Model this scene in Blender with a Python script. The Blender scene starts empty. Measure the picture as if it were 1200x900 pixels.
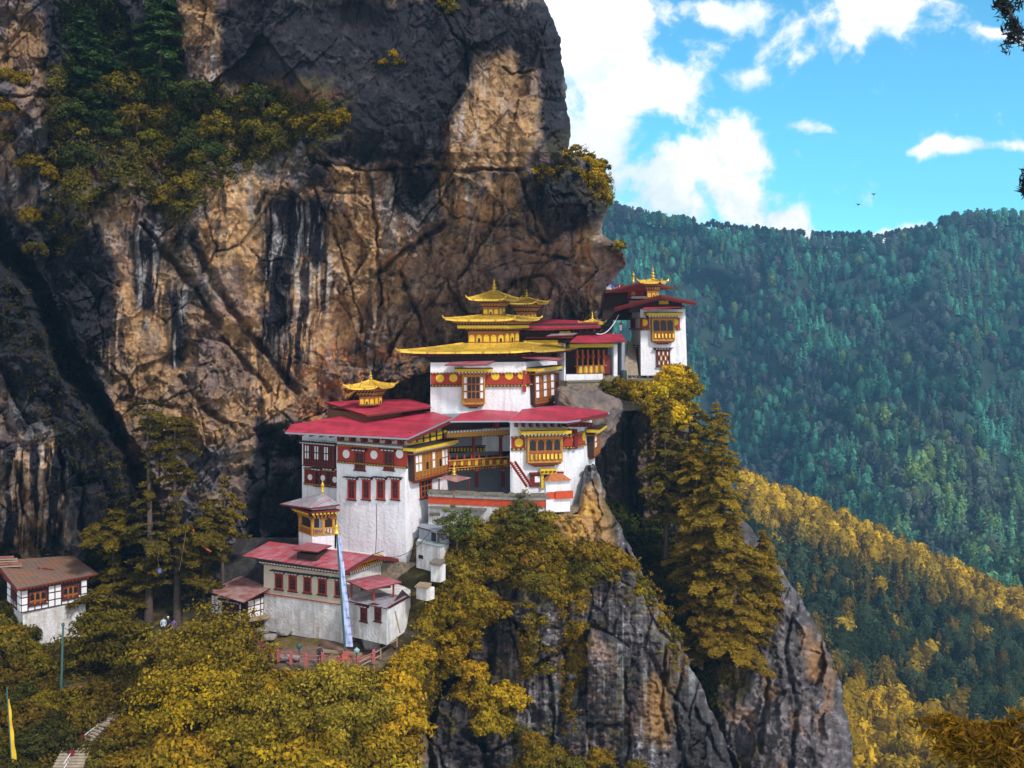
import bpy, bmesh, math, random
import numpy as np
from mathutils import Vector as V, Matrix

# ------------------------------------------------------------------ camera, world, sun
SC = bpy.context.scene
COL = SC.collection
F, CX, HY = 1296.0, 600.0, 370.0          # focal length and horizon in photo pixels

cam = bpy.data.cameras.new("camera"); cam_o = bpy.data.objects.new("camera", cam); COL.objects.link(cam_o)
cam.lens = F / 1200 * 36; cam.sensor_width = 36; cam.shift_y = -(450 - HY) / 1200
cam.clip_start = 0.5; cam.clip_end = 20000
cam_o.rotation_euler = (math.radians(90), 0, 0)
SC.camera = cam_o

SUN_EL, SUN_AZ = math.radians(44), math.radians(138)      # azimuth clockwise from +Y; the sun stands behind the camera to the right
sd = V((math.sin(SUN_AZ) * math.cos(SUN_EL), math.cos(SUN_AZ) * math.cos(SUN_EL), math.sin(SUN_EL)))
sl = bpy.data.lights.new("sun", 'SUN'); sl.energy = 3.1; sl.angle = math.radians(8.0); sl.color = (1.0, 0.95, 0.88)
so = bpy.data.objects.new("sun", sl); COL.objects.link(so)
so.rotation_euler = (-sd).to_track_quat('-Z', 'Y').to_euler(); so.location = (0, 0, 200)
SKY_STRENGTH = 0.13

vs = SC.view_settings
vs.view_transform = 'Standard'; vs.look = 'None'; vs.gamma = 1; vs.use_curve_mapping = False; vs.exposure = 0.3
cy = SC.cycles
cy.max_bounces = 5; cy.diffuse_bounces = 3; cy.glossy_bounces = 2; cy.transmission_bounces = 3; cy.volume_bounces = 0
cy.transparent_max_bounces = 4

W = bpy.data.worlds.new("World"); SC.world = W; W.use_nodes = True
def build_world():
    nt = W.node_tree; N = nt.nodes; L = nt.links; N.clear()
    def nd(t, **k):
        n = N.new(t)
        for a, b in k.items(): setattr(n, a, b)
        return n
    def mth(op, a, b=None, c=None):
        n = nd('ShaderNodeMath', operation=op)
        for i, x in enumerate((a, b, c)):
            if x is None: continue
            if isinstance(x, (int, float)): n.inputs[i].default_value = x
            else: L.new(x, n.inputs[i])
        return n.outputs[0]
    sky = nd('ShaderNodeTexSky', sky_type='NISHITA'); sky.sun_disc = False
    sky.sun_elevation = SUN_EL; sky.sun_rotation = SUN_AZ; sky.altitude = 3000; sky.air_density = 1.0; sky.dust_density = 0.6; sky.ozone_density = 1.0
    tc = nd('ShaderNodeTexCoord'); sp = nd('ShaderNodeSeparateXYZ'); L.new(tc.outputs['Generated'], sp.inputs[0])
    yy = mth('MAXIMUM', sp.outputs[1], 0.05)
    u = mth('DIVIDE', sp.outputs[0], yy); v = mth('DIVIDE', sp.outputs[2], yy)
    cb = nd('ShaderNodeCombineXYZ'); L.new(u, cb.inputs[0]); L.new(v, cb.inputs[1])
    n0 = nd('ShaderNodeTexNoise'); n0.inputs['Scale'].default_value = 9; n0.inputs['Detail'].default_value = 5; L.new(cb.outputs[0], n0.inputs['Vector'])
    # warp
    vm = nd('ShaderNodeVectorMath', operation='SUBTRACT'); L.new(n0.outputs['Color'], vm.inputs[0]); vm.inputs[1].default_value = (.5, .5, .5)
    vsn = nd('ShaderNodeVectorMath', operation='SCALE'); L.new(vm.outputs[0], vsn.inputs[0]); vsn.inputs['Scale'].default_value = 0.055
    va = nd('ShaderNodeVectorMath', operation='ADD'); L.new(cb.outputs[0], va.inputs[0]); L.new(vsn.outputs[0], va.inputs[1])
    sp2 = nd('ShaderNodeSeparateXYZ'); L.new(va.outputs[0], sp2.inputs[0])
    n1 = nd('ShaderNodeTexNoise'); n1.inputs['Scale'].default_value = 22; n1.inputs['Detail'].default_value = 9; n1.inputs['Roughness'].default_value = 0.62
    L.new(va.outputs[0], n1.inputs['Vector'])
    tot = None
    for (px, py, rx, ry, tilt, amp) in CLOUDS:
        cu, cv = (px - CX) / F, (HY - py) / F
        a = math.radians(tilt); ca, sa = math.cos(a), math.sin(a)
        du = mth('SUBTRACT', sp2.outputs[0], cu); dv = mth('SUBTRACT', sp2.outputs[1], cv)
        x1 = mth('MULTIPLY_ADD', du, ca * F / rx, mth('MULTIPLY', dv, sa * F / rx))
        y1 = mth('MULTIPLY_ADD', dv, ca * F / ry, mth('MULTIPLY', du, -sa * F / ry))
        r2 = mth('MULTIPLY_ADD', x1, x1, mth('MULTIPLY', y1, y1))
        g = mth('MULTIPLY', mth('EXPONENT', mth('MULTIPLY', r2, -1.1)), amp)
        tot = g if tot is None else mth('MAXIMUM', tot, g)
    nn = mth('MULTIPLY_ADD', n1.outputs['Fac'], 2.0, -1.0)
    val = mth('ADD', tot, nn)
    mr = nd('ShaderNodeMapRange', interpolation_type='SMOOTHSTEP'); L.new(val, mr.inputs[0])
    mr.inputs[1].default_value = 0.20; mr.inputs[2].default_value = 0.72
    # cloud brightness, with grey bellies
    n2 = nd('ShaderNodeTexNoise'); n2.inputs['Scale'].default_value = 11; n2.inputs['Detail'].default_value = 6; n2.inputs['Roughness'].default_value = .55
    L.new(va.outputs[0], n2.inputs['Vector'])
    cr = nd('ShaderNodeMapRange', interpolation_type='SMOOTHSTEP'); L.new(n2.outputs['Fac'], cr.inputs[0]); cr.inputs[1].default_value = .38; cr.inputs[2].default_value = .56
    dens = nd('ShaderNodeMapRange'); L.new(val, dens.inputs[0]); dens.inputs[1].default_value = .3; dens.inputs[2].default_value = 1.0
    cc = nd('ShaderNodeMixRGB'); cc.inputs[1].default_value = (5.8, 6.9, 7.3, 1); cc.inputs[2].default_value = (9.8, 9.3, 9.1, 1)
    L.new(mth('MAXIMUM', cr.outputs[0], mth('MULTIPLY', dens.outputs[0], .6)), cc.inputs[0])
    # clear sky: Nishita tinted to the photograph's turquoise air
    tn = nd('ShaderNodeMixRGB', blend_type='MULTIPLY'); tn.inputs[0].default_value = 1; L.new(sky.outputs[0], tn.inputs[1]); tn.inputs[2].default_value = SKY_TINT
    mx = nd('ShaderNodeMixRGB'); L.new(mr.outputs[0], mx.inputs[0]); L.new(tn.outputs[0], mx.inputs[1]); L.new(cc.outputs[0], mx.inputs[2])
    # broken white cloud added to the unseen sky behind the camera as fill light
    bk = nd('ShaderNodeMapRange', interpolation_type='SMOOTHSTEP'); L.new(sp.outputs[1], bk.inputs[0]); bk.inputs[1].default_value = .25; bk.inputs[2].default_value = -.25; bk.inputs[3].default_value = 0; bk.inputs[4].default_value = 1
    n3 = nd('ShaderNodeTexNoise'); n3.inputs['Scale'].default_value = 3; n3.inputs['Detail'].default_value = 6; L.new(tc.outputs['Generated'], n3.inputs['Vector'])
    b2 = nd('ShaderNodeMapRange', interpolation_type='SMOOTHSTEP'); L.new(n3.outputs['Fac'], b2.inputs[0]); b2.inputs[1].default_value = .35; b2.inputs[2].default_value = .55
    m2 = nd('ShaderNodeMixRGB'); L.new(mth('MULTIPLY', bk.outputs[0], b2.outputs[0]), m2.inputs[0]); L.new(mx.outputs[0], m2.inputs[1]); m2.inputs[2].default_value = (10.0, 9.4, 9.0, 1); mx = m2
    bg = nd('ShaderNodeBackground'); bg.inputs[1].default_value = SKY_STRENGTH; L.new(mx.outputs[0], bg.inputs[0])
    out = nd('ShaderNodeOutputWorld'); L.new(bg.outputs[0], out.inputs[0])
SKY_TINT = (.58, 1.45, 1.46, 1)
# centre px, centre py, radius x, radius y, tilt, weight
CLOUDS = [(690, 30, 85, 95, 0, 1.35), (745, 100, 80, 50, 10, 1.05), (700, 160, 60, 55, 0, 1.0), (770, 215, 90, 60, -20, .8), (850, 6, 48, 20, -12, .85),
          (870, 165, 52, 44, -25, 1.0), (850, 222, 90, 36, -38, 1.05), (920, 262, 40, 22, -10, .95), (1028, 18, 88, 44, 12, 1.1), (880, 85, 30, 20, 0, .85),
          (952, 153, 32, 11, 0, .75), (1140, 177, 90, 9, 4, .72), (1045, 278, 75, 11, 0, .95), (1175, 35, 60, 10, 0, .5)]
build_world()

# ------------------------------------------------------------------ helpers
def P(u, v, Y): return V(((u - CX) / F * Y, Y, (HY - v) / F * Y))
def tag(o, label=None, cat=None, group=None, kind=None):
    if label: o['label'] = label
    if cat: o['category'] = cat
    if group: o['group'] = group
    if kind: o['kind'] = kind
    return o
OFF = {}
def thing(name, label, cat, loc, group=None, kind=None):
    o = bpy.data.objects.new(name, None); COL.objects.link(o); o.location = loc; o.empty_display_size = .2
    OFF[o.name] = V(loc)
    return tag(o, label, cat, group, kind)

class MB:
    """collects boxes, bars and tubes into one mesh"""
    def __init__(s): s.v = []; s.f = []; s.m = []; s.mats = []
    def mi(s, m):
        if m not in s.mats: s.mats.append(m)
        return s.mats.index(m)
    def face(s, pts, m):
        i = len(s.v); s.v += [tuple(p) for p in pts]; s.f.append(tuple(range(i, i + len(pts)))); s.m.append(s.mi(m))
    def hexa(s, p, m):
        i = len(s.v); s.v += [tuple(q) for q in p]; k = s.mi(m)
        for f in ((3, 2, 1, 0), (4, 5, 6, 7), (0, 1, 5, 4), (1, 2, 6, 5), (2, 3, 7, 6), (3, 0, 4, 7)):
            s.f.append(tuple(i + j for j in f)); s.m.append(k)
    def box(s, c, sz, m, rz=0):
        c = V(c); hx, hy, hz = sz[0] / 2, sz[1] / 2, sz[2] / 2; R = Matrix.Rotation(rz, 3, 'Z')
        s.hexa([c + R @ V((a * hx, b * hy, d * hz)) for d in (-1, 1) for a, b in ((-1, -1), (1, -1), (1, 1), (-1, 1))], m)
    def beam(s, a, b, w, h, m):
        a = V(a); b = V(b); d = (b - a); up = V((0, 0, 1)) if abs(d.normalized().z) < .95 else V((0, 1, 0))
        x = d.cross(up).normalized() * w / 2; y = x.cross(d).normalized() * h / 2
        s.hexa([a - x - y, a + x - y, a + x + y, a - x + y, b - x - y, b + x - y, b + x + y, b - x + y], m)
    def slab(s, pts, th, m, m2=None):
        """polygon of 3D points (top face) with thickness th downwards"""
        n = len(pts); i = len(s.v); pts = [V(p) for p in pts]
        s.v += [tuple(p) for p in pts] + [tuple(p - V((0, 0, th))) for p in pts]
        a = (pts[1] - pts[0]).cross(pts[2] - pts[0]); fl = a.z > 0; k = s.mi(m); k2 = s.mi(m2 or m)
        s.f.append(tuple(range(i, i + n)) if fl else tuple(reversed(range(i, i + n)))); s.m.append(k)
        s.f.append(tuple(reversed(range(i + n, i + 2 * n))) if fl else tuple(range(i + n, i + 2 * n))); s.m.append(k2)
        for j in range(n):
            q = (j + 1) % n; s.f.append((i + j, i + q, i + n + q, i + n + j)); s.m.append(k2)
    def tube(s, pts, r, m, n=6, cap=True):
        pts = [V(p) for p in pts]; rs = r if isinstance(r, (list, tuple)) else [r] * len(pts); i = len(s.v); k = s.mi(m)
        for j, p in enumerate(pts):
            d = (pts[min(j + 1, len(pts) - 1)] - pts[max(j - 1, 0)]).normalized()
            up = V((0, 0, 1)) if abs(d.z) < .9 else V((0, 1, 0))
            x = d.cross(up).normalized(); y = d.cross(x)
            for q in range(n):
                a = 2 * math.pi * q / n; s.v.append(tuple(p + (x * math.cos(a) + y * math.sin(a)) * rs[j]))
        for j in range(len(pts) - 1):
            for q in range(n):
                s.f.append((i + j * n + q, i + j * n + (q + 1) % n, i + (j + 1) * n + (q + 1) % n, i + (j + 1) * n + q)); s.m.append(k)
        if cap:
            s.f.append(tuple(range(i, i + n))); s.m.append(k)
            s.f.append(tuple(reversed(range(i + (len(pts) - 1) * n, i + len(pts) * n)))); s.m.append(k)
    def lathe(s, c, prof, m, n=12):
        """prof: list of (radius, z)"""
        c = V(c); i = len(s.v); k = s.mi(m)
        for r, z in prof:
            for q in range(n):
                a = 2 * math.pi * q / n; s.v.append((c.x + r * math.cos(a), c.y + r * math.sin(a), c.z + z))
        for j in range(len(prof) - 1):
            for q in range(n):
                s.f.append((i + j * n + q, i + j * n + (q + 1) % n, i + (j + 1) * n + (q + 1) % n, i + (j + 1) * n + q)); s.m.append(k)
        s.f.append(tuple(reversed(range(i, i + n)))); s.m.append(k)
        s.f.append(tuple(range(i + (len(prof) - 1) * n, i + len(prof) * n))); s.m.append(k)
    def build(s, name, parent=None, smooth=False, label=None):
        if not s.v: return None
        off = OFF.get(parent.name, V((0, 0, 0))) if parent else V((0, 0, 0))
        me = bpy.data.meshes.new(name)
        me.from_pydata([(a[0] - off.x, a[1] - off.y, a[2] - off.z) for a in s.v], [], s.f)
        for m in s.mats: me.materials.append(m)
        me.polygons.foreach_set('material_index', s.m)
        if smooth: me.polygons.foreach_set('use_smooth', [True] * len(s.f))
        me.update()
        o = bpy.data.objects.new(name, me); COL.objects.link(o)
        if parent: o.parent = parent; OFF[o.name] = off
        if label: o['label'] = label
        return o

def at_base(o, loc):
    """move the origin of a mesh object to loc without moving its vertices"""
    loc = V(loc); me = o.data; co = np.empty(len(me.vertices) * 3); me.vertices.foreach_get('co', co)
    co = co.reshape(-1, 3) - np.array(loc); me.vertices.foreach_set('co', co.ravel()); me.update(); o.location = loc
    OFF[o.name] = loc
    return o

# ------------------------------------------------------------------ materials
MATS = {}
def mat(name, col, rough=.85, metal=0.0, noise=0.0, nscale=1.5, col2=None, bump=0.0, bscale=6.0, stretch=None, sheets=None, drip=0):
    """principled material; col2 is mixed in through a noise, bump gives relief"""
    m = bpy.data.materials.new(name); m.use_nodes = True; MATS[name] = m
    nt = m.node_tree; N = nt.nodes; L = nt.links; b = N['Principled BSDF']
    b.inputs['Base Color'].default_value = (*col, 1); b.inputs['Roughness'].default_value = rough; b.inputs['Metallic'].default_value = metal
    b.inputs['Specular IOR Level'].default_value = .3
    if noise or bump:
        tc = N.new('ShaderNodeTexCoord'); mp = N.new('ShaderNodeMapping'); L.new(tc.outputs['Object'], mp.inputs[0])
        if stretch: mp.inputs['Scale'].default_value = stretch
        n = N.new('ShaderNodeTexNoise'); n.inputs['Scale'].default_value = nscale; n.inputs['Detail'].default_value = 8; n.inputs['Roughness'].default_value = .65
        L.new(mp.outputs[0], n.inputs['Vector'])
        r = N.new('ShaderNodeMapRange'); r.inputs[1].default_value = .38; r.inputs[2].default_value = .68; L.new(n.outputs['Fac'], r.inputs[0])
        r.inputs[4].default_value = noise
        x = N.new('ShaderNodeMixRGB'); L.new(r.outputs[0], x.inputs[0]); x.inputs[1].default_value = (*col, 1)
        c2 = col2 or tuple(c * .45 for c in col); x.inputs[2].default_value = (*c2, 1)
        cur = x.outputs[0]
        if sheets is not None:      # tin sheets: joints, and each sheet weathered a little differently
            ang, bw, bh = sheets; m3 = N.new('ShaderNodeMapping'); L.new(tc.outputs['Object'], m3.inputs[0]); m3.inputs['Rotation'].default_value = (0, 0, math.radians(ang))
            br = N.new('ShaderNodeTexBrick'); L.new(m3.outputs[0], br.inputs['Vector']); br.inputs['Scale'].default_value = 1; br.inputs['Brick Width'].default_value = bw; br.inputs['Row Height'].default_value = bh; br.inputs['Mortar Size'].default_value = .035
            br.inputs['Color1'].default_value = (.72, .72, .72, 1); br.inputs['Color2'].default_value = (1.12, 1.12, 1.12, 1); br.inputs['Mortar'].default_value = (.35, .35, .35, 1)
            mu = N.new('ShaderNodeMixRGB'); mu.blend_type = 'MULTIPLY'; mu.inputs[0].default_value = .8; L.new(cur, mu.inputs[1]); L.new(br.outputs['Color'], mu.inputs[2]); cur = mu.outputs[0]
        if drip:                    # rain streaks and dirt running down a wall
            m4 = N.new('ShaderNodeMapping'); L.new(tc.outputs['Object'], m4.inputs[0]); m4.inputs['Scale'].default_value = (1, 1, .09); n4 = N.new('ShaderNodeTexNoise'); n4.inputs['Scale'].default_value = 2.6; n4.inputs['Detail'].default_value = 6; n4.inputs['Roughness'].default_value = .7; L.new(m4.outputs[0], n4.inputs['Vector'])
            r4 = N.new('ShaderNodeMapRange'); r4.inputs[1].default_value = .5; r4.inputs[2].default_value = .78; r4.inputs[4].default_value = drip; L.new(n4.outputs['Fac'], r4.inputs[0]); m5 = N.new('ShaderNodeMixRGB'); L.new(r4.outputs[0], m5.inputs[0]); L.new(cur, m5.inputs[1]); m5.inputs[2].default_value = (.24, .20, .18, 1); cur = m5.outputs[0]
        L.new(cur, b.inputs['Base Color'])
        if bump:
            n2 = N.new('ShaderNodeTexNoise'); n2.inputs['Scale'].default_value = bscale; n2.inputs['Detail'].default_value = 6; L.new(tc.outputs['Object'], n2.inputs['Vector'])
            bp = N.new('ShaderNodeBump'); bp.inputs['Strength'].default_value = bump; bp.inputs['Distance'].default_value = .08
            L.new(n2.outputs['Fac'], bp.inputs['Height']); L.new(bp.outputs[0], b.inputs['Normal'])
    return m
M_WHITE = mat('whitewash', (.70, .70, .75), .9, noise=.55, nscale=.9, col2=(.50, .48, .52), bump=.9, bscale=3.5, stretch=(1, 1, .5), drip=.55)
M_WHITEOLD = mat('old_whitewash', (.64, .65, .68), .9, noise=.75, nscale=1.3, col2=(.34, .27, .22), bump=.9, bscale=4, stretch=(1, 1, .6), drip=.8)
M_CREAM = mat('cream_plaster', (.52, .45, .36), .9, noise=.6, nscale=1.0, col2=(.34, .27, .2), bump=.4)
M_REDBAND = mat('red_ochre_band', (.30, .035, .018), .85, noise=.5, nscale=2, col2=(.17, .02, .015))
M_REDPAR = mat('parapet_orange_red', (.48, .065, .02), .85, noise=.6, nscale=2, col2=(.25, .035, .02))
M_ROOF = mat('red_tin_roof', (.50, .040, .085), .5, noise=.9, nscale=.6, col2=(.30, .03, .045), bump=.2, bscale=1.5, stretch=(1.6, .5, 1), sheets=(28, 3.2, .9))
M_ROOFOLD = mat('faded_red_tin', (.40, .045, .06), .55, noise=1.0, nscale=1.2, col2=(.30, .19, .22), bump=.15, bscale=1.5, stretch=(.8, 1.6, 1), sheets=(-58, 2.4, .85))
M_ROOFGREY = mat('rusting_grey_tin', (.30, .33, .38), .5, noise=.7, nscale=1.6, col2=(.28, .08, .09), bump=.15, bscale=1.5, stretch=(1.6, .5, 1), sheets=(-58, 2.0, .8))
M_ROOFBROWN = mat('rusty_brown_tin', (.22, .07, .06), .6, noise=.9, nscale=1.2, col2=(.36, .27, .26), stretch=(1, 1, 1))
M_ROOFWOOD = mat('weathered_roof_boards', (.13, .095, .085), .85, noise=.8, nscale=1.1, col2=(.24, .10, .04), bump=.4, bscale=5)
M_GUTTER = mat('grey_eave_strip', (.20, .24, .30), .5)
M_GOLD = mat('gilded_copper', (.80, .53, .06), .34, .3, noise=.8, nscale=.8, col2=(.52, .31, .07), stretch=(1, 1, 3), bump=.25, bscale=2, sheets=(8, 1.6, .8))
M_YEL = mat('yellow_paint', (.62, .42, .02), .6, noise=.5, nscale=3, col2=(.36, .22, .02))
M_TIMB = mat('painted_timber', (.30, .10, .018), .7, noise=.5, nscale=5, col2=(.12, .03, .012))
M_TIMY = mat('yellow_brown_timber', (.42, .22, .03), .7, noise=.5, nscale=5, col2=(.18, .07, .02))
M_DRED = mat('dark_red_timber', (.14, .014, .012), .7, noise=.5, nscale=5, col2=(.05, .01, .008))
M_DARK = mat('dark_timber', (.035, .018, .015), .8)
M_BLACK = mat('unlit_opening', (.010, .010, .014), .4)
M_WPAN = mat('white_panel', (.70, .68, .72), .7)
M_WDOT = mat('pale_paint', (.60, .58, .60), .8)
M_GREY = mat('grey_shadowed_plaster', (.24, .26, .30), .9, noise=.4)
M_SLATE = mat('slate_coping', (.11, .10, .09), .9, noise=1, nscale=4, col2=(.22, .19, .14), bump=.8, bscale=8)
M_STONE = mat('dry_stone', (.26, .20, .14), .95, noise=1, nscale=3, col2=(.09, .075, .06), bump=1, bscale=4)
M_STEP = mat('stone_steps', (.38, .31, .24), .9, noise=.8, nscale=2, col2=(.22, .17, .12), bump=.5)
M_PINKPOST = mat('faded_red_paint', (.40, .10, .10), .8, noise=.5, nscale=4, col2=(.28, .05, .05))
M_WOOD = mat('grey_wood', (.32, .23, .15), .85, noise=.6, nscale=3)
M_METAL = mat('green_painted_metal', (.035, .09, .08), .5)
M_FLAG = mat('pale_blue_cloth', (.30, .36, .60), .85, noise=.5, nscale=1.2, col2=(.42, .46, .64))
M_YFLAG = mat('yellow_cloth', (.55, .36, .02), .85)
M_WIRE = mat('dark_cable', (.05, .05, .055), .6)
M_BLUE = mat('pale_blue_sheet', (.22, .38, .42), .6)
M_BLUECL = mat('blue_cloth', (.06, .13, .35), .8)
M_SKIN = mat('skin', (.42, .24, .16), .6)
M_NAVY = mat('dark_clothes', (.02, .025, .04), .85)
M_TROU = mat('grey_trousers', (.06, .06, .07), .85)
M_HAIR = mat('black_hair', (.012, .010, .009), .6)
M_WSHIRT = mat('pale_shirt', (.45, .55, .62), .85)
M_PURP = mat('purple_jacket', (.16, .10, .30), .85)
M_MAROON = mat('maroon_robe', (.16, .015, .02), .85)
M_BARREL = mat('dark_plastic', (.03, .04, .05), .5)
M_EARTH = mat('trodden_earth', (.16, .095, .06), .95, noise=1, nscale=.35, col2=(.19, .13, .035), bump=.5, bscale=2)
M_BARK = mat('bark', (.10, .07, .06), .95, noise=.8, nscale=4, bump=.8, bscale=6)

def leafmat(name, dark, light, hue=0.04, trans=.3, usecol=True, colattr=False):
    m = bpy.data.materials.new(name); m.use_nodes = True; nt = m.node_tree; N = nt.nodes; L = nt.links; N.clear()
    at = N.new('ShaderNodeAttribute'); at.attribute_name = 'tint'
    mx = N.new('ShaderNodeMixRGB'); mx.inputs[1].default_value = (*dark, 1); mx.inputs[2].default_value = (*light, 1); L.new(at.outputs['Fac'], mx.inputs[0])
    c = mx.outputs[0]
    if usecol or colattr:
        if colattr: oi = N.new('ShaderNodeAttribute'); oi.attribute_name = 'col'; oc = oi.outputs['Color']
        else: oi = N.new('ShaderNodeObjectInfo'); oc = oi.outputs['Color']
        ml = N.new('ShaderNodeMixRGB'); ml.blend_type = 'MULTIPLY'; ml.inputs[0].default_value = 1; L.new(c, ml.inputs[1]); L.new(oc, ml.inputs[2]); c = ml.outputs[0]
    d = N.new('ShaderNodeBsdfDiffuse'); t = N.new('ShaderNodeBsdfTranslucent'); L.new(c, d.inputs[0]); L.new(c, t.inputs[0])
    ms = N.new('ShaderNodeMixShader'); ms.inputs[0].default_value = trans; L.new(d.outputs[0], ms.inputs[1]); L.new(t.outputs[0], ms.inputs[2])
    o = N.new('ShaderNodeOutputMaterial'); L.new(ms.outputs[0], o.inputs[0])
    return m
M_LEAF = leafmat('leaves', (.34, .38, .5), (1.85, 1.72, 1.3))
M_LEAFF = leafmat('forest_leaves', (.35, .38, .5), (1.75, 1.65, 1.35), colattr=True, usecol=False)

# ------------------------------------------------------------------ numpy noise
def _hash(ix, iy, s):
    h = (ix.astype(np.int64) * 374761393 + iy.astype(np.int64) * 668265263 + s * 974634777) & 0xffffffff
    h = ((h ^ (h >> 13)) * 1274126177) & 0xffffffff
    h = h ^ (h >> 16)
    return (h & 0xffffff) / float(0xffffff)
def vnoise(x, y, s=0):
    ix = np.floor(x); iy = np.floor(y); fx = x - ix; fy = y - iy
    fx = fx * fx * fx * (fx * (fx * 6 - 15) + 10); fy = fy * fy * fy * (fy * (fy * 6 - 15) + 10)
    a = _hash(ix, iy, s); b = _hash(ix + 1, iy, s); c = _hash(ix, iy + 1, s); d = _hash(ix + 1, iy + 1, s)
    return (a + (b - a) * fx) * (1 - fy) + (c + (d - c) * fx) * fy
def fbm(x, y, s=0, o=5, g=.5):
    t = np.zeros_like(x); a = 1.; n = 0.
    for i in range(o):
        t += a * (vnoise(x * 2 ** i + 17.3 * i, y * 2 ** i - 9.1 * i, s + i) - .5); n += a; a *= g
    return t / n * 2
def ridged(x, y, s=0, o=5, g=.55):
    t = np.zeros_like(x); a = 1.; n = 0.
    for i in range(o):
        t += a * (1 - np.abs(2 * vnoise(x * 2 ** i + 31.7 * i, y * 2 ** i + 7.7 * i, s + i) - 1)); n += a; a *= g
    return t / n
def facets(x, y, s=0, amp=1.0, tilt=.6):
    """blocky planes: each Voronoi cell has an offset and a tilt of its own; also returns the distance to the cell border"""
    ix = np.floor(x); iy = np.floor(y); d1 = np.full(x.shape, 9.); d2 = np.full(x.shape, 9.); val = np.zeros_like(x)
    for a in (-1, 0, 1):
        for b in (-1, 0, 1):
            cx = ix + a; cyy = iy + b
            px = cx + _hash(cx, cyy, s); py = cyy + _hash(cx, cyy, s + 1)
            dx = x - px; dy = y - py; d = dx * dx + dy * dy
            w = amp * (_hash(cx, cyy, s + 2) - .5) + tilt * ((_hash(cx, cyy, s + 3) - .5) * dx + (_hash(cx, cyy, s + 4) - .5) * dy)
            m = d < d1
            d2 = np.where(m, d1, np.minimum(d2, d)); val = np.where(m, w, val); d1 = np.where(m, d, d1)
    return val, np.sqrt(d2) - np.sqrt(d1)
def rbf(pts):
    pts = np.array(pts, float); X = pts[:, :2] / 100
    d = np.sqrt(((X[:, None] - X[None]) ** 2).sum(-1)); n = len(X)
    A = np.zeros((n + 3, n + 3)); A[:n, :n] = d + np.eye(n) * -.02; A[:n, n] = 1; A[:n, n + 1:] = X; A[n, :n] = 1; A[n + 1:, :n] = X.T
    w = np.linalg.solve(A, np.concatenate([pts[:, 2], [0, 0, 0]]))
    def f(u, v):
        u = np.asarray(u, float) / 100; v = np.asarray(v, float) / 100; r = w[n] + w[n + 1] * u + w[n + 2] * v
        for i in range(n): r = r + w[i] * np.sqrt((u - X[i, 0]) ** 2 + (v - X[i, 1]) ** 2 + .01)
        return r
    return f
def poly_mask(u, v, poly, soft):
    """signed distance to a polygon turned into a soft 0..1 mask"""
    poly = np.array(poly, float); inside = np.zeros(u.shape, bool); dm = np.full(u.shape, 1e9); n = len(poly)
    for i in range(n):
        x1, y1 = poly[i]; x2, y2 = poly[(i + 1) % n]
        c = ((y1 > v) != (y2 > v)) & (u < (x2 - x1) * (v - y1) / ((y2 - y1) or 1e-9) + x1); inside ^= c
        dx, dy = x2 - x1, y2 - y1; t = np.clip(((u - x1) * dx + (v - y1) * dy) / (dx * dx + dy * dy + 1e-9), 0, 1)
        dm = np.minimum(dm, (u - x1 - t * dx) ** 2 + (v - y1 - t * dy) ** 2)
    d = np.sqrt(dm); d = np.where(inside, d, -d)
    return np.clip(d / soft * .5 + .5, 0, 1)
def line_dist(u, v, pl):
    dm = np.full(u.shape, 1e9); side = np.zeros(u.shape)
    for (x1, y1), (x2, y2) in zip(pl[:-1], pl[1:]):
        dx, dy = x2 - x1, y2 - y1; t = np.clip(((u - x1) * dx + (v - y1) * dy) / (dx * dx + dy * dy + 1e-9), 0, 1)
        ex = u - x1 - t * dx; ey = v - y1 - t * dy; d = ex * ex + ey * ey; m = d < dm
        dm = np.where(m, d, dm); side = np.where(m, (dx * ey - dy * ex) / math.hypot(dx, dy), side)
    return np.sqrt(dm), side
def smooth(x, a, b):
    t = np.clip((x - a) / (b - a), 0, 1); return t * t * (3 - 2 * t)
def np_mesh(name, co, faces, mats, cols=None, tint=None, smooth_=True, parent=None, n=4):
    me = bpy.data.meshes.new(name); nv = len(co); nf = len(faces)
    me.vertices.add(nv); me.vertices.foreach_set('co', np.ascontiguousarray(co, dtype=np.float32).ravel())
    me.loops.add(nf * n); me.loops.foreach_set('vertex_index', np.ascontiguousarray(faces, dtype=np.int32).ravel())
    me.polygons.add(nf); me.polygons.foreach_set('loop_start', np.arange(0, nf * n, n, dtype=np.int32))
    me.polygons.foreach_set('loop_total', np.full(nf, n, dtype=np.int32))
    me.polygons.foreach_set('use_smooth', np.full(nf, smooth_, dtype=bool))
    for m in mats: me.materials.append(m)
    if cols is not None:
        a = me.attributes.new('col', 'FLOAT_COLOR', 'POINT')
        c4 = np.ones((nv, 4), np.float32); c4[:, :3] = cols; a.data.foreach_set('color', c4.ravel())
    if tint is not None:
        a = me.attributes.new('tint', 'FLOAT', 'POINT'); a.data.foreach_set('value', np.ascontiguousarray(tint, dtype=np.float32))
    me.update(calc_edges=True); me.validate()
    o = bpy.data.objects.new(name, me); COL.objects.link(o)
    if parent: o.parent = parent
    return o

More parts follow.
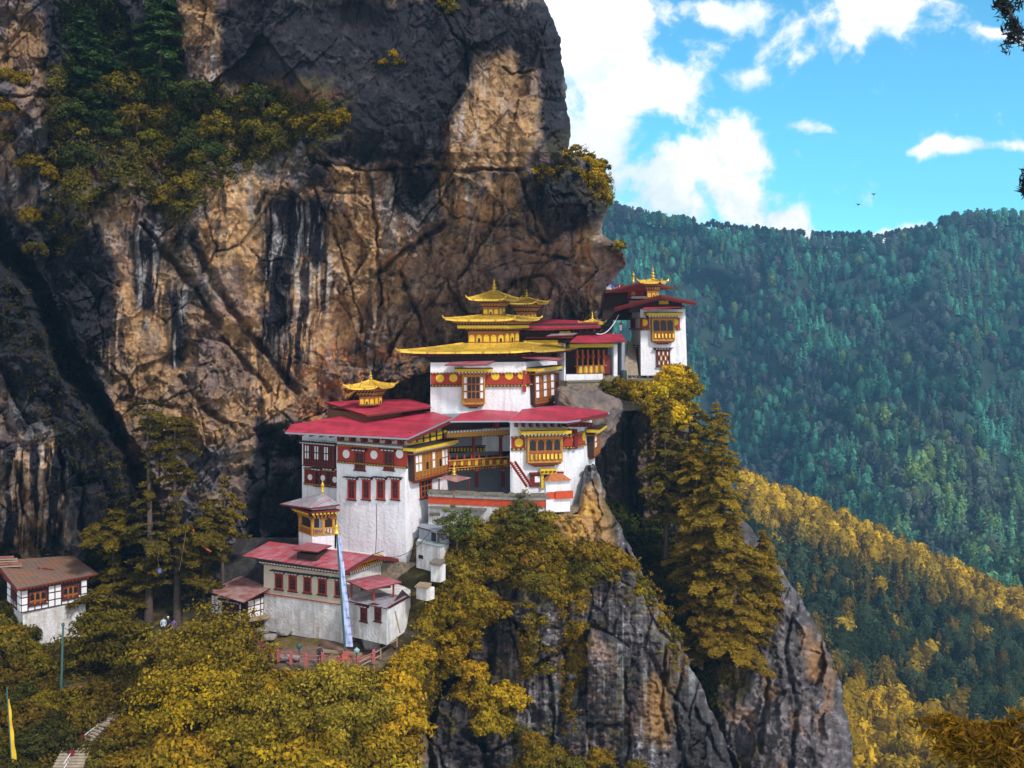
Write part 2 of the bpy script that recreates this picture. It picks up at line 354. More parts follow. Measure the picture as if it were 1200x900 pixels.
def rockmat(name, bump=1.0, fine=7.0, grain=.5):
    m = bpy.data.materials.new(name); m.use_nodes = True; nt = m.node_tree; N = nt.nodes; L = nt.links; b = N['Principled BSDF']
    b.inputs['Roughness'].default_value = .88; b.inputs['Specular IOR Level'].default_value = .25
    at = N.new('ShaderNodeAttribute'); at.attribute_name = 'col'
    ge = N.new('ShaderNodeNewGeometry')
    n1 = N.new('ShaderNodeTexNoise'); n1.inputs['Scale'].default_value = 2.4; n1.inputs['Detail'].default_value = 12; n1.inputs['Roughness'].default_value = .8; L.new(ge.outputs['Position'], n1.inputs['Vector'])
    r = N.new('ShaderNodeMapRange'); r.inputs[1].default_value = .3; r.inputs[2].default_value = .7; r.inputs[3].default_value = 1 - grain; r.inputs[4].default_value = 1 + grain; L.new(n1.outputs['Fac'], r.inputs[0])
    x = N.new('ShaderNodeVectorMath'); x.operation = 'SCALE'; L.new(at.outputs['Color'], x.inputs[0]); L.new(r.outputs[0], x.inputs['Scale'])
    L.new(x.outputs[0], b.inputs['Base Color'])
    n2 = N.new('ShaderNodeTexNoise'); n2.inputs['Scale'].default_value = 2.2; n2.inputs['Detail'].default_value = 12; n2.inputs['Roughness'].default_value = .72; L.new(ge.outputs['Position'], n2.inputs['Vector'])
    vo = N.new('ShaderNodeTexVoronoi'); vo.feature = 'DISTANCE_TO_EDGE'; vo.inputs['Scale'].default_value = .9
    mp = N.new('ShaderNodeVectorMath'); mp.operation = 'ADD'; L.new(ge.outputs['Position'], mp.inputs[0]); L.new(n2.outputs['Color'], mp.inputs[1]); L.new(mp.outputs[0], vo.inputs['Vector'])
    cr = N.new('ShaderNodeMapRange'); cr.inputs[1].default_value = 0; cr.inputs[2].default_value = .05; cr.inputs[4].default_value = .02; L.new(vo.outputs['Distance'], cr.inputs[0])
    ad = N.new('ShaderNodeMath'); ad.operation = 'ADD'; L.new(n2.outputs['Fac'], ad.inputs[0]); L.new(cr.outputs[0], ad.inputs[1])
    bp = N.new('ShaderNodeBump'); bp.inputs['Strength'].default_value = bump; bp.inputs['Distance'].default_value = .5; L.new(ad.outputs[0], bp.inputs['Height']); L.new(bp.outputs[0], b.inputs['Normal'])
    return m
M_ROCK = rockmat('cliff_rock')
# ------------------------------------------------------------------ rock sheets
def sheet(name, vt, vb, ul, ur, step, depth, color, edge_w=18, edge_r=5.0, edge_noise=3, back=14, backstep=2.2, mats=None, kind='structure', inward=.5, ledge=0, remap=None):
    """a relief surface with real depth; its right edge turns round and runs back, so that it is a body and not a card"""
    vs_ = np.arange(vt, vb + step, step); ua = np.interp(vs_, [p[0] for p in ul], [p[1] for p in ul]); ub = np.interp(vs_, [p[0] for p in ur], [p[1] for p in ur])
    ub = ub + edge_noise * fbm(vs_ / 14, vs_ * 0 + 3.3, 5, 4) * 1.6
    if ledge: ua = ua + edge_noise * fbm(vs_ / 14, vs_ * 0 + 8.3, 9, 4) * 1.6
    n = int((ub - ua).max() / step) + 1; t = np.linspace(0, 1, n)
    U = ua[:, None] + (ub - ua)[:, None] * t[None]; Vv = np.repeat(vs_[:, None], n, 1)
    Y = depth(U, Vv)
    if edge_w:
        q = np.clip(1 - (ub[:, None] - U) / edge_w, 0, 1); Y = Y + edge_r * (1 - np.sqrt(np.clip(1 - q * q, 0, 1)))
    if ledge:
        q = np.clip(1 - (U - ua[:, None]) / ledge, 0, 1); Y = Y + edge_r * (1 - np.sqrt(np.clip(1 - q * q, 0, 1)))
    C = color(U, Vv)
    X = (U - CX) / F * Y; Z = (HY - Vv) / F * Y; co = np.stack([X, Y, Z], -1)
    if remap: co = remap(U, Vv, co)
    if back:
        k = np.arange(1, back + 1)[None, :, None]; e = co[:, -1:, :]
        d = np.array([-inward, backstep, 0])[None, None]; ext = e + k * d + np.stack([fbm(np.repeat(vs_[:, None], back, 1) / 20, k[..., 0] / 3. + 0 * vs_[:, None], 3)[..., None][..., 0] * -1.2 * np.minimum(k[..., 0], 3) / 3] * 1 + [0 * vs_[:, None] + 0 * k[..., 0]] * 2, -1)
        co = np.concatenate([co, ext], 1); C = np.concatenate([C, np.repeat(C[:, -1:], back, 1)], 1)
    r, c = co.shape[:2]; idx = np.arange(r * c).reshape(r, c)
    fc = np.stack([idx[1:, :-1], idx[1:, 1:], idx[:-1, 1:], idx[:-1, :-1]], -1).reshape(-1, 4)
    o = np_mesh(name, co.reshape(-1, 3), fc, mats or [M_ROCK], cols=C.reshape(-1, 3)); tag(o, kind=kind)
    def look(u, v):
        u = np.asarray(u, float); v = np.asarray(v, float); i = np.clip((v - vt) / step, 0, len(vs_) - 1).astype(int)
        j = np.clip((u - ua[i]) / (ub[i] - ua[i]) * (n - 1), 0, n - 1).astype(int); return Y[i, j]
    return o, look

def cracks(U, Vv, Y, lst):
    for pl, w, d in lst:
        u0 = min(p[0] for p in pl) - 40; u1 = max(p[0] for p in pl) + 40; v0 = min(p[1] for p in pl) - 40; v1 = max(p[1] for p in pl) + 40
        m = (U > u0) & (U < u1) & (Vv > v0) & (Vv < v1)
        if not m.any(): continue
        uu = U[m] + 4 * fbm(U[m] / 14, Vv[m] / 14, 71, 5); vv = Vv[m] + 4 * fbm(U[m] / 14, Vv[m] / 14, 72, 5)
        dist, side = line_dist(uu, vv, pl); ww = w * (.3 + 1.0 * vnoise(U[m] / 15, Vv[m] / 15, 77))
        g = np.clip(1 - dist / ww, 0, 1) ** .7
        Y[m] += d * g
    return Y

# --- the great cliff above and behind the monastery
cl_macro = rbf([(-80, -90, 112), (0, 0, 108), (80, 60, 114), (150, 30, 120), (250, 10, 117), (250, 100, 116), (330, 60, 113), (450, 10, 113), (450, 120, 110), (560, 120, 109.5), (640, 60, 114), (655, 140, 115),
    (600, 190, 110.5), (540, 190, 110.5), (430, 185, 112), (370, 150, 112), (280, 130, 116), (200, 130, 119), (120, 130, 118), (60, 160, 115), (0, 130, 110), (0, 220, 111), (60, 240, 112), (140, 230, 112), (230, 215, 113),
    (300, 210, 113), (280, 300, 114), (220, 320, 115), (150, 300, 113), (60, 280, 112), (0, 300, 113), (100, 400, 113), (180, 420, 114.5), (270, 400, 116), (340, 330, 115), (340, 430, 117.5), (420, 260, 114.5), (420, 350, 118),
    (400, 440, 121), (480, 300, 117), (500, 250, 114), (500, 380, 123), (560, 250, 113.5), (560, 300, 119), (560, 380, 128), (620, 250, 114.5), (620, 290, 120), (612, 338, 132), (640, 345, 133), (620, 370, 134), (680, 320, 130), (700, 370, 140), (715, 420, 142), (660, 230, 110.5), (700, 200, 113),
    (705, 240, 112), (680, 270, 114), (725, 300, 131), (480, 440, 126), (400, 500, 124), (340, 500, 118.5), (300, 520, 114), (330, 570, 117), (300, 620, 113), (250, 560, 112), (200, 520, 112), (150, 560, 111.5), (230, 640, 112), (120, 640, 117), (80, 710, 126), (300, 700, 110),
    (0, 420, 111), (50, 500, 112), (0, 560, 115), (60, 600, 119), (0, 640, 122), (60, 660, 124), (-60, 640, 122), (0, 710, 126), (500, 600, 128), (450, 700, 128), (720, 700, 142), (600, 600, 142)])
CHASM = [(-80, 170), (0, 300), (38, 350), (72, 430), (108, 482), (150, 545), (172, 620), (190, 720)]
CL_CR = [([(165, 262), (195, 300), (225, 330), (255, 378)], 8, 2.6), ([(228, 275), (250, 330), (285, 380), (310, 410), (348, 458)], 8, 2.8), ([(262, 398), (300, 440), (316, 460)], 5, 1.8),
    ([(213, 442), (240, 480), (272, 502)], 6, 1.8), ([(366, 190), (430, 198), (510, 195), (545, 200), (612, 198)], 3.5, 1.8), ([(430, 200), (440, 250), (444, 320), (446, 360)], 3.5, 1.6), ([(368, 222), (395, 280), (412, 340), (424, 390)], 3.2, 1.4),
    ([(512, 198), (517, 235), (528, 252), (575, 262), (612, 262), (640, 282)], 3.5, 1.5), ([(606, 200), (622, 235), (636, 282)], 5, 2.2), ([(590, 80), (600, 88), (625, 82)], 3, 1.2),
    ([(380, 225), (430, 226)], 2.5, 1.0), ([(300, 250), (312, 228), (330, 226)], 3, 1.2), ([(318, 245), (309, 390), (306, 400)], 2.5, .8), ([(100, 380), (115, 350), (122, 420), (150, 445)], 3, 1), ([(440, 320), (480, 290), (520, 262)], 6, 2.5),
    ([(470, 320), (490, 370), (500, 410)], 4, 2), ([(525, 330), (540, 360), (560, 372)], 3, 1.5), ([(560, 372), (600, 330), (640, 322), (662, 350), (672, 372)], 4, 1.8), ([(600, 290), (650, 300), (700, 312)], 4, 1.6), 
    ([(300, 395), (330, 440), (360, 455)], 4, 1.5), ([(190, 440), (160, 470), (140, 500)], 4, 1.3), ([(280, 520), (330, 500), (352, 512)], 4, 1.4), ([(305, 455), (308, 500), (290, 560)], 4, 1.3),
    ([(0, 112), (40, 112), (70, 112)], 4, 1.5), ([(20, 540), (30, 600), (45, 640)], 5, 2.), ([(70, 520), (78, 580), (66, 640)], 6, 2.5), ([(95, 560), (100, 640)], 6, 2.5), ([(515, 0), (530, 40), (560, 62)], 2.5, .8)]
SMOOTH = [[(232, 210), (318, 208), (322, 400), (342, 465), (300, 440), (262, 392), (236, 330)], [(555, 60), (628, 80), (628, 192), (508, 192), (520, 140)], [(330, 230), (372, 220), (425, 390), (380, 450), (345, 430)], [(150, 250), (220, 340), (210, 430), (150, 440), (120, 330)],
          [(260, 0), (640, 0), (660, 150), (560, 60), (510, 180), (370, 180), (330, 130), (260, 90)]]
def cl_depth(U, Vv):
    Y = cl_macro(U, Vv)
    wu = U + 9 * fbm(U / 60, Vv / 60, 11, 4); wv = Vv + 9 * fbm(U / 60, Vv / 60, 12, 4)
    sm = np.zeros_like(U)
    for p in SMOOTH: sm = np.maximum(sm, poly_mask(wu, wv, p, 26))
    ro = 1 - .72 * sm
    f1, b1 = facets(wu / 78 + .2 * wv / 90, wv / 105, 21, 3.0, 5.0); f2, b2 = facets((wu + .3 * wv) / 30, wv / 40, 31, 1.15, 2.2); f3, b3 = facets((wu - .3 * wv) / 12, wv / 15, 41, .6, 1.3); f4, _ = facets((U + .4 * Vv) / 5.5, (Vv - .2 * U) / 6.5, 45, .22, .5)
    tr = lambda x: np.floor(x) + smooth(x - np.floor(x), .8, 1.0)
    stp = tr(fbm((wu + .25 * wv) / 42, (wv - .2 * wu) / 60, 46, 5) * 6) * .6 + tr(fbm((wu - .5 * wv) / 20, wv / 26, 47, 4) * 5) * .2
    Y = Y + (f1 * (.45 + .55 * ro) + 1.25 * f2 * ro + f3 * ro + f4 * (.1 + .5 * ro) + stp * (.15 + .85 * ro)) + 2.0 * fbm(U / 130, Vv / 130, 51, 3)
    Y = Y + .4 * ro * np.clip(.08 - b1, 0, .08) * 12 * smooth(fbm(U / 60, Vv / 60, 69), -.1, .3) + .2 * ro * np.clip(.1 - b2, 0, .1) * 10 * smooth(fbm(U / 40, Vv / 40, 68), -.05, .3)
    Y = Y - .8 * ro * (ridged(wu / 34, wv / 44, 61, 5) - .5) - .28 * ro * (ridged(U / 7, Vv / 12, 65, 3) - .5)
    Y = Y + .55 * fbm((U + .12 * Vv) / 9, Vv / 40, 66, 4) * smooth(fbm(U / 70, Vv / 70, 64), -.1, .3)                      # weathering running down the wall
    Y = Y + 1.0 * ro * fbm(wu / 50, wv / 12, 67, 3) * smooth(Vv, 180, 330) * .5
    for sc, sd_, dp, wd in ((1.0, 301, 1.0, .028),):      # straight joints between the big slabs
        ju = U + 4 * fbm(U / 12, Vv / 12, sd_, 4); jv = Vv + 4 * fbm(U / 12, Vv / 12, sd_ + 1, 4); _, jb = facets((ju + .45 * jv) / (70 * sc), (jv - .15 * ju) / (110 * sc), sd_ + 2)
        Y = Y + dp * np.clip(1 - jb / wd, 0, 1) ** .6 * smooth(fbm(U / 60, Vv / 60, sd_ + 5), .0, .2) * (.25 + .75 * smooth(Vv, 170, 230))
    Y = cracks(U, Vv, Y, CL_CR)
    # the nearer buttress at the lower left and the black chasm behind it
    uu = U + 9 * fbm(U / 22, Vv / 22, 81, 4); d, side = line_dist(uu, Vv, CHASM)
    Y = Y - 6.5 * smooth(side, -2, 10) * smooth(Vv, 150, 330)
    Y = Y + 8.0 * np.clip(1 - np.abs(side + 9) / 15, 0, 1) ** .6 * smooth(Vv, 230, 330) * (d < 60)
    # black cave mouth left of the lower houses
    c2 = poly_mask(wu, wv, [(318, 505), (356, 508), (356, 640), (290, 640), (300, 560)], 14); Y = Y + 3.5 * c2
    return Y
TAN, BRN, GRY, DRK, ORG, WHT = (np.array(c) for c in ((.48, .305, .155), (.26, .17, .12), (.19, .18, .19), (.015, .015, .024), (.46, .18, .05), (.48, .46, .47)))
TANP = [[(235, 210), (300, 215), (318, 235), (318, 400), (345, 465), (300, 440), (258, 390), (238, 330)], [(130, 228), (162, 215), (165, 290), (222, 350), (222, 440), (160, 500), (130, 465), (112, 400), (128, 330)],
        [(372, 196), (470, 198), (478, 280), (470, 330), (440, 400), (400, 400), (345, 470), (335, 420), (345, 260)], [(572, 60), (626, 82), (628, 150), (608, 196), (510, 194), (516, 150), (552, 100)],
        [(500, 198), (612, 200), (606, 262), (530, 258)], [(205, 0), (257, 0), (258, 96), (235, 96), (205, 70)], [(0, 40), (45, 20), (58, 112), (0, 90)], [(0, 130), (17, 135), (13, 212), (0, 215)], [(10, 530), (72, 520), (76, 640), (10, 650)],
        [(95, 455), (150, 460), (175, 540), (140, 530)], [(655, 235), (680, 240), (672, 268), (655, 262)], [(665, 270), (705, 270), (690, 330), (700, 372), (672, 372)], [(150, 500), (330, 440), (350, 470), (290, 510), (230, 520), (180, 520)], [(300, 30), (322, 40), (318, 75), (298, 75)]]
BRNP = [[(440, 262), (530, 258), (610, 262), (700, 280), (708, 372), (600, 380), (540, 400), (440, 400)], [(170, 320), (330, 400), (350, 470), (290, 520), (200, 500)], [(600, 255), (720, 250), (728, 330), (640, 330)], [(340, 420), (480, 400), (500, 470), (350, 470)]]
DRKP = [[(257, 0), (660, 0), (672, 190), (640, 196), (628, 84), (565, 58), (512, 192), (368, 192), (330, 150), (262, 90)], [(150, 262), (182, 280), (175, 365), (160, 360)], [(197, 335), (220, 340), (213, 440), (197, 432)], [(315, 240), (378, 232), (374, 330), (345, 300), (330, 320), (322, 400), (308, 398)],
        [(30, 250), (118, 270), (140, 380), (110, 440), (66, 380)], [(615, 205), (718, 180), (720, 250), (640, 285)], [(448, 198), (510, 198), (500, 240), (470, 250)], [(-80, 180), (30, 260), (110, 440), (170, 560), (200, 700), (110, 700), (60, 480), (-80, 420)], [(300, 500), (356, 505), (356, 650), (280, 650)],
        [(45, 0), (200, 0), (215, 110), (190, 200), (60, 220)], [(366, 190), (385, 190), (384, 222), (364, 222)]]
ORGP = [[(345, 466), (400, 430), (470, 400), (520, 420), (505, 470), (440, 470), (385, 500)], [(330, 425), (395, 405), (440, 430), (360, 460)]]
def cl_color(U, Vv):
    wu = U + 14 * fbm(U / 35, Vv / 35, 101, 5) + 3 * fbm(U / 5, Vv / 20, 102, 3); wv = Vv + 20 * fbm(U / 30, Vv / 50, 103, 5) + 4 * fbm(U / 6, Vv / 6, 104, 3)
    def M(ps, s=12):
        r = np.zeros_like(U)
        for p in ps: r = np.maximum(r, poly_mask(wu, wv, p, s))
        return r
    n1 = fbm(wu / 40, wv / 40, 111, 5); n2 = fbm(U / 9, Vv / 9, 113, 4); us = U + 5 * fbm(U / 40, Vv / 40, 129, 4) + .05 * Vv; st = fbm(us / 5.5, Vv / 70, 115, 5, .6); st2 = fbm(us / 16, Vv / 130, 117, 4)
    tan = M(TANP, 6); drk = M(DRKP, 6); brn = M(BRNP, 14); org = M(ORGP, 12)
    c = GRY[None, None] * (1 + .6 * n1[..., None]) * .75
    def mixc(c, col, k): k = np.clip(k, 0, 1)[..., None]; return c * (1 - k) + col * k
    c = mixc(c, BRN * .8, smooth(n1, -.05, .35) * .7)
    c = mixc(c, BRN, brn * .9)
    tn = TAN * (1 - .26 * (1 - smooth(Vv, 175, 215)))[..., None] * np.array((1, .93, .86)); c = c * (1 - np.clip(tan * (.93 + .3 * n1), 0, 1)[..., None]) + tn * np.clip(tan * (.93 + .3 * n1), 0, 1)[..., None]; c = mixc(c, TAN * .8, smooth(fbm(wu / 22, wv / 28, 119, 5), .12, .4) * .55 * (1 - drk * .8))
    c = mixc(c, ORG, org * smooth(n2 + n1, -.1, .35)); c = mixc(c, np.array((.17, .13, .16)), smooth(fbm(U / 30, Vv / 40, 121), .1, .4) * .5); sx = .8 * smooth(fbm(U / 60, Vv / 80, 133, 3), .08, .3) * smooth(Vv, 190, 240) * (1 - smooth(Vv, 440, 520)); c = mixc(c, DRK, sx * smooth(st + .5 * st2, .14, .34) * .8); c = mixc(c, WHT * .8, sx * smooth(-st + .4 * st2, .2, .42) * .6)
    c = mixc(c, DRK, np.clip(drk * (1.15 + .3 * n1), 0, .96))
    # rain-washed black and white streaks on the pale slabs
    pr = smooth(fbm(U / 45, Vv / 90, 131, 3), -.15, .15); c = mixc(c, DRK, tan * pr * smooth(st + st2, .12, .45) * .7 * (1 - org)); c = mixc(c, WHT, (tan + .25) * pr * smooth(st - st2, .25, .6) * .45 * (1 - drk))
    S = poly_mask(U, Vv, [(310, 245), (378, 236), (398, 330), (352, 440), (335, 458), (318, 420), (308, 398)], 8)
    c = mixc(c, DRK, S * smooth(st, -.02, .14) * .95); c = mixc(c, WHT, S * smooth(-st, .10, .25) * .75)
    S = poly_mask(U, Vv, [(158, 262), (190, 280), (186, 366), (160, 362)], 4) + poly_mask(U, Vv, [(203, 330), (222, 335), (212, 430), (197, 432)], 4) + poly_mask(U, Vv, [(0, 520), (75, 520), (76, 640), (0, 650)], 8)
    c = mixc(c, DRK, S * smooth(st, -.1, .05)); c = mixc(c, WHT, S * smooth(-st, .12, .3) * .6)
    c = mixc(c, np.array((.27, .25, .22)), smooth(n2, .28, .5) * .3 * (1 - .8 * drk)); c = mixc(c, DRK * 1.2, smooth(fbm(U / 14, Vv / 7, 123), .2, .45) * .5)
    # ochre lichen and moss on the ledges
    MS = M([[(60, 90), (400, 110), (400, 170), (340, 190), (200, 220), (110, 260), (60, 230)], [(640, 180), (690, 170), (718, 220), (716, 250), (690, 215)], [(700, 280), (728, 285), (728, 300)]], 20)
    c = mixc(c, np.array((.075, .065, .015)), MS * smooth(n2 + n1, -.25, .15)); c = mixc(c, np.array((.12, .04, .03)), MS * smooth(fbm(U / 16, Vv / 16, 125), .15, .3) * .7)
    v = (np.exp(.38 * n2 + .3 * fbm(U / 3.2, Vv / 3.6, 127, 3)) * (1 + .25 * n1))[..., None]
    return np.clip(c * v, .006, .8)
CLR = [(-90, 596), (0, 640), (20, 648), (50, 657), (100, 664), (150, 669), (178, 668), (184, 690), (195, 706), (212, 714), (240, 716), (258, 708), (275, 706), (286, 722), (296, 730), (314, 730), (328, 722), (345, 712), (380, 716), (720, 730)]
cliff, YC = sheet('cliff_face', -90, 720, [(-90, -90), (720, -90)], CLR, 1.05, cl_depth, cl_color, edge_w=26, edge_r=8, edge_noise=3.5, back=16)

# --- the rock pillar the monastery stands on
pm_macro = rbf([(380, 560, 112), (500, 600, 107), (560, 600, 106), (640, 590, 105.5), (690, 560, 108), (700, 590, 107), (640, 640, 104), (560, 650, 103), (500, 660, 102), (440, 700, 103), (600, 700, 101.5), (520, 740, 99), (600, 780, 100.5), (545, 800, 102), (600, 900, 98), (680, 700, 101),
                (740, 700, 103), (700, 800, 98.5), (790, 800, 102), (820, 900, 104), (700, 900, 96.5), (480, 800, 97), (470, 900, 95), (400, 900, 96), (400, 800, 98), (530, 900, 98), (560, 960, 98), (850, 960, 106)])
PM_CR = [([(566, 670), (575, 760), (560, 830), (570, 900)], 9, 2.5), ([(505, 730), (520, 800), (500, 850), (510, 920)], 9, 3), ([(590, 720), (640, 760), (650, 840), (640, 900)], 4, 1.5), ([(660, 640), (668, 740), (655, 860)], 5, 1.2), ([(735, 645), (762, 720), (800, 770), (790, 830), (800, 900)], 4, 1.6),
         ([(780, 760), (775, 830), (780, 860)], 5, 1.4), ([(540, 860), (575, 880), (600, 870)], 4, 1.5), ([(815, 830), (850, 900)], 4, 1.5), ([(640, 690), (700, 660), (740, 690)], 3, .8)]
def pm_depth(U, Vv):
    Y = pm_macro(U, Vv); wu = U + 12 * fbm(U / 50, Vv / 50, 211, 4); wv = Vv + 14 * fbm(U / 50, Vv / 50, 212, 4)
    f1, b1 = facets(wu / 62, wv / 120, 221, 2.6, 4.0); f2, b2 = facets(wu / 24, wv / 46, 231, .8, 1.3); f3, b3 = facets(wu / 10, wv / 11, 241, .3, .6)
    Y = Y + f1 + f2 + f3 + .8 * np.clip(.1 - b1, 0, .1) * 10 - .9 * (ridged(wu / 30, wv / 40, 261, 5) - .5) + .55 * fbm(U / 11, Vv / 4, 263, 4) + .4 * fbm(U / 5, Vv / 5, 265, 3)
    return cracks(U, Vv, Y, PM_CR)
def pm_color(U, Vv):
    wu = U + 12 * fbm(U / 30, Vv / 30, 301, 5); wv = Vv + 16 * fbm(U / 30, Vv / 30, 303, 5); n1 = fbm(wu / 40, wv / 60, 311, 5); n2 = fbm(U / 6, Vv / 3.5, 313, 4); st = fbm(U / 4.5, Vv / 80, 315, 4)
    def mixc(c, col, k): k = np.clip(k, 0, 1)[..., None]; return c * (1 - k) + np.array(col) * k
    c = np.array((.115, .10, .105))[None, None] * (1 + .8 * n1[..., None])
    c = mixc(c, (.14, .085, .065), smooth(fbm(wu / 50, wv / 60, 319), .0, .3) * .8)
    c = mixc(c, (.33, .31, .33), smooth(n2 + .4 * n1, .22, .45) * .6); c = mixc(c, (.025, .022, .024), smooth(fbm(U / 9, Vv / 5, 321), .1, .35) * .75)
    c = mixc(c, DRK, smooth(st, .12, .35) * .7); c = mixc(c, (.36, .38, .40), smooth(-st, .24, .45) * .5)
    for p, col, k in (([(648, 590), (700, 570), (712, 600), (722, 640), (690, 660), (650, 640)], (.60, .33, .08), 1.), ([(765, 800), (785, 805), (785, 880), (766, 870)], (.40, .22, .07), .9), ([(480, 850), (505, 850), (505, 900), (480, 900)], (.40, .22, .05), .7), ([(690, 755), (712, 755), (710, 770), (690, 770)], (.5, .34, .28), .8),  # first patch: orange rock below the chapel, sunlight put into its colour
                      ([(500, 720), (590, 690), (590, 900), (500, 900)], (.04, .034, .036), .8), ([(745, 640), (775, 690), (800, 760), (770, 750)], (.42, .38, .40), .5), ([(800, 800), (860, 880), (860, 960), (800, 960)], (.045, .04, .04), .8), ([(690, 600), (735, 650), (725, 660), (690, 640)], (.25, .14, .15), .7)):  # dark chimney recess and turned-away right side: shade put into the rock colour
        c = mixc(c, col, poly_mask(wu, wv, p, 10) * k)
    g = smooth(fbm(wu / 24, wv / 50, 331, 4) - (Vv - 600) / 900, -.12, .2)
    c = mixc(c, (.10, .075, .012), g * smooth(n2, -.2, .2) * .75)
    return np.clip(c * (1 + .4 * n2[..., None]), .006, .8)
PMR = [(545, 701), (560, 703), (590, 711), (620, 727), (650, 742), (700, 768), (750, 795), (800, 820), (850, 842), (900, 860), (960, 884)]
def pm_court(U, Vv, co):      # behind the parapet the top of the pillar is the level courtyard
    k = smooth(603 - Vv, 0, 4) * (1 - smooth(U, 672, 688)); t = np.clip((603 - Vv) / 58, 0, 1); z = np.minimum(co[..., 2], -19.3 - 1.5 * (1 - smooth(U, 505, 520))); Y = 104.2 + 14 * t
    n = np.stack([(U - CX) / F * Y, Y, z], -1); return co * (1 - k[..., None]) + n * k[..., None]
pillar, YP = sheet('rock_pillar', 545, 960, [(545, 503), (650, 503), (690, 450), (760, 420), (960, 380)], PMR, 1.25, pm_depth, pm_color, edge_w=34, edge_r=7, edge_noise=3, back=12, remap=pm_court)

# --- the shaded cliff under the upper terrace and the outcrop to its right
gc_macro = rbf([(690, 440, 129), (740, 447, 129), (800, 447, 130), (700, 500, 134), (740, 500, 136), (790, 520, 133), (730, 600, 137), (780, 600, 136), (800, 650, 131), (840, 620, 128), (760, 750, 128), (850, 700, 122), (840, 780, 117), (900, 700, 122), (930, 750, 119), (980, 850, 117), (900, 850, 113), (860, 870, 115), (950, 950, 112), (840, 950, 116)])
def gc_depth(U, Vv):
    Y = gc_macro(U, Vv); wu = U + 12 * fbm(U / 50, Vv / 50, 411, 4); wv = Vv + 12 * fbm(U / 50, Vv / 50, 412, 4)
    f1, b1 = facets(wu / 46, wv / 90, 421, 2.6, 4.5); f2, b2 = facets(wu / 20, wv / 34, 431, .9, 1.5); f3, b3 = facets(wu / 9, wv / 9, 441, .3, .6)
    Y = Y + f1 + f2 + f3 - .9 * (ridged(wu / 30, wv / 30, 461, 5) - .5) + .5 * fbm(U / 5, Vv / 5, 465, 3)
    return cracks(U, Vv, Y, [([(780, 470), (770, 540), (775, 620)], 6, 2.5), ([(740, 455), (735, 520), (750, 620)], 8, 3), ([(935, 700), (920, 760), (935, 830), (925, 900)], 5, 1.6), ([(880, 740), (900, 800), (890, 880)], 5, 1.6), ([(700, 640), (800, 760), (860, 900)], 10, 3)])
def gc_color(U, Vv):
    wu = U + 10 * fbm(U / 30, Vv / 30, 501, 5); wv = Vv + 16 * fbm(U / 30, Vv / 30, 503, 5); n1 = fbm(wu / 40, wv / 60, 511, 5); n2 = fbm(U / 6, Vv / 5, 513, 4); st = fbm(U / 5, Vv / 80, 515, 4)
    def mixc(c, col, k): k = np.clip(k, 0, 1)[..., None]; return c * (1 - k) + np.array(col) * k
    c = np.array((.13, .11, .115))[None, None] * (1 + .8 * n1[..., None])
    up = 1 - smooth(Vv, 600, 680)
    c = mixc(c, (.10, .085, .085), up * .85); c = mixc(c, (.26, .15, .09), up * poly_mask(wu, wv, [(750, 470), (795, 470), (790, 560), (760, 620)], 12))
    c = mixc(c, (.03, .028, .03), smooth(st, .1, .35) * .6); c = mixc(c, (.3, .28, .3), smooth(n2, .2, .45) * .4 * (1 - up)); c = mixc(c, (.36, .19, .08), poly_mask(wu, wv, [(945, 740), (965, 745), (960, 800), (945, 790)], 8) * .8)
    c = mixc(c, (.34, .18, .08), smooth(fbm(wu / 18, wv / 30, 521), .22, .4) * .5 * (1 - up)); c = mixc(c, (.08, .06, .012), smooth(fbm(wu / 24, wv / 30, 531, 4), .05, .3) * smooth(Vv, 560, 640) * (1 - smooth(U, 880, 930)) * .9)
    return np.clip(c * (1 + .45 * n2[..., None]), .005, .8)
GCR = [(440, 800), (520, 826), (600, 862), (650, 905), (680, 925), (700, 938), (740, 961), (800, 985), (850, 995), (900, 1001), (960, 1006)]
gorge, YG = sheet('gorge_cliff', 440, 960, [(440, 672), (560, 690), (960, 760)], GCR, 1.4, gc_depth, gc_color, edge_w=34, edge_r=8, edge_noise=3, back=14)

# --- the slope of earth and scrub at the lower left
hs_macro = rbf([(0, 690, 113), (60, 690, 113), (115, 700, 112), (30, 650, 118), (-60, 690, 110), (120, 745, 105), (60, 742, 105), (20, 742, 103.5), (-30, 745, 100),(-60, 640, 106), (0, 760, 96),  (200, 700, 107), (300, 700, 106), (-60, 900, 84), (0, 900, 84), (60, 900, 84.5), (100, 860, 87), (155, 820, 90.5), (0, 820, 90), (80, 810, 91.5), (150, 790, 93), (210, 770, 97), (210, 741, 104.5), (150, 741, 103), (260, 741, 104),
               (310, 741, 104.2), (350, 741, 103.5), (420, 741, 102.8), (310, 760, 99), (360, 760, 98.4), (430, 760, 98.4), (330, 780, 93.6), (400, 780, 93.4), (440, 775, 94.6), (260, 780, 95), (250, 840, 89.5), (200, 860, 87.5), (330, 830, 90.8), (420, 830, 91.5), (400, 900, 88), (300, 900, 86.5), (170, 900, 85.5), (480, 760, 96.5), (520, 740, 98), (500, 800, 96), (480, 900, 92),
               (480, 700, 100.5), (530, 680, 101), (500, 640, 104), (560, 620, 105), (420, 660, 108), (300, 650, 110), (440, 700, 106), (460, 950, 88), (200, 950, 83), (0, 950, 80)])
def hs_depth(U, Vv): return hs_macro(U, Vv) + .8 * fbm(U / 40, Vv / 30, 601, 4) * (1 - poly_mask(U, Vv, [(300, 738), (470, 738), (445, 778), (330, 780)], 20)) + .12 * fbm(U / 8, Vv / 5, 603, 3)
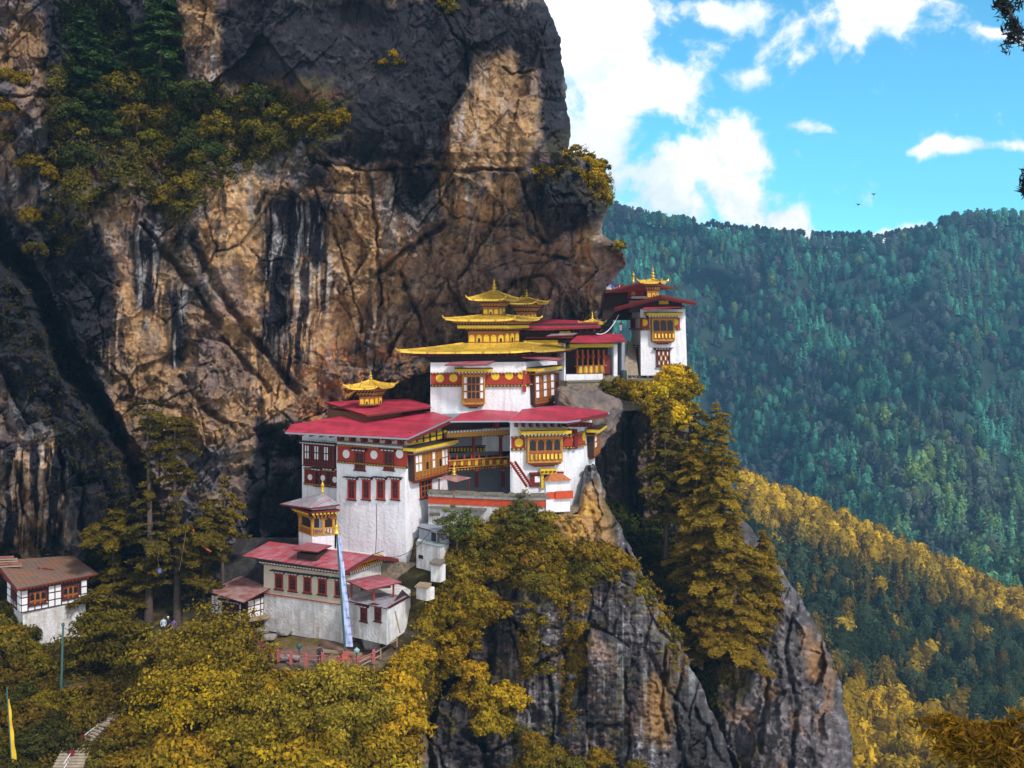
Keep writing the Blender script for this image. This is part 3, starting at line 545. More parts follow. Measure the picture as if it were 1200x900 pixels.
def hs_color(U, Vv):
    n1 = fbm(U / 30, Vv / 18, 611, 5); n2 = fbm(U / 8, Vv / 5, 613, 4)
    def mixc(c, col, k): k = np.clip(k, 0, 1)[..., None]; return c * (1 - k) + np.array(col) * k
    c = np.array((.055, .045, .012))[None, None] * (1 + .6 * n1[..., None]); c = mixc(c, (.14, .09, .015), smooth(n1 + n2, .0, .4) * .7); c = mixc(c, (.10, .075, .06), smooth(fbm(U / 20, Vv / 12, 615), .15, .35) * .6)
    c = mixc(c, (.05, .045, .045), poly_mask(U, Vv, [(200, 600), (360, 600), (420, 700), (300, 722), (240, 722), (200, 720)], 20))
    t = poly_mask(U + 8 * n1, Vv + 4 * n1, [(300, 736), (405, 742), (470, 738), (440, 782), (320, 780), (300, 752)], 8)
    c = mixc(c, (.20, .12, .085), t); c = mixc(c, (.16, .12, .02), t * smooth(fbm(U / 30, Vv / 8, 617, 3), .0, .2) * .8)
    c = mixc(c, (.24, .18, .14), poly_mask(U, Vv, [(330, 764), (470, 768), (440, 780), (330, 780)], 6) * .8)
    return np.clip(c * (1 + .5 * n2[..., None]), .004, .8)
HSR = [(630, 560), (680, 535), (740, 520), (800, 500), (900, 480), (960, 475)]
slope, YS = sheet('scrub_slope', 630, 960, [(630, -90), (960, -90)], HSR, 1.8, hs_depth, hs_color, edge_w=30, edge_r=5, edge_noise=4, back=3, backstep=1.2)

# --- valley side with golden pines, far mountain side, valley floor
def hillsheet(name, us, vtop, vbot, Yfun, rows, seed, amp, col):
    """vtop(u): crest line in photo pixels at its distance; Yfun(u, t) distance from crest (t=0) to foot (t=1)"""
    T = np.linspace(0, 1, rows); U = np.repeat(us[None], rows, 0); tt = np.repeat(T[:, None], len(us), 1)
    Vt = vtop(us)[None]; Vb = vbot(us)[None]; Vv = Vt + (Vb - Vt) * tt; Y = Yfun(U, tt)
    Y = Y + amp * fbm(U / 60, Vv / 60, seed, 5) * smooth(tt, 0, .1)
    co = np.stack([(U - CX) / F * Y, Y, (HY - Vv) / F * Y], -1)
    back = [co[0] + np.array([0, k * amp * 3, -k * k * amp * .9]) for k in range(6, 0, -1)]
    co = np.concatenate([np.stack(back), co], 0); r, c = co.shape[:2]; idx = np.arange(r * c).reshape(r, c)
    fc = np.stack([idx[1:, :-1], idx[1:, 1:], idx[:-1, 1:], idx[:-1, :-1]], -1).reshape(-1, 4)
    n = fbm(co[..., 0] / 20, co[..., 2] / 20, seed + 5, 5); C = np.array(col)[None, None] * (1 + .9 * n[..., None])
    o = np_mesh(name, co.reshape(-1, 3), fc, [M_ROCK], cols=np.clip(C, .003, 1).reshape(-1, 3)); tag(o, kind='structure')
    def look(u, v):
        t = np.clip((v - vtop(u)) / (vbot(u) - vtop(u)), 0, 1); return Yfun(u, t) + amp * fbm(u / 60, v / 60, seed, 5) * smooth(t, 0, .1)
    return o, look
_i = lambda p: (lambda u: np.interp(u, [a for a, b in p], [b for a, b in p]))
far_top = _i([(300, 300), (640, 262), (705, 250), (750, 262), (800, 272), (860, 282), (950, 290), (1030, 292), (1080, 284), (1120, 266), (1160, 262), (1200, 265), (1300, 240), (1600, 220)])
far_bot = lambda u: np.full_like(np.asarray(u, float), 760.)
def far_Y(u, t): return 1150 - 520 * t + 150 * np.sin((u - 700) / 75.) * t * (1 - t) * 2 + 110 * np.abs(np.sin((u * .9 + 330 * t) / 62. + .8 * np.sin(t * 5))) * np.sqrt(np.clip(t * (1 - t), 0, 1)) - 230 * smooth(u, 980, 1250) * (t * .8 + .1) + 60 * np.sin((u + 250 * t) / 47.) * t * (1 - t)
mountain, YM = hillsheet('mountain_side', np.arange(300, 1600, 7.), far_top, far_bot, far_Y, 130, 701, 38, (.02, .042, .03))
mid_top = _i([(500, 500), (700, 530), (860, 580), (905, 600), (950, 616), (1000, 638), (1050, 660), (1100, 682), (1150, 706), (1200, 728), (1300, 740), (1500, 800)])
mid_bot = lambda u: np.full_like(np.asarray(u, float), 1050.)
def mid_Y(u, t): return 450 - 255 * np.power(t, .8) + 14 * np.sin(u / 33. + 3 * t) * t
valley, YV = hillsheet('valley_slope', np.arange(500, 1500, 6.), mid_top, mid_bot, mid_Y, 100, 721, 12, (.03, .03, .012))
g = MB(); g.face([(-4000, -300, -330), (5000, -300, -330), (5000, 9000, -330), (-4000, 9000, -330)], mat('valley_ground', (.03, .045, .025), .95, noise=.6, nscale=.01)); tag(g.build('ground'), kind='structure')
# ------------------------------------------------------------------ building kit
class Fac:
    """a wall face between two ground points, each given by photo column and distance; s runs left to right, o outwards"""
    def __init__(s, u0, Y0, u1, Y1, z0=0, bat=0.0):
        s.A = V(((u0 - CX) / F * Y0, Y0)); s.B = V(((u1 - CX) / F * Y1, Y1)); s.len = (s.B - s.A).length
        s.e = (s.B - s.A) / s.len; s.n = V((s.e.y, -s.e.x)); s.z0 = z0; s.bat = bat
    def s_of(s, u):
        k = (u - CX) / F; return (k * s.A.y - s.A.x) / (s.e.x - k * s.e.y)
    def z_of(s, u, v):
        S = s.s_of(u); return (HY - v) / F * (s.A.y + s.e.y * S)
    def pt(s, S, z, o=0):
        o = o - s.bat * (z - s.z0); q = s.A + s.e * S + s.n * o; return V((q.x, q.y, z))
    def box(s, mb, s0, s1, z0, z1, o0, o1, m):
        mb.hexa([s.pt(s0, z0, o1), s.pt(s1, z0, o1), s.pt(s1, z0, o0), s.pt(s0, z0, o0), s.pt(s0, z1, o1), s.pt(s1, z1, o1), s.pt(s1, z1, o0), s.pt(s0, z1, o0)], m)
    def rect(s, u0, v0, u1, v1):
        um = (u0 + u1) / 2; return s.s_of(u0), s.s_of(u1), s.z_of(um, v1), s.z_of(um, v0)
    def pbox(s, mb, u0, v0, u1, v1, o0, o1, m):
        s0, s1, z0, z1 = s.rect(u0, v0, u1, v1); s.box(mb, s0, s1, z0, z1, o0, o1, m)
    def disc(s, mb, u, v, rad, o, m, n=16, ry=None):
        S = s.s_of(u); z = s.z_of(u, v); ry = ry or rad
        a = [s.pt(S + rad * math.cos(2 * math.pi * k / n), z + ry * math.sin(2 * math.pi * k / n), o) for k in range(n)]
        b = [s.pt(S + rad * math.cos(2 * math.pi * k / n), z + ry * math.sin(2 * math.pi * k / n), o - .08) for k in range(n)]
        mb.face(a, m)
        for k in range(n): mb.face([a[k], b[k], b[(k + 1) % n], a[(k + 1) % n]], m)

def walls(name, parent, facs, z0, z1, m, back=None, th=None):
    """closed body: the faces in view, plus the corner points `back` (x, y) behind them"""
    mb = MB(); bt = []; tp = []
    for i, f in enumerate(facs):
        if i == 0: bt.append(f.pt(0, z0)); tp.append(f.pt(0, z1))
        bt.append(f.pt(f.len, z0)); tp.append(f.pt(f.len, z1))
    for i in range(len(facs) - 1):      # mean of the two batters at a shared corner
        f, g_ = facs[i], facs[i + 1]; q = g_.pt(0, z1) + f.pt(f.len, z1); tp[i + 1] = q - V((g_.pt(0, z0).x, g_.pt(0, z0).y, z1)) if f.bat else q / 2; tp[i + 1].z = z1
    for (x, y) in back or []: bt.append(V((x, y, z0))); tp.append(V((x, y, z1)))
    n = len(bt)
    for i in range(n): j = (i + 1) % n; mb.face([bt[i], bt[j], tp[j], tp[i]], m)
    mb.face(tp, m); mb.face(list(reversed(bt)), m)
    return mb.build(name, parent)

def dentils(mb, f, s0, s1, z, h, o, m, sp=.34, d=.12):
    n = max(2, int((s1 - s0) / sp)); w = (s1 - s0) / n
    for k in range(n): f.box(mb, s0 + k * w + w * .2, s0 + k * w + w * .75, z, z + h, o, o + d, m)
def cornice(mb, f, s0, s1, z, layers):
    """layers bottom to top: ('b', height, out, material) solid or ('d', height, out, back material, dentil material)"""
    for L in layers:
        if L[0] == 'b': f.box(mb, s0 - L[2] * .6, s1 + L[2] * .6, z, z + L[1], -.05, L[2], L[3])
        else:
            f.box(mb, s0 - L[2] * .5, s1 + L[2] * .5, z, z + L[1], -.05, L[2] * .8, L[3]); dentils(mb, f, s0 - L[2] * .5, s1 + L[2] * .5, z, L[1] * .9, L[2] * .8 - .001, L[4], d=L[2] * .2 + .05)
        z += L[1]
    return z

def window(parent, f, u0, v0, u1, v1, rows, out=.14, fr=M_TIMB, mull=None, fw=.13, mw=.07, top='small', bracket=False, name='window', heights=None, topm=M_YEL, apron=None, label=None):
    """rows: strings top to bottom, d unlit pane, w white panel, g gold panel, a unlit arch, r red panel, . nothing; returns the frame, its panes hang below it"""
    mull = mull or fr; bk = max(out * .45, out - .09); s0, s1, z0, z1 = f.rect(u0, v0, u1, v1); mb = MB(); pn = MB(); hs = heights or [1] * len(rows); H = z1 - z0 - 2 * fw; tot = sum(hs)
    f.box(mb, s0, s1, z0, z1, -.05, bk, M_DARK if fr is not M_TIMY else fr)
    f.box(mb, s0, s0 + fw, z0, z1, bk - .02, out, fr); f.box(mb, s1 - fw, s1, z0, z1, bk - .02, out, fr)
    f.box(mb, s0 + fw, s1 - fw, z1 - fw, z1, bk - .02, out - .003, fr); f.box(mb, s0 + fw, s1 - fw, z0, z0 + fw, bk - .02, out - .003, fr)
    z = z1 - fw
    for r, row in enumerate(rows):
        h = H * hs[r] / tot; cw = (s1 - s0 - 2 * fw) / len(row)
        if r: f.box(mb, s0 + fw, s1 - fw, z - mw / 2, z + mw / 2, bk - .02, out - .006, mull)
        for c, ch in enumerate(row):
            a, b = s0 + fw + c * cw, s0 + fw + (c + 1) * cw
            if c: f.box(mb, a - mw / 2, a + mw / 2, z - h, z, bk - .02, out - .009, mull)
            g_ = mw * .5 + .03; po = bk + .015
            if ch == '.': continue
            if ch == 'a':
                cx = (a + b) / 2; w = cw / 2 - mw * .55; zb = z - h + mw * .6; zt = z - mw * .8 - w * .9
                pts = [f.pt(cx - w, zb, po), f.pt(cx + w, zb, po)] + [f.pt(cx + w * math.cos(t), zt + w * .95 * math.sin(t) * (1 + .25 * (abs(math.cos(t)) < .3)), po) for t in [math.pi * k / 8 for k in range(9)]]
                f.box(mb, a + mw / 2, b - mw / 2, z - h + mw * .1, z - mw * .1, bk - .02, bk + .008, mull)
                pn.face(pts, M_BLACK)
            else:
                f.box(pn, a + g_, b - g_, z - h + g_, z - g_, bk - .01, po, {'d': M_BLACK, 'w': M_WPAN, 'g': M_YEL, 'r': M_DRED, 't': M_TIMB}[ch])
        z -= h
    if top == 'small': cornice(mb, f, s0 - .05, s1 + .05, z1 + .002, [('b', .07, out + .06, M_DRED), ('d', .12, out + .2, M_DARK, M_WDOT), ('b', .08, out + .36, M_DARK)])
    elif top == 'big': cornice(mb, f, s0 - .05, s1 + .05, z1 + .002, [('b', .1, out + .1, M_TIMB), ('d', .14, out + .25, M_DARK, M_TIMY), ('d', .14, out + .42, M_DARK, M_WDOT), ('b', .32, out + .62, topm), ('b', .07, out + .68, M_DARK)])
    if bracket:
        for k in range(3): f.box(mb, s0 + .15 + .3 * k, s1 - .15 - .3 * k, z0 - .14 * (k + 1), z0 - .14 * k - .002, -.05, out * (1 - .27 * k), (M_DRED, M_TIMB, M_DRED)[k])
    if not bracket: f.box(mb, s0 - .1, s1 + .1, z0 - .09, z0 - .002, -.05, out + .06, M_DARK)
    o = mb.build(name, parent, label=label)
    p = pn.build('panes', o)
    return o

def band(parent, f, u0, u1, v0, v1, m=M_REDBAND, discs=(), dm=M_YEL, dr=.38, dent=True, out=.06, name='red_band', lower=True):
    mb = MB(); um = (u0 + u1) / 2; s0, s1 = f.s_of(u0), f.s_of(u1); z0, z1 = f.z_of(um, v1), f.z_of(um, v0)
    f.box(mb, s0, s1, z0, z1, -.05, out, m)
    if dent:
        f.box(mb, s0 - .03, s1 + .03, z1 + .002, z1 + .12, -.05, out + .1, M_DARK); dentils(mb, f, s0, s1, z1 + .01, .1, out + .1, M_TIMY)
        if lower: f.box(mb, s0 - .03, s1 + .03, z0 - .24, z0 - .002, -.05, out + .07, M_DARK); dentils(mb, f, s0, s1, z0 - .18, .13, out + .07, M_TIMY)
    o = mb.build(name, parent); md = []
    for (u, v) in discs:
        d = MB(); f.disc(d, u, v, dr, out + .05, dm); d.build('medallion', o)
    return o

def plane3(a, b, c):
    a, b, c = (P(*x) for x in (a, b, c)); n = (b - a).cross(c - a).normalized()
    def hit(u, v):
        d = V(((u - CX) / F, 1, (HY - v) / F)); return d * (a.dot(n) / d.dot(n))
    return hit
def roof(parent, anchors, pts, th=.14, m=M_ROOF, edge=M_DRED, name='roof', seams=0, rafters=None):
    hit = plane3(*anchors); mb = MB(); q = [hit(u, v) for u, v in pts]; mb.slab(q, th, m, edge)
    if seams:          # raised seams between the tin sheets, from the eave (points 0-1) to the top (points 3-2)
        for k in range(1, seams):
            t = k / seams; a = q[0].lerp(q[1], t); b = q[3].lerp(q[2], t); mb.beam(a + V((0, 0, .02)), b + V((0, 0, .02)), .05, .05, m)
    if rafters:
        n, ln = rafters
        for k in range(n):
            t = (k + .5) / n; a = q[0].lerp(q[1], t); b = a.lerp(q[3].lerp(q[2], t), ln); mb.beam(a - V((0, 0, th + .09)), b - V((0, 0, th + .09)), .12, .14, M_DRED)
    return mb.build(name, parent), q

def quad_roof(mb, C, q, z0, h, m, under, top=.06, lift=.35, th=.16, curve=1.7, n=8, steps=6):
    """hipped roof with swept-up corners over the plan quad q around C"""
    C = V((C[0], C[1])); rings = []
    for k in range(steps + 1):
        t = k / steps; r = 1 - (1 - top) * t; ring = []
        for i in range(4):
            a, b = V(q[i]) * r, V(q[(i + 1) % 4]) * r
            for j in range(n):
                w = j / n; p = C + a.lerp(b, w); c = abs(2 * w - 1) ** 5 * (1 - t) ** 1.5 * lift
                ring.append(V((p.x, p.y, z0 + h * t ** curve * .65 + h * t * .35 + c)))
        rings.append(ring)
    N_ = 4 * n
    for k in range(steps):
        for j in range(N_): mb.face([rings[k][j], rings[k][(j + 1) % N_], rings[k + 1][(j + 1) % N_], rings[k + 1][j]], m)
    mb.face(rings[-1], m)
    lo = [p - V((0, 0, th)) for p in rings[0]]; inn = [V((C.x + (p.x - C.x) * .72, C.y + (p.y - C.y) * .72, z0 - th * .4)) for p in lo]
    for j in range(N_):
        mb.face([lo[j], lo[(j + 1) % N_], rings[0][(j + 1) % N_], rings[0][j]], m); mb.face([inn[j], inn[(j + 1) % N_], lo[(j + 1) % N_], lo[j]], under)
    for i in range(4):      # ribs on the hips, and curled tips
        a = rings[0][i * n]; mb.tube([rings[k][i * n] + V((0, 0, .03)) for k in range(steps + 1)], .06, m, 5)
        d = (a - V((C.x, C.y, a.z))).normalized(); mb.tube([a - d * .1, a + d * .22 + V((0, 0, .06)), a + d * .34 + V((0, 0, .3))], [.1, .09, .03], m, 5)
    return rings
def finial(mb, c, h, m=M_GOLD, r=1.0):
    k = h / 2.0
    mb.lathe(c, [(.42 * k * r, 0), (.45 * k * r, .12 * k), (.2 * k * r, .2 * k), (.16 * k * r, .3 * k), (.34 * k * r, .42 * k), (.36 * k * r, .5 * k), (.15 * k * r, .62 * k), (.12 * k * r, .75 * k), (.24 * k * r, .85 * k), (.25 * k * r, .95 * k), (.1 * k * r, 1.1 * k), (.08 * k * r, 1.25 * k), (.14 * k * r, 1.35 * k), (.13 * k * r, 1.5 * k), (.05 * k * r, 1.6 * k), (.012 * k, 2.0 * k)], m, 10)
def quad_body(mb, C, q, z0, z1, m):
    C = V(C); a = [C + V(p) for p in q]
    mb.hexa([V((p.x, p.y, z0)) for p in a] + [V((p.x, p.y, z1)) for p in a], m)
def scq(q, k): return [(a * k, b * k) for a, b in q]
def lantern(parent, C, q, z0, z1, cells=3, steps=3, bodym=M_TIMB, panel=M_YEL):
    """the little painted storey below a gilded roof: body with arched panels and stepped, toothed cornices flaring outwards"""
    Hh = z1 - z0; zb = z0 + Hh * .52; mb = MB(); quad_body(mb, C, scq(q, 1), z0, zb, bodym)
    z = zb
    for k in range(steps + 1):
        h = Hh * .48 / (steps + 1); quad_body(mb, C, scq(q, 1.08 + .17 * k), z, z + h * .55, (M_DARK, M_TIMB)[k % 2]); quad_body(mb, C, scq(q, 1.02 + .17 * k), z + h * .55, z + h, M_DARK)
        for i in (0, 1):
            a, b = V(C) + V(q[i]) * (1.1 + .17 * k), V(C) + V(q[i + 1]) * (1.1 + .17 * k); n = max(4, int((b - a).length / .3)); ez = (b - a).angle_signed(V((1, 0)))
            for j in range(n):
                p = a.lerp(b, (j + .5) / n); mb.box((p.x, p.y, z + h * .75), (.13, .16, h * .42), M_TIMY, ez)
        z += h
    o = mb.build('lantern_storey', parent)
    pn = MB()
    for i in (0, 1):
        a, b = V(C) + V(q[i]), V(C) + V(q[i + 1]); e = (b - a); L_ = e.length; e = e / L_; n = V((e.y, -e.x)); nc = cells if i == 0 else max(2, int(cells * .7))
        for j in range(nc):
            for (w, hh, off_, mm) in ((.36, .74, .03, panel), (.16, .5, .05, M_BLACK if j % 3 == 1 else panel)):
                cc = a + e * L_ * (j + .5) / nc; w2 = L_ / nc * w; zb2 = z0 + Hh * .08; zt = z0 + Hh * .52 * hh * .75
                pts = [(cc - e * w2, zb2), (cc + e * w2, zb2)] + [(cc + e * w2 * math.cos(t), zt + w2 * .8 * math.sin(t)) for t in [math.pi * x / 6 for x in range(7)]]
                pn.face([V((p.x + n.x * off_, p.y + n.y * off_, zz)) for p, zz in pts], mm)
    pn.build('arched_panel', o)
    return o

# ================================================================== the monastery
# ---- white main building on the left
t = thing('main_building', 'tall whitewashed block with four small dark windows in a row under a white-dotted red band', 'monastery building', P(450, 640, 108))
zb_ = P(477, 655, 104).z
fw_ = Fac(354, 112.3, 396, 109.8, zb_); fl = Fac(394, 108.3, 477, 104, zb_, .012); fr_ = Fac(477, 104, 526, 111.2, zb_, .03)
ztop = P(477, 514, 104).z
walls('wall', t, [fl, fr_], zb_ - 3, ztop + .3, M_WHITE, back=[(P(526, 0, 118).x, 118), (P(394, 0, 116).x, 116)])
b = band(t, fl, 395, 476.5, 525, 543, discs=[(405.5, 532), (438, 533), (468, 532)], dm=M_WDOT, dr=.42)
mb = MB()       # frieze of beam ends under the eave
s0, s1 = fl.s_of(396), fl.s_of(477); z = fl.z_of(436, 523)
fl.box(mb, s0, s1, z + .35, z + 1.1, -.05, .08, M_CREAM)
for k in range(6): fl.box(mb, s0 + .5 + k * (s1 - s0 - .8) / 5.2, s0 + .75 + k * (s1 - s0 - .8) / 5.2, z + .4, z + 1.05, 0, .9, M_DRED)
fl.box(mb, s0, s1, z + .18, z + .34, -.05, .22, M_SLATE)
mb.build('eave_beams', t)
for (a, b_) in ((415.5, 427.5), (449.5, 461.5)): window(t, fl, a, 529, b_, 551, ['dd', 'dd', 'dd'], fr=M_DRED, fw=.2)
for a in (407.5, 424.5, 441.5, 458.5): window(t, fl, a, 562, a + 9.5, 585.5, ['dd', 'dd', 'dd', 'dd'], fr=M_REDBAND, fw=.17, mull=M_DRED)
window(t, fr_, 481.5, 528, 521.5, 557.5, ['wwtttwttww', 'wwtdtwtdww', 'tttttttttt'], heights=[1, 1, .75], out=.75, fr=M_TIMB, mull=M_TIMY, top='big', bracket=True, fw=.12, mw=.05, label='white and brown bay window with a yellow cornice')
window(t, fr_, 494, 561, 507, 583, ['ddd', 'ddd', 'ddd'], fr=M_REDBAND, fw=.18, mull=M_TIMB)
# wing
walls('wing_wall', t, [fw_], zb_ + 1, ztop + .1, M_WHITE, back=[(P(396, 0, 115).x, 115), (P(354, 0, 117).x, 117)])
window(t, fw_, 358, 521, 394, 546, ['wwrrwwrrwwrr', 'wwrrwwrrwwrr', 'rrrrrrrrrrrr'], heights=[1, 1, .7], out=.35, fr=M_DRED, mull=M_DARK, fw=.12, mw=.05, top='small')
band(t, fw_, 357, 395, 551, 567, m=M_DRED, discs=[(364, 559), (379, 560), (393, 562)], dm=M_WDOT, dr=.3)
for a in (369.5, 383): window(t, fw_, a, 551, a + 7, 569, ['d', 'd'], fr=M_DRED, fw=.14, out=.2)
# gable infill over the bay
mb = MB(); hit = plane3((479, 520, 104), (526, 500, 110.5), (500, 490, 107.3))
fr_.pbox(mb, 479, 508, 524, 517.5, .05, .3, M_YEL)
for k in range(6): fr_.pbox(mb, 480.5 + k * 7.6, 506.5 - k * .9, 481.7 + k * 7.6, 519 - k * .6, .3, .38, M_DARK)
fr_.pbox(mb, 481, 511.8, 523, 513, .3, .36, M_DARK)
mb.build('gable_infill', t)
anch = ((335, 506, 108), (477, 513, 102.5), (505, 483, 114.4))
o, q = roof(t, anch, [(334, 506.5), (478, 513.6), (531, 489.5), (506, 482), (470, 482), (404, 487), (342, 497)], .16, M_ROOF, M_GUTTER)
mb = MB()
for k in range(12):
    tt = (k + .5) / 12; a = q[0].lerp(q[1], tt); mb.beam(a - V((0, 0, .26)), a + V((.9, 2.2, .12)) - V((0, 0, .26)), .13, .16, M_DRED)
a, b2 = q[1], q[2]; mb.beam(a - V((0, 0, .3)), b2 - V((0, 0, .3)), .16, .3, M_DRED)
mb.build('rafters', t)
mb = MB(); mb.tube([P(441, 590, 103.9), P(441.5, 618, 103.9), P(440, 648, 103.6)], .035, M_WIRE, 5); mb.build('downpipe', t)

# ---- upper red roof with gilded lantern
t = thing('shrine_hall', 'low brown hall with a raised red roof against the orange rock', 'monastery building', P(430, 486, 113))
f1 = Fac(384, 117.2, 428, 111.2); walls('wall', t, [f1, Fac(428, 111.2, 470, 113.5)], -12.5, -9.9, mat('brown_boards', (.16, .07, .03), noise=.6, nscale=3, stretch=(4, 4, .5)), back=[(P(470, 0, 121).x, 121), (P(400, 0, 123).x, 123)])
o, q = roof(t, ((380.5, 470.5, 118), (430, 486.2, 110), (503, 476, 114)), [(380.5, 471), (430, 486.5), (446, 484.5), (505, 476.5), (503, 474), (480, 467.3), (424, 468.6)], .18, M_ROOF, M_DRED)
TQ = [(-9.65, -7.5), (4.0, -5.5), (9.65, 7.5), (-4.0, 5.5)]
def pagoda_top(name, label, u, Y, k, vbase, vl, ve, vtop, vfin, group=None, lift=.3, wide=.45, cells=3):
    C = ((u - CX) / F * Y, Y); Z = lambda v: (HY - v) / F * Y
    t = thing(name, label, 'gilded lantern roof', (C[0], C[1], Z(vbase)), group)
    lantern(t, C, scq(TQ, k * wide), Z(vbase) - .3, Z(ve) - .05, cells)
    mb = MB(); rg = quad_roof(mb, C, scq(TQ, k), Z(ve), Z(vtop) - Z(ve), M_GOLD, M_DRED, lift=lift, th=.14); mb.build('roof', t)
    mb = MB(); finial(mb, (C[0], C[1], Z(vtop) - .08), Z(vfin) - Z(vtop) + .1); mb.build('finial', t, smooth=True)
    return t
pagoda_top('gilded_lantern', 'small gold-roofed lantern standing alone on a red roof beside the orange rock', 434.5, 114, .245, 471, 458, 454, 445.5, 433)

# ---- golden temple
t = thing('golden_temple', 'white chapel with a red band of gold discs under three stacked golden roofs', 'temple', P(560, 480, 120))
TC = (-1.95, 120.5)
zt0 = P(505, 485, 114.5).z; fa = Fac(504.5, 114.6, 619, 116, zt0 - 2, .012); fb = Fac(619, 116, 655, 124.5, zt0 - 2, .03); zt1 = P(505, 425, 114.5).z
walls('wall', t, [fa, fb], zt0 - 4, zt1, M_WHITE, back=[(P(650, 0, 132).x, 130), (-8.5, 124)])
mb = MB(); fa.box(mb, .1, fa.len - .1, zt1 - .2, zt1 + .9, -1.2, -.9, M_DARK); mb.build('attic', t)
for (a, b_) in ((505, 541), (569, 618)): band(t, fa, a, b_, 438, 450.5, discs=[(515.5, 443.3), (531.3, 442.9)] if a < 520 else [(580.5, 440.7), (596.5, 440.2), (611, 439.6)], dm=M_YEL, dr=.43)
band(t, fb, 620, 625.5, 437, 449)
window(t, fa, 541, 439.5, 568, 473.5, ['waaaw', 'waaaw', 'waaaw', 'ttttt'], heights=[1, 1, 1, .55], out=.5, fr=M_TIMY, mull=M_TIMB, top='big', bracket=True, fw=.14, mw=.09, label='brown lattice bay window with white side panels')
window(t, fb, 623, 437.5, 646, 471, ['wtwtw', 'wtwtw', 'wtwtw', 'ttttt'], heights=[1, 1, 1, .5], out=.6, fr=M_TIMB, mull=M_TIMB, top='big', bracket=True, fw=.14, mw=.07)
window(t, fb, 650, 437, 655, 455, ['d', 'd'], fr=M_DRED, fw=.12)
mb = MB(); fa.pbox(mb, 612.5, 434, 616.5, 459, .02, .16, M_REDBAND); mb.build('red_post', t)
# little awnings over the windows
roof(t, ((522, 427.2, 112.6), (578, 424, 113.3), (576, 421.8, 115)), [(521, 427.5), (570, 427.2), (580, 422.8), (530, 423.6)], .1, M_ROOFOLD, M_DRED, 'awning')
roof(t, ((612, 419, 114.6), (662, 421, 120), (640, 417.5, 120.5)), [(612, 418.5), (655, 422.5), (662, 419.6), (618, 417)], .1, M_ROOFOLD, M_DRED, 'awning')
def tier(k, zE, h, topk, wallk, z0, lift=.3, cells=5):
    if wallk: lantern(t, TC, scq(TQ, wallk), z0, zE - .02, cells, 3)
    mb = MB(); quad_roof(mb, TC, scq(TQ, k), zE, h, M_GOLD, M_DRED, top=topk, lift=lift, th=.2, curve=1.3); return mb.build('golden_roof', t)
zE1 = -3.72; tier(1.0, zE1, .80, .34, 0, 0, .18)
mb = MB()      # beams and boards between the wall and the lowest golden roof
quad_body(mb, TC, scq(TQ, .66), zt1 - .1, zE1 - .05, M_DARK)
for i in (0, 1):
    a, b_ = V(TC) + V(TQ[i]) * .93, V(TC) + V(TQ[i + 1]) * .93; n = 14
    for j in range(n):
        p = a.lerp(b_, (j + .5) / n); d = (V(TC) - p).normalized() * 2.8; mb.beam((p.x, p.y, zE1 - .32), (p.x + d.x, p.y + d.y, zE1 - .32), .16, .2, M_DRED)
mb.build('rafters', t)
z2 = (HY - 374.5) / F * 116.5; C2 = zE1 + .72
tier(.53, z2, .5, .26, .285, C2, .16, 5)
mb = MB(); quad_body(mb, TC, scq(TQ, .40), z2 - .95, z2 - .50, M_YEL); quad_body(mb, TC, scq(TQ, .38), z2 - .50, z2 - .02, M_DARK); mb.build('yellow_cornice', t)
z3 = (HY - 350.5) / F * 118.2; tier(.285, z3, .95, .1, .125, z2 + .45, .14, 3)
mb = MB(); finial(mb, (TC[0], TC[1], z3 + .88), (HY - 324.5) / F * 120.5 - z3 - .88, r=1.0); mb.build('finial', t, smooth=True)

# ---- red roofs and dark galleries behind the golden temple
t = thing('rear_hall', 'long dark timber hall with magenta roof behind the golden temple', 'monastery building', P(650, 420, 130))
fh = Fac(600, 126, 700, 129.5); walls('wall', t, [fh], -7.5, -.9, M_DARK, back=[(P(700, 0, 137).x, 137), (P(600, 0, 137).x, 137)])
roof(t, ((608, 384.5, 124.5), (706, 382.5, 128.5), (706, 376, 134)), [(604, 385), (640, 385.2), (704, 382.4), (700, 377), (652, 374.3), (606, 375)], .2, M_ROOF, M_DRED)
mb = MB(); fh.pbox(mb, 612, 398.5, 652, 403.5, .05, .55, M_YEL); fh.pbox(mb, 612, 394.5, 668, 396.3, .05, 1.0, M_DRED)
for k in range(12): fh.pbox(mb, 612 + k * 8, 386, 613 + k * 8, 388.5, 0, 1.0, M_DRED)
fh.pbox(mb, 655, 388, 668, 391, .05, .2, M_YEL)
mb.build('eave_beams', t)
roof(t, ((640, 393, 122.5), (673, 392, 123.5), (676, 389.5, 126)), [(640, 393.6), (672, 392.4), (677, 390), (646, 391.3)], .1, M_ROOFGREY, M_DRED, 'lean_to_roof')
mb = MB(); Cq = ((694 - CX) / F * 133, 133); quad_roof(mb, Cq, scq(TQ, .16), (HY - 379) / F * 133, .5, M_GOLD, M_DRED, lift=.1); quad_body(mb, Cq, scq(TQ, .09), (HY - 384) / F * 133, (HY - 379) / F * 133, M_TIMB)
mb.build('gold_turret_roof', t); mb = MB(); finial(mb, (Cq[0], Cq[1], (HY - 376) / F * 133), 1.2); mb.build('finial', t, smooth=True)
pagoda_top('gilded_lantern', 'gold-roofed lantern half hidden to the right of the topmost golden roof', 617, 126.5, .27, 373, 361, 355.5, 348.5, 336.5, lift=.25)

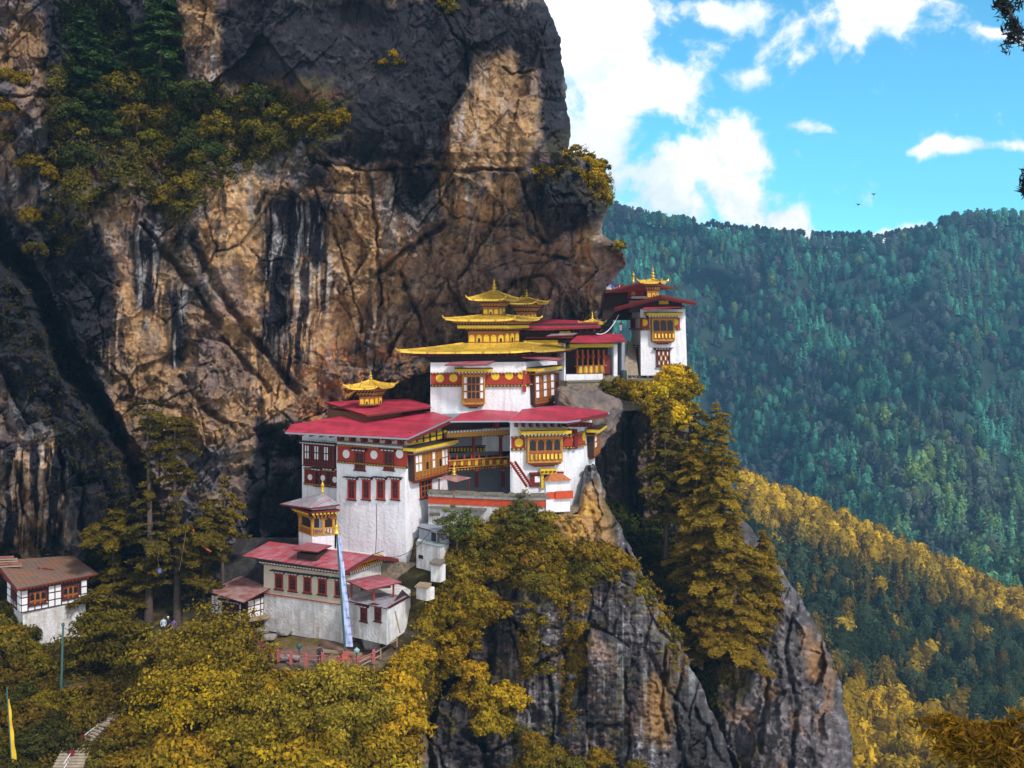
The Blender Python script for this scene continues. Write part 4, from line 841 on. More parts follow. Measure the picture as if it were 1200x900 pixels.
t = thing('prayer_wheel_gallery', 'open gallery with a row of golden prayer wheels under a magenta roof', 'gallery', P(695, 446, 128))
fg = Fac(661, 126, 727, 129); zf = fg.z_of(690, 438)
mb = MB(); fg.pbox(mb, 663, 438.5, 706, 447, -1.5, .1, M_WHITE); fg.pbox(mb, 706, 440, 727, 448, -1.5, .05, M_STONE); mb.build('base_wall', t)
mb = MB(); s0, s1, z0_, z1_ = fg.rect(661, 401, 727, 447); fg.box(mb, s0, s1, z0_, z1_, -3.2, -3.0, M_DARK); fg.box(mb, s0, s0 + .2, z0_, z1_, -3, 0, M_WHITE); fg.box(mb, s0, s1, z1_ - .1, z1_ + .2, -3, .2, M_DARK); mb.build('rear_wall', t)
mb = MB()
for u in (718.5,): fg.pbox(mb, u, 404, u + 4.5, 441, -.3, .12, M_WHITE)
mb.build('white_pillar', t)
mb = MB(); fg.pbox(mb, 666, 403, 718, 407, -.2, .35, M_YEL); fg.pbox(mb, 664, 400.5, 720, 403, -.2, .5, M_DARK)
for k in range(6): fg.pbox(mb, 676 + k * 6.2, 410, 677.6 + k * 6.2, 438, -.25, 0, M_TIMB); fg.pbox(mb, 675.2 + k * 6.2, 416, 678.4 + k * 6.2, 420, -.3, .1, M_REDBAND)
fg.pbox(mb, 674, 428, 711, 429.4, -.3, .1, M_TIMB); fg.pbox(mb, 709, 416, 716, 438, -.4, -.2, M_DRED)
mb.build('colonnade', t)
for k in range(5):
    mb = MB(); S = fg.s_of(680.3 + k * 6.2); c = fg.pt(S, zf, -.12); mb.lathe(c, [(.1, 0), (.24, .08), (.26, .2), (.26, .75), (.24, .85), (.1, .95)], M_GOLD, 10); mb.build('prayer_wheel', t)
roof(t, ((671, 399.5, 124), (733, 399, 127.5), (728, 391.3, 132)), [(668, 400.5), (700, 401.3), (734, 399.3), (728, 391.3), (700, 391.3), (676, 393.5)], .15, M_ROOF, M_DRED)
mb = MB(); fg.pbox(mb, 728.5, 401, 732, 447, -1.0, 0, M_GREY); mb.build('grey_pillar', t)

# ---- white corner tower
t = thing('corner_tower', 'white tapering tower with arched bay window at the very edge of the cliff', 'tower', P(775, 446, 135))
YT = 133; zt = P(775, 445, YT).z; zTop = P(775, 371, YT).z
ft = Fac(751.5, 133, 805.5, 134.2, zt, .085); fs = Fac(739, 141, 751.5, 133, zt, .02)
walls('wall', t, [fs, ft], zt - 1.5, zTop + .9, M_WHITE, back=[(P(800, 0, 141).x, 141)])
for f, a, b_, d in ((ft, 752, 762.5, [(756.8, 378)]), (ft, 790.5, 798.5, [(793, 377.4)]), (fs, 738, 751.5, [])): band(t, f, a, b_, 373.5, 384.5, discs=d, dm=M_YEL, dr=.42)
window(t, ft, 764, 373.5, 790.5, 399.5, ['aaa', 'ttt'], heights=[1, .72], out=.6, fr=M_TIMY, mull=M_TIMB, top='big', bracket=True, fw=.12, mw=.14, label='arched timber bay window')
mb = MB()       # carved panels below the arches
for k in range(6): S = ft.s_of(766.5 + k * 4.2); ft.box(mb, S, S + .2, ft.z_of(776, 396), ft.z_of(776, 391), .5, .68, M_GOLD)
mb.build('carved_panel', t)
window(t, ft, 770, 410, 785.5, 429.5, ['wdwdw', 'dwdwd', 'wdwdw'], out=.2, fr=M_DRED, mull=M_TIMB, top='small', fw=.14, mw=.1)
window(t, fs, 745.5, 407, 748.5, 430, ['d', 'd'], out=.12, fr=M_DRED, fw=.1)
mb = MB(); ft.pbox(mb, 786.5, 427, 787.8, 434, .1, .3, M_METAL); mb.build('drain', t)
mb = MB(); ft.pbox(mb, 760, 366.2, 797, 370.2, .05, .75, M_YEL); dentils(mb, ft, ft.s_of(759), ft.s_of(798), ft.z_of(778, 371.5), .12, .3, M_WDOT); ft.pbox(mb, 741, 352, 803, 366, -3, -.4, M_DARK); ft.pbox(mb, 776, 352, 787, 356.5, -.4, -.3, M_YEL)
mb.build('cornice', t)
# gable roof, ridge running away from the viewer
apx = [P(775, 345.2, 130.5), P(776.5, 348.8, 141)]; L0, L1 = P(720, 360.2, 132.5), P(728, 358, 143); R0, R1 = P(815.5, 353.3, 131), P(812, 352.5, 141)
mb = MB(); mb.slab([L0, apx[0], apx[1], L1], .2, M_ROOF, M_DRED); mb.slab([apx[0], R0, R1, apx[1]], .2, M_ROOF, M_DRED)
mb.beam(L0 - V((0, 0, .35)), apx[0] - V((0, 0, .35)), .12, .3, M_DRED); mb.beam(R0 - V((0, 0, .35)), apx[0] - V((0, 0, .35)), .12, .3, M_DRED)
for k in range(5): a = L0.lerp(L1, k / 5); b_ = apx[0].lerp(apx[1], k / 5); mb.beam(a - V((0, 0, .35)), b_ - V((0, 0, .35)), .12, .2, M_DRED); a = R0.lerp(R1, k / 5); mb.beam(a - V((0, 0, .35)), b_ - V((0, 0, .35)), .12, .2, M_DRED)
mb.build('roof', t)
roof(t, ((753, 361.5, 130.5), (802.5, 358.8, 131.5), (799, 356.8, 133)), [(752.5, 362), (802.8, 359.2), (799, 356.8), (756, 359.2)], .12, M_ROOF, M_DRED, 'awning')
pagoda_top('gilded_lantern', 'gold-roofed lantern crowning the white corner tower', 765, 137, .2, 347, 336, 331.5, 327, 311.5, lift=.25, wide=.42, cells=2)
t = thing('cave_hall', 'dark timber hall with a magenta roof wedged under the rock behind the corner tower', 'monastery building', P(735, 360, 142))
fc = Fac(706, 141, 758, 141.5); walls('wall', t, [fc], P(730, 366, 141).z - 1, P(730, 338, 141).z, M_DARK, back=[(P(758, 0, 148).x, 148), (P(708, 0, 148).x, 148)])
mb = MB(); fc.pbox(mb, 736, 347, 757, 350, .05, .3, M_WHITE); fc.pbox(mb, 738, 340, 744, 346, .05, .2, M_YEL); fc.pbox(mb, 744, 339, 755, 346, .1, .15, M_REDBAND); fc.pbox(mb, 735, 338, 739, 350, .06, .4, M_REDBAND); mb.build('balcony', t)
mb = MB(); mb.slab([P(708.5, 341.5, 139), P(748, 330.5, 139), P(791, 336.5, 140), P(786, 336, 148), P(748, 331.8, 148), P(712, 341, 149)], .25, M_ROOF, M_DRED); mb.build('roof', t)
mb = MB(); c = P(742, 331, 141); mb.lathe(c, [(.18, 0), (.2, .1), (.17, .12), (.16, .9), (.22, .95), (.2, 1.05), (.05, 1.15), (.02, 1.5)], M_GOLD, 10); tag(at_base(mb.build('victory_banner', smooth=True), c), 'small gilded cylinder on the magenta roof under the rock overhang', 'roof ornament')

# steps, terrace wall, barrel by the tower
t = thing('stone_stairway', 'narrow stone stairway climbing the left side of the corner tower', 'stairs', P(742, 447, 133))
mb = MB()
for k in range(18):
    w = k / 17; Y = 129.5 + 9 * w; v = 446 - 46 * w; a = P(735 + 1 * w, v, Y); b_ = P(749 - 5 * w, v, Y); mb.slab([a, b_, b_ + V((0, .7, 0)), a + V((0, .7, 0))], .5, M_STEP)
mb.build('step', t)
mb = MB(); mb.slab([P(731, 447, 129), P(735, 447, 129), P(737, 402, 138.5), P(734, 402, 138.5)], 1.4, M_STEP); mb.build('side_wall', t)
f = Fac(664, 124.5, 790, 129.5); mb = MB()
zt_ = f.z_of(700, 447.5); s0, s1 = 0, f.len; f.box(mb, s0, s1, zt_ - 3.4, zt_, -6, 0, M_STONE); f.box(mb, s0, s1, zt_ + .002, zt_ + .15, -6.1, .12, M_SLATE)
tag(at_base(mb.build('terrace_wall'), f.pt(s1 / 2, zt_ - 3.4)), 'rubble retaining wall with flat slate edge below the corner tower and wheel gallery', 'retaining wall')
c = P(730.5, 446, 127); mb = MB(); mb.lathe(c, [(.36, 0), (.42, .25), (.42, .9), (.38, 1.15), (.3, 1.2)], M_BARREL, 12); mb.tube([c + V((.43 * math.cos(a), .43 * math.sin(a), .6)) for a in [k * math.pi / 6 for k in range(13)]], .03, M_BARREL, 4)
tag(at_base(mb.build('water_barrel'), c), 'dark water barrel standing on the upper terrace beside the stone stairway', 'barrel')

# ---- gallery building in the middle with carved balcony
t = thing('balcony_building', 'recessed grey-blue loggia with a carved orange balcony between the main building and the chapel', 'monastery building', P(560, 598, 112))
fm = Fac(520, 110, 602, 113.8); zf = fm.z_of(560, 603); zc = fm.z_of(560, 497)
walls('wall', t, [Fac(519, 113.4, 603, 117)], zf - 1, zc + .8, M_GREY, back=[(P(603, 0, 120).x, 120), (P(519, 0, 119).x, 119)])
mb = MB(); f_ = Fac(519, 113.4, 603, 117); f_.pbox(mb, 588, 512, 601, 548, .02, .1, M_BLACK); mb.build('doorway', t)
mb = MB(); fm.pbox(mb, 521, 504.8, 604, 510, -.3, .5, M_TIMY); dentils(mb, fm, fm.s_of(521), fm.s_of(604), fm.z_of(562, 504.5), .16, .5, M_WDOT); dentils(mb, fm, fm.s_of(521), fm.s_of(604), fm.z_of(562, 511.8), .16, .1, M_REDBAND)
fm.pbox(mb, 521, 495, 604, 503, -2.5, -.6, M_DARK); fm.pbox(mb, 581, 495, 584, 505, -.5, .2, M_REDBAND); mb.build('cornice', t)
mb = MB(); fm.pbox(mb, 524, 539, 595, 541.5, -2.6, .0, M_DARK); fm.pbox(mb, 524, 546, 595, 549.5, -3.0, .1, M_DARK); mb.build('balcony_floor', t)
mb = MB()
for k in range(9): fm.pbox(mb, 525 + k * 8.6, 532.5, 526.6 + k * 8.6, 550, .1, .25, M_REDBAND)
for k in range(17): fm.pbox(mb, 526.5 + k * 4.2, 538.5, 530 + k * 4.2, 545.2, .1, .17, (M_TIMB, M_YEL)[k % 2])
fm.pbox(mb, 524, 536.6, 595, 538, .1, .3, M_TIMY); fm.pbox(mb, 524, 545.4, 595, 546.6, .1, .3, M_TIMY); dentils(mb, fm, fm.s_of(524), fm.s_of(595), fm.z_of(560, 549.5), .14, .1, M_TIMY)
mb.build('balustrade', t)
mb = MB(); f_.pbox(mb, 523, 524, 583, 529.5, .02, .12, M_DARK)
for k in range(16): f_.pbox(mb, 524 + k * 3.8, 524.8, 526.2 + k * 3.8, 529, .12, .16, M_YEL)
f_.pbox(mb, 523, 522.3, 583, 523.6, .02, .14, M_DRED); mb.build('painted_frieze', t)
for u, v0, v1 in ((554, 510, 549), (585.5, 510, 549), (557.5, 550, 571), (588.5, 550, 571)):
    mb = MB(); fm.pbox(mb, u, v0, u + 2.6, v1, -.15, .12, M_DRED); fm.pbox(mb, u - 1.2, v0, u + 3.8, v0 + 2, -.2, .18, M_TIMB); mb.build('post', t)
roof(t, ((529, 493.2, 106.5), (597, 493, 109.5), (608, 480.5, 117)), [(527.5, 493.4), (597, 493), (611.5, 478), (566, 480), (540, 484.5)], .14, M_ROOF, M_GUTTER)

# ---- right-hand chapel with its red roof
t = thing('cliff_chapel', 'white chapel with four dark arches in a timber bay and red band with yellow discs', 'chapel', P(645, 600, 109))
zc0 = P(640, 600, 108).z
f1 = Fac(598, 107.6, 667.5, 108.9, zc0, .015); f2 = Fac(667.5, 108.9, 687.5, 112.2, zc0, .03); f3 = Fac(687.5, 112.2, 698, 118, zc0, .02); zr = P(640, 497, 108).z
f0 = Fac(598, 114.5, 598.01, 107.6)
walls('wall', t, [f1, f2, f3], zc0 - 2, zr + .3, M_WHITE, back=[(P(690, 0, 122).x, 122), (P(603, 0, 119).x, 119)])
band(t, f1, 599.5, 615.3, 513, 525, discs=[(608, 518.8)], dr=.42); band(t, f1, 659, 671, 512, 523, discs=[], dr=.4)
band(t, f2, 668, 687.5, 508.5, 522, discs=[(670, 516), (685.5, 512)], dr=.4)
window(t, f1, 617, 512, 658, 541.5, ['aaaa', 'tttt'], heights=[1, .75], out=.55, fr=M_TIMY, mull=M_TIMB, top='big', bracket=True, fw=.13, mw=.2, label='timber bay window with four dark arches')
mb = MB()
for k in range(8):
    S = f1.s_of(620.5 + k * 4.75); f1.box(mb, S, S + .22, f1.z_of(637, 537.5), f1.z_of(637, 531.5), .45, .62, M_GOLD)
mb.build('carved_panel', t)
window(t, f3, 690.5, 508, 697, 532, ['wt', 'wt', 'tt'], out=.7, fr=M_TIMB, mull=M_TIMB, top='big', bracket=True, fw=.12)
mb = MB(); f2.pbox(mb, 672.5, 503, 676, 526, .05, .3, M_DRED); mb.build('red_post', t)
mb = MB(); f1.pbox(mb, 606, 501.8, 663, 506.5, .6, .9, M_YEL); f1.pbox(mb, 600, 496, 668, 500.5, -1, -.2, M_DARK)
for k in range(8): f1.pbox(mb, 603 + k * 8.5, 495, 605 + k * 8.5, 500, -.3, .9, M_DRED)
for k in range(5): f2.pbox(mb, 669 + k * 4, 495, 670.3 + k * 4, 500, -.3, 1.1, M_DRED)
mb.build('eave_beams', t)
t2 = MB(); f1.pbox(t2, 632, 549, 651, 555, .05, .5, M_YEL); dentils(t2, f1, f1.s_of(632), f1.s_of(651), f1.z_of(641, 553), .15, .5, M_DRED); f1.pbox(t2, 633.5, 556, 636.5, 572, .05, .3, M_YEL); f1.pbox(t2, 645.5, 556, 648, 572, .05, .3, M_YEL); f1.pbox(t2, 620, 553, 660, 555.3, .05, .3, M_DRED)
dr = t2.build('doorway', t); t2 = MB(); f1.pbox(t2, 636.5, 556, 645.5, 572, .03, .1, M_BLACK); t2.build('door_opening', dr)
t2 = MB(); f1.pbox(t2, 621, 556, 632, 570, .05, .12, M_DRED); f1.pbox(t2, 626.5, 558, 633, 565, .12, .14, M_WPAN); t2.build('notice_panel', t)
o, q = roof(t, ((597, 493, 105.8), (663, 493.8, 106.4), (640, 476, 116.5)), [(596, 493.3), (664, 494), (678, 492), (714.5, 483.3), (700, 480), (653, 475), (612, 479.5)], .16, M_ROOF, M_GUTTER)
mb = MB(); mb.beam(P(664, 496, 106.6), P(712, 486, 111), .14, .35, M_DRED); mb.build('eave_board', t)
# red ladder stair
t = thing('red_ladder', 'steep red wooden ladder leaning beside the balcony down to the courtyard', 'ladder', P(612, 571, 106.5))
mb = MB(); A0, B0 = P(598, 541.5, 107.0), P(617.5, 570.5, 105.2); w = V((.45, .35, 0))
mb.beam(A0, B0, .08, .25, M_REDBAND); mb.build('rail', t); mb = MB(); mb.beam(A0 + w, B0 + w, .08, .25, M_REDBAND); mb.build('rail', t)
mb = MB()
for k in range(13): p = A0.lerp(B0, (k + .5) / 13); mb.slab([p + V((0, -.1, 0)), p + w + V((0, -.1, 0)), p + w + V((0, .15, 0)), p + V((0, .15, 0))], .05, M_DRED)
mb.build('rung', t)

# courtyard floor and its parapet
mb = MB(); mb.slab([P(503, 601, 105.6), P(668, 600, 105), P(690, 590, 108), P(640, 592, 114), P(520, 596, 114)], .3, M_STONE); tag(mb.build('courtyard_floor'), kind='structure')
t = thing('courtyard_parapet', 'curved white parapet wall with an orange-red stripe and slate coping above the golden bushes', 'parapet wall', P(580, 610, 104))
U_ = [502, 530, 560, 590, 620, 643]; YY = [105.9, 105.2, 104.6, 104.0, 103.6, 103.6]
mbw, mbr, mbs = MB(), MB(), MB()
for i in range(5):
    f = Fac(U_[i], YY[i], U_[i + 1], YY[i + 1]); vt = 582; zt_ = (HY - 581) / F * 104.5
    f.box(mbw, 0, f.len, zt_ - 5.5, zt_, -.5, 0, M_WHITEOLD); f.box(mbr, 0, f.len, zt_ - .95, zt_ - .28, -.1, .07, M_REDPAR); f.box(mbs, 0, f.len, zt_ + .002, zt_ + .16, -.8, .35, M_SLATE)
    rnd = random.Random(i)
    for k in range(14):
        s_ = rnd.random() * (f.len - .6); f.box(mbs, s_, s_ + .3 + .4 * rnd.random(), zt_ + .15, zt_ + .2 + .12 * rnd.random(), -.7, .15 + .28 * rnd.random(), M_SLATE)
f = Fac(503, 105.4, 570, 104.2); f.box(mbs, 0, f.len, -18.3, -18.15, -.3, .35, M_SLATE)
mbw.build('wall', t); mbr.build('red_stripe', t); mbs.build('slate_coping', t)
t = thing('gate_wall', 'short white wall with a rusty orange tile cap beside the chapel door', 'wall', P(655, 600, 103.4))
f = Fac(640, 103.4, 671, 104.2); mb = MB(); f.pbox(mb, 640, 563, 668, 600, -.5, 0, M_WHITE); mb.build('wall', t)
mb = MB(); f.pbox(mb, 640.5, 576, 670.5, 583.6, .02, .12, M_REDPAR); f.pbox(mb, 650, 575, 670.5, 584, .12, .3, M_REDPAR); mb.build('red_stripe', t)
mb = MB(); s0, s1, z0_, z1_ = f.rect(639.5, 559, 669, 563); mb.hexa([f.pt(s0, z0_, .35), f.pt(s1, z0_, .35), f.pt(s1, z0_, -.9), f.pt(s0, z0_, -.9), f.pt(s0 + .6, z1_ + .3, -.2), f.pt(s1 - .8, z1_ + .3, -.2), f.pt(s1 - .8, z1_ + .3, -.3), f.pt(s0 + .6, z1_ + .3, -.3)], mat('orange_tiles', (.42, .13, .04), noise=1, nscale=5)); mb.build('tile_cap', t)
t = thing('altar_canopy', 'small canopy with a reddish tin roof standing behind the parapet in the courtyard', 'canopy', P(532, 573, 107))
mb = MB(); a, b_, c_, d_ = P(512, 560, 106), P(535, 565, 104.8), P(553, 559.8, 106.4), P(530, 556, 108.5); ap = P(532, 556.5, 106.6)
for x, y in ((a, b_), (b_, c_), (c_, d_), (d_, a)): mb.face([x, y, ap], M_ROOFBROWN)
mb.face([a, d_, c_, b_], M_DRED); mb.build('roof', t)
for p in (P(514.5, 561, 106), P(532, 564, 105.2), P(549.5, 560.5, 106.4)): mb = MB(); mb.tube([p, p - V((0, 0, 1.6))], .07, M_DRED, 6); mb.build('post', t)
mb = MB(); finial(mb, ap, 1.2); mb.build('finial', t, smooth=True)

# ---- boulder between chapel and terrace
def blob(name, pts, sub, amp, m, seed=1, freq=.8):
    bm = bmesh.new()
    for p in pts: bm.verts.new(p)
    bmesh.ops.convex_hull(bm, input=bm.verts)
    for g_ in [v_ for v_ in bm.verts if not v_.link_faces]: bm.verts.remove(g_)
    bmesh.ops.triangulate(bm, faces=bm.faces)
    for _ in range(sub): bmesh.ops.subdivide_edges(bm, edges=bm.edges, cuts=1, use_grid_fill=True, smooth=.12)
    bm.normal_update()
    from mathutils import noise as mn
    for v_ in bm.verts: v_.co += v_.normal * (amp * (mn.fractal(v_.co * freq + V((seed, 0, 0)), 1, 2, 5)))
    me = bpy.data.meshes.new(name); bm.to_mesh(me); bm.free(); me.materials.append(m)
    for p in me.polygons: p.use_smooth = True
    o = bpy.data.objects.new(name, me); COL.objects.link(o); return o
M_BOULD = mat('boulder_stone', (.075, .068, .078), .9, noise=1, nscale=.5, col2=(.20, .145, .11), bump=1, bscale=3)
M_STONE2 = mat('pale_field_stone', (.30, .28, .27), .9, noise=.8, nscale=2, bump=.8, bscale=5)
b_ = blob('boulder', [P(653, 455, 119), P(656, 470, 118), P(684, 457, 120), P(700, 462, 118), P(727, 470, 121), P(725, 478, 119), P(727, 492, 121), P(717, 512, 119.5), P(701, 528, 118.5), P(694, 516, 117.5), P(688, 488, 116), P(655, 478, 125), P(700, 460, 125), P(722, 476, 126)], 5, .55, M_BOULD, 1, .55)
tag(at_base(b_, P(700, 520, 120)), 'huge tilted grey boulder jutting out above the red chapel roof', 'boulder')

# ---- pavilion
t = thing('timber_pavilion', 'carved timber pavilion with faded grey hipped roof against the main building', 'pavilion', P(370, 637, 106.5))
fp = Fac(350, 107.2, 366, 104.8); fq = Fac(366, 104.8, 392, 105.6); zb = P(370, 628, 105).z; zt_ = P(366, 603, 104.8).z
walls('base_wall', t, [fp, fq], zb - 2.5, zb, M_WHITE, back=[(P(392, 0, 109).x, 109), (P(352, 0, 109.5).x, 109.5)])
mb = MB(); e1 = P(328, 590.5, 107.5); e2 = P(364, 595.5, 103.6); e3 = P(398, 591, 105.2); e4 = P(362, 588.5, 110); ap = P(378, 577, 107)
for x, y in ((e1, e2), (e2, e3), (e3, e4), (e4, e1)): mb.face([x, y, ap], M_ROOFGREY)
mb.face([e1, e4, e3, e2], M_DRED)
for x, y in ((e1, e2), (e2, e3)): mb.beam(x - V((0, 0, .06)), y - V((0, 0, .06)), .1, .14, M_DRED)
mb.build('roof', t)
mb = MB(); c = P(378, 577.5, 107); mb.lathe(c, [(.12, 0), (.2, .1), (.15, .2), (.14, .7), (.2, .75), (.1, .9), (.02, 1.15)], M_GOLD, 10); mb.build('gold_knob', t, smooth=True)
mb = MB(); [cornice(mb, f, .1, f.len - .1, zt_ - .35, [('d', .2, .15, M_DARK, M_TIMY), ('d', .2, .4, M_DARK, M_TIMB), ('d', .2, .6, M_DARK, M_YEL), ('b', .15, .75, M_DRED)]) for f in (fp, fq)]; mb.build('cornice', t)
for f, u in ((fp, 350.5), (fp, 364.6), (fq, 377.5), (fq, 389.5)):
    mb = MB(); S = f.s_of(u); f.box(mb, S, S + .24, zb, zt_ + .1, -.2, .06, M_TIMY); f.box(mb, S - .2, S + .44, zt_ - .55, zt_ - .3, -.1, .12, M_TIMB); mb.build('post', t)
mb = MB()
for f in (fp, fq):
    f.box(mb, .1, f.len - .1, zb + .62, zb + .74, -.1, .08, M_TIMY); f.box(mb, .1, f.len - .1, zb + .02, zb + .12, -.1, .08, M_TIMY)
    n = int(f.len / .3)
    for k in range(n): f.box(mb, .1 + k * .3, .22 + k * .3, zb + .1, zb + .64, -.05, .04, M_TIMB)
mb.build('railing', t)
mb = MB(); f = Fac(352, 109.2, 392, 108.8); f.pbox(mb, 352, 600, 392, 632, -.1, 0, M_DARK); f.pbox(mb, 374, 604, 380, 626, 0, .05, M_GREY); mb.build('rear_wall', t)

# ---- long lower building
t = thing('lower_dormitory', 'long low building, cream above whitewash, five red windows in a row, streaked red roof', 'monastery building', P(360, 740, 101))
zl = P(406, 745, 99).z; g1 = Fac(309, 103.6, 406, 99.2, zl, .01); g2 = Fac(406, 99.2, 452, 104.6, zl, .01); ze = P(404, 676, 99.2).z
walls('wall', t, [g1, g2], zl - .8, ze + .6, M_WHITEOLD, back=[(P(452, 0, 109).x, 109), (P(312, 0, 110.5).x, 110.5)])
mb = MB(); s0, s1 = 0.02, g1.len + .02; zc_ = g1.z_of(360, 702); g1.box(mb, s0, s1, zc_, ze + .55, -.05, .05, M_CREAM); g1.box(mb, s0, s1, zc_ - .09, zc_ - .002, -.05, .09, M_REDPAR); mb.build('cream_upper_wall', t)
for k, (a, b_) in enumerate(((322.5, 332), (338.5, 348), (356, 365), (373, 383), (392.5, 401.5))):
    v0 = 671.5 + (a - 322) * .125; window(t, g1, a, v0, b_, v0 + 19, ['rr', 'dd', 'dd', 'dd'], fr=M_REDBAND, mull=M_DRED, fw=.14, mw=.05, out=.12)
mb = MB()
zd = ze + .35; cornice(mb, g1, .05, g1.len, zd - .15, [('d', .16, .3, M_DARK, M_TIMB), ('d', .16, .5, M_DARK, M_WDOT), ('b', .25, .7, M_DARK)]); mb.build('cornice', t)
e1 = P(283.5, 652, 103.6); e2 = P(404.5, 668, 97.6); zE = (e1.z + e2.z) / 2; e1.z = zE; e2.z = zE - .05
r1 = P(316, 635.8, 107.3); r2 = P(436, 650.2, 100.9); zR = max(r1.z, r2.z); b1_ = P(467, 654.5, 104.2)
r2 = P(436, 650.2, 100.6); r1 = V((e1.x + (r2.x - e2.x) * .95, e1.y + (r2.y - e2.y) * 1.0, r2.z)); 
k1 = V((r1.x + (b1_.x - r2.x), r1.y + (b1_.y - r2.y), b1_.z))
mb = MB(); mb.slab([e1, e2, r2, r1], .1, M_ROOFOLD, M_DARK); mb.slab([r1, r2, b1_, k1], .1, M_ROOFOLD, M_DRED)
for k in range(1, 14): a = e1.lerp(e2, k / 14); b_ = r1.lerp(r2, k / 14); mb.beam(a + V((0, 0, .02)), b_ + V((0, 0, .02)), .04, .05, M_ROOFOLD)
mb.beam(e2 - V((0, 0, .22)), r2 - V((0, 0, .22)), .1, .22, M_DRED); mb.beam(b1_ - V((0, 0, .22)), r2 - V((0, 0, .22)), .1, .22, M_DRED)
mb.build('roof', t)
mb = MB(); mb.slab([P(343, 643.5, 101), P(372, 646.5, 99.6), P(389, 639, 103), P(361, 635.3, 104.5)], .1, M_ROOFOLD, M_DRED); mb.slab([P(348, 648, 101.6), P(371, 650.5, 100.4), P(384, 644, 102.6), P(362, 642, 104)], .5, M_DARK); mb.build('roof_vent', t)
mb = MB(); hs = [g2.pt(.3, zE - .8, .1), g2.pt(g2.len * .93, zE - .8, .1), g2.pt(g2.len * .93, zE + .0, .1), g2.pt(g2.len * .52, r2.z - .35, .1), g2.pt(.3, zE + .02, .1)]
mb.face(hs, M_YEL); mb.face([p - V((g2.n.x, g2.n.y, 0)) * .15 for p in reversed(hs)], M_YEL)
g2.box(mb, .3, g2.len * .93, zE - .85, zE - .25, .12, .16, M_DRED); n = 15
for k in range(n):
    S = .4 + k * (g2.len * .9 - .4) / n; g2.box(mb, S, S + .16, zE - .8, zE - .56, .16, .22, M_WDOT); g2.box(mb, S + .18, S + .34, zE - .56, zE - .32, .16, .22, M_YEL)
g2.box(mb, .3, g2.len * .93, zE + .3, zE + .36, .1, .14, M_DARK); mb.build('painted_gable', t)

# ---- two small annexes at its right end
t = thing('upper_annex', 'small open lean-to with red post and faded red tin roof right of the long building', 'shed', P(440, 700, 99.5))
mb = MB(); q = [P(406, 680.5, 98.6), P(430, 691.5, 95.6), P(471, 682, 98.2), P(444, 673, 102)]; mb.slab(q, .1, M_ROOFOLD, M_DRED); mb.build('roof', t)
for u, v, Y in ((412, 684, 98.4), (461, 684.5, 98.2), (438, 689, 97)): mb = MB(); p = P(u, v, Y); mb.tube([p, p - V((0, 0, 1.6))], .09, M_REDBAND, 6); mb.build('post', t)
mb = MB(); f = Fac(416, 101, 458, 102); f.pbox(mb, 416, 684, 458, 704, -.2, 0, M_DARK); mb.build('rear_wall', t)
t = thing('lower_annex', 'small whitewashed shed with two red windows under streaked grey and red tin', 'shed', P(440, 742, 97.5))
h1 = Fac(408, 97.6, 453.5, 94.9); h2 = Fac(453.5, 94.9, 481, 100.2); zt_ = P(453, 711.5, 94.9).z - .1
walls('wall', t, [h1, h2], P(453, 745, 94.9).z - .8, zt_, M_WHITEOLD, back=[(P(481, 0, 103.5).x, 103.5), (P(414, 0, 103).x, 103)])
for a in (423, 439.5): window(t, h1, a, 711.5, a + 7.5, 728, ['rr', 'dd', 'dd'], fr=M_DRED, fw=.12, mw=.04, out=.1)
mb = MB(); q = [P(406.5, 703.8, 97.4), P(452, 712.5, 93.9), P(477, 698.5, 98.3), P(434, 692.5, 101.2)]; mb.slab(q, .09, M_ROOFGREY, M_DRED)
mb.slab([q[2], q[3], P(462, 694.5, 104.5), P(487, 701.5, 102)], .09, M_ROOFBROWN, M_DRED); mb.build('roof', t)
mb = MB(); hs = [h2.pt(.1, zt_ - .1, .08), h2.pt(h2.len * .95, zt_ - .3, .08), h2.pt(h2.len * .6, zt_ + .85, .08)]; mb.face(hs, M_DARK); mb.build('gable', t)
mb = MB(); a = P(463, 716, 94.6); mb.beam(a, P(469, 742, 94.2), .1, .1, M_WOOD); tag(at_base(mb.build('leaning_plank'), P(469, 742, 94.2)), 'grey plank leaning against the gable wall of the small white shed', 'plank')

# ---- half-timbered hut at the left end
t = thing('timber_hut', 'half-timbered hut with white panels and rusty red roof left of the long building', 'hut', P(280, 728, 103.5))
k1_ = Fac(247, 104.6, 289, 102.2); k2_ = Fac(289, 102.2, 313.5, 104.2); z0h = P(289, 728, 102.2).z; z1h = P(289, 703, 102.2).z
walls('wall', t, [k1_, k2_], z0h - .6, z1h, M_DARK, back=[(P(313, 0, 108).x, 108), (P(252, 0, 108).x, 108)])
mb = MB()
for (f, n, rows) in ((k1_, 9, 2), (k2_, 3, 3)):
    for r in range(rows):
        for c_ in range(n):
            w = (f.len - .2) / n; h = (z1h - z0h - .2) / rows
            if f is k1_ and (c_ == 8 or (r == 0 and c_ in (3, 4, 5, 6))): continue
            f.box(mb, .1 + c_ * w + .07, .1 + (c_ + 1) * w - .07, z0h + .1 + r * h + .06, z0h + .1 + (r + 1) * h - .06, 0, .05, M_WPAN)
mb.build('plaster_panel', t)
window(t, k1_, 261, 706, 281, 716, ['aaaaaa'], fr=M_DRED, mull=M_DRED, fw=.06, mw=.05, out=.1, top='small')
mb = MB(); k1_.pbox(mb, 283, 707, 288, 727, .02, .08, M_BLACK); mb.build('doorway', t)
mb = MB(); q = [P(243.5, 693, 104.5), P(285, 706, 99.9), P(317, 688.8, 103.2), P(282, 674.5, 109)]; mb.slab(q, .1, M_ROOFBROWN, M_DRED); mb.build('roof', t)
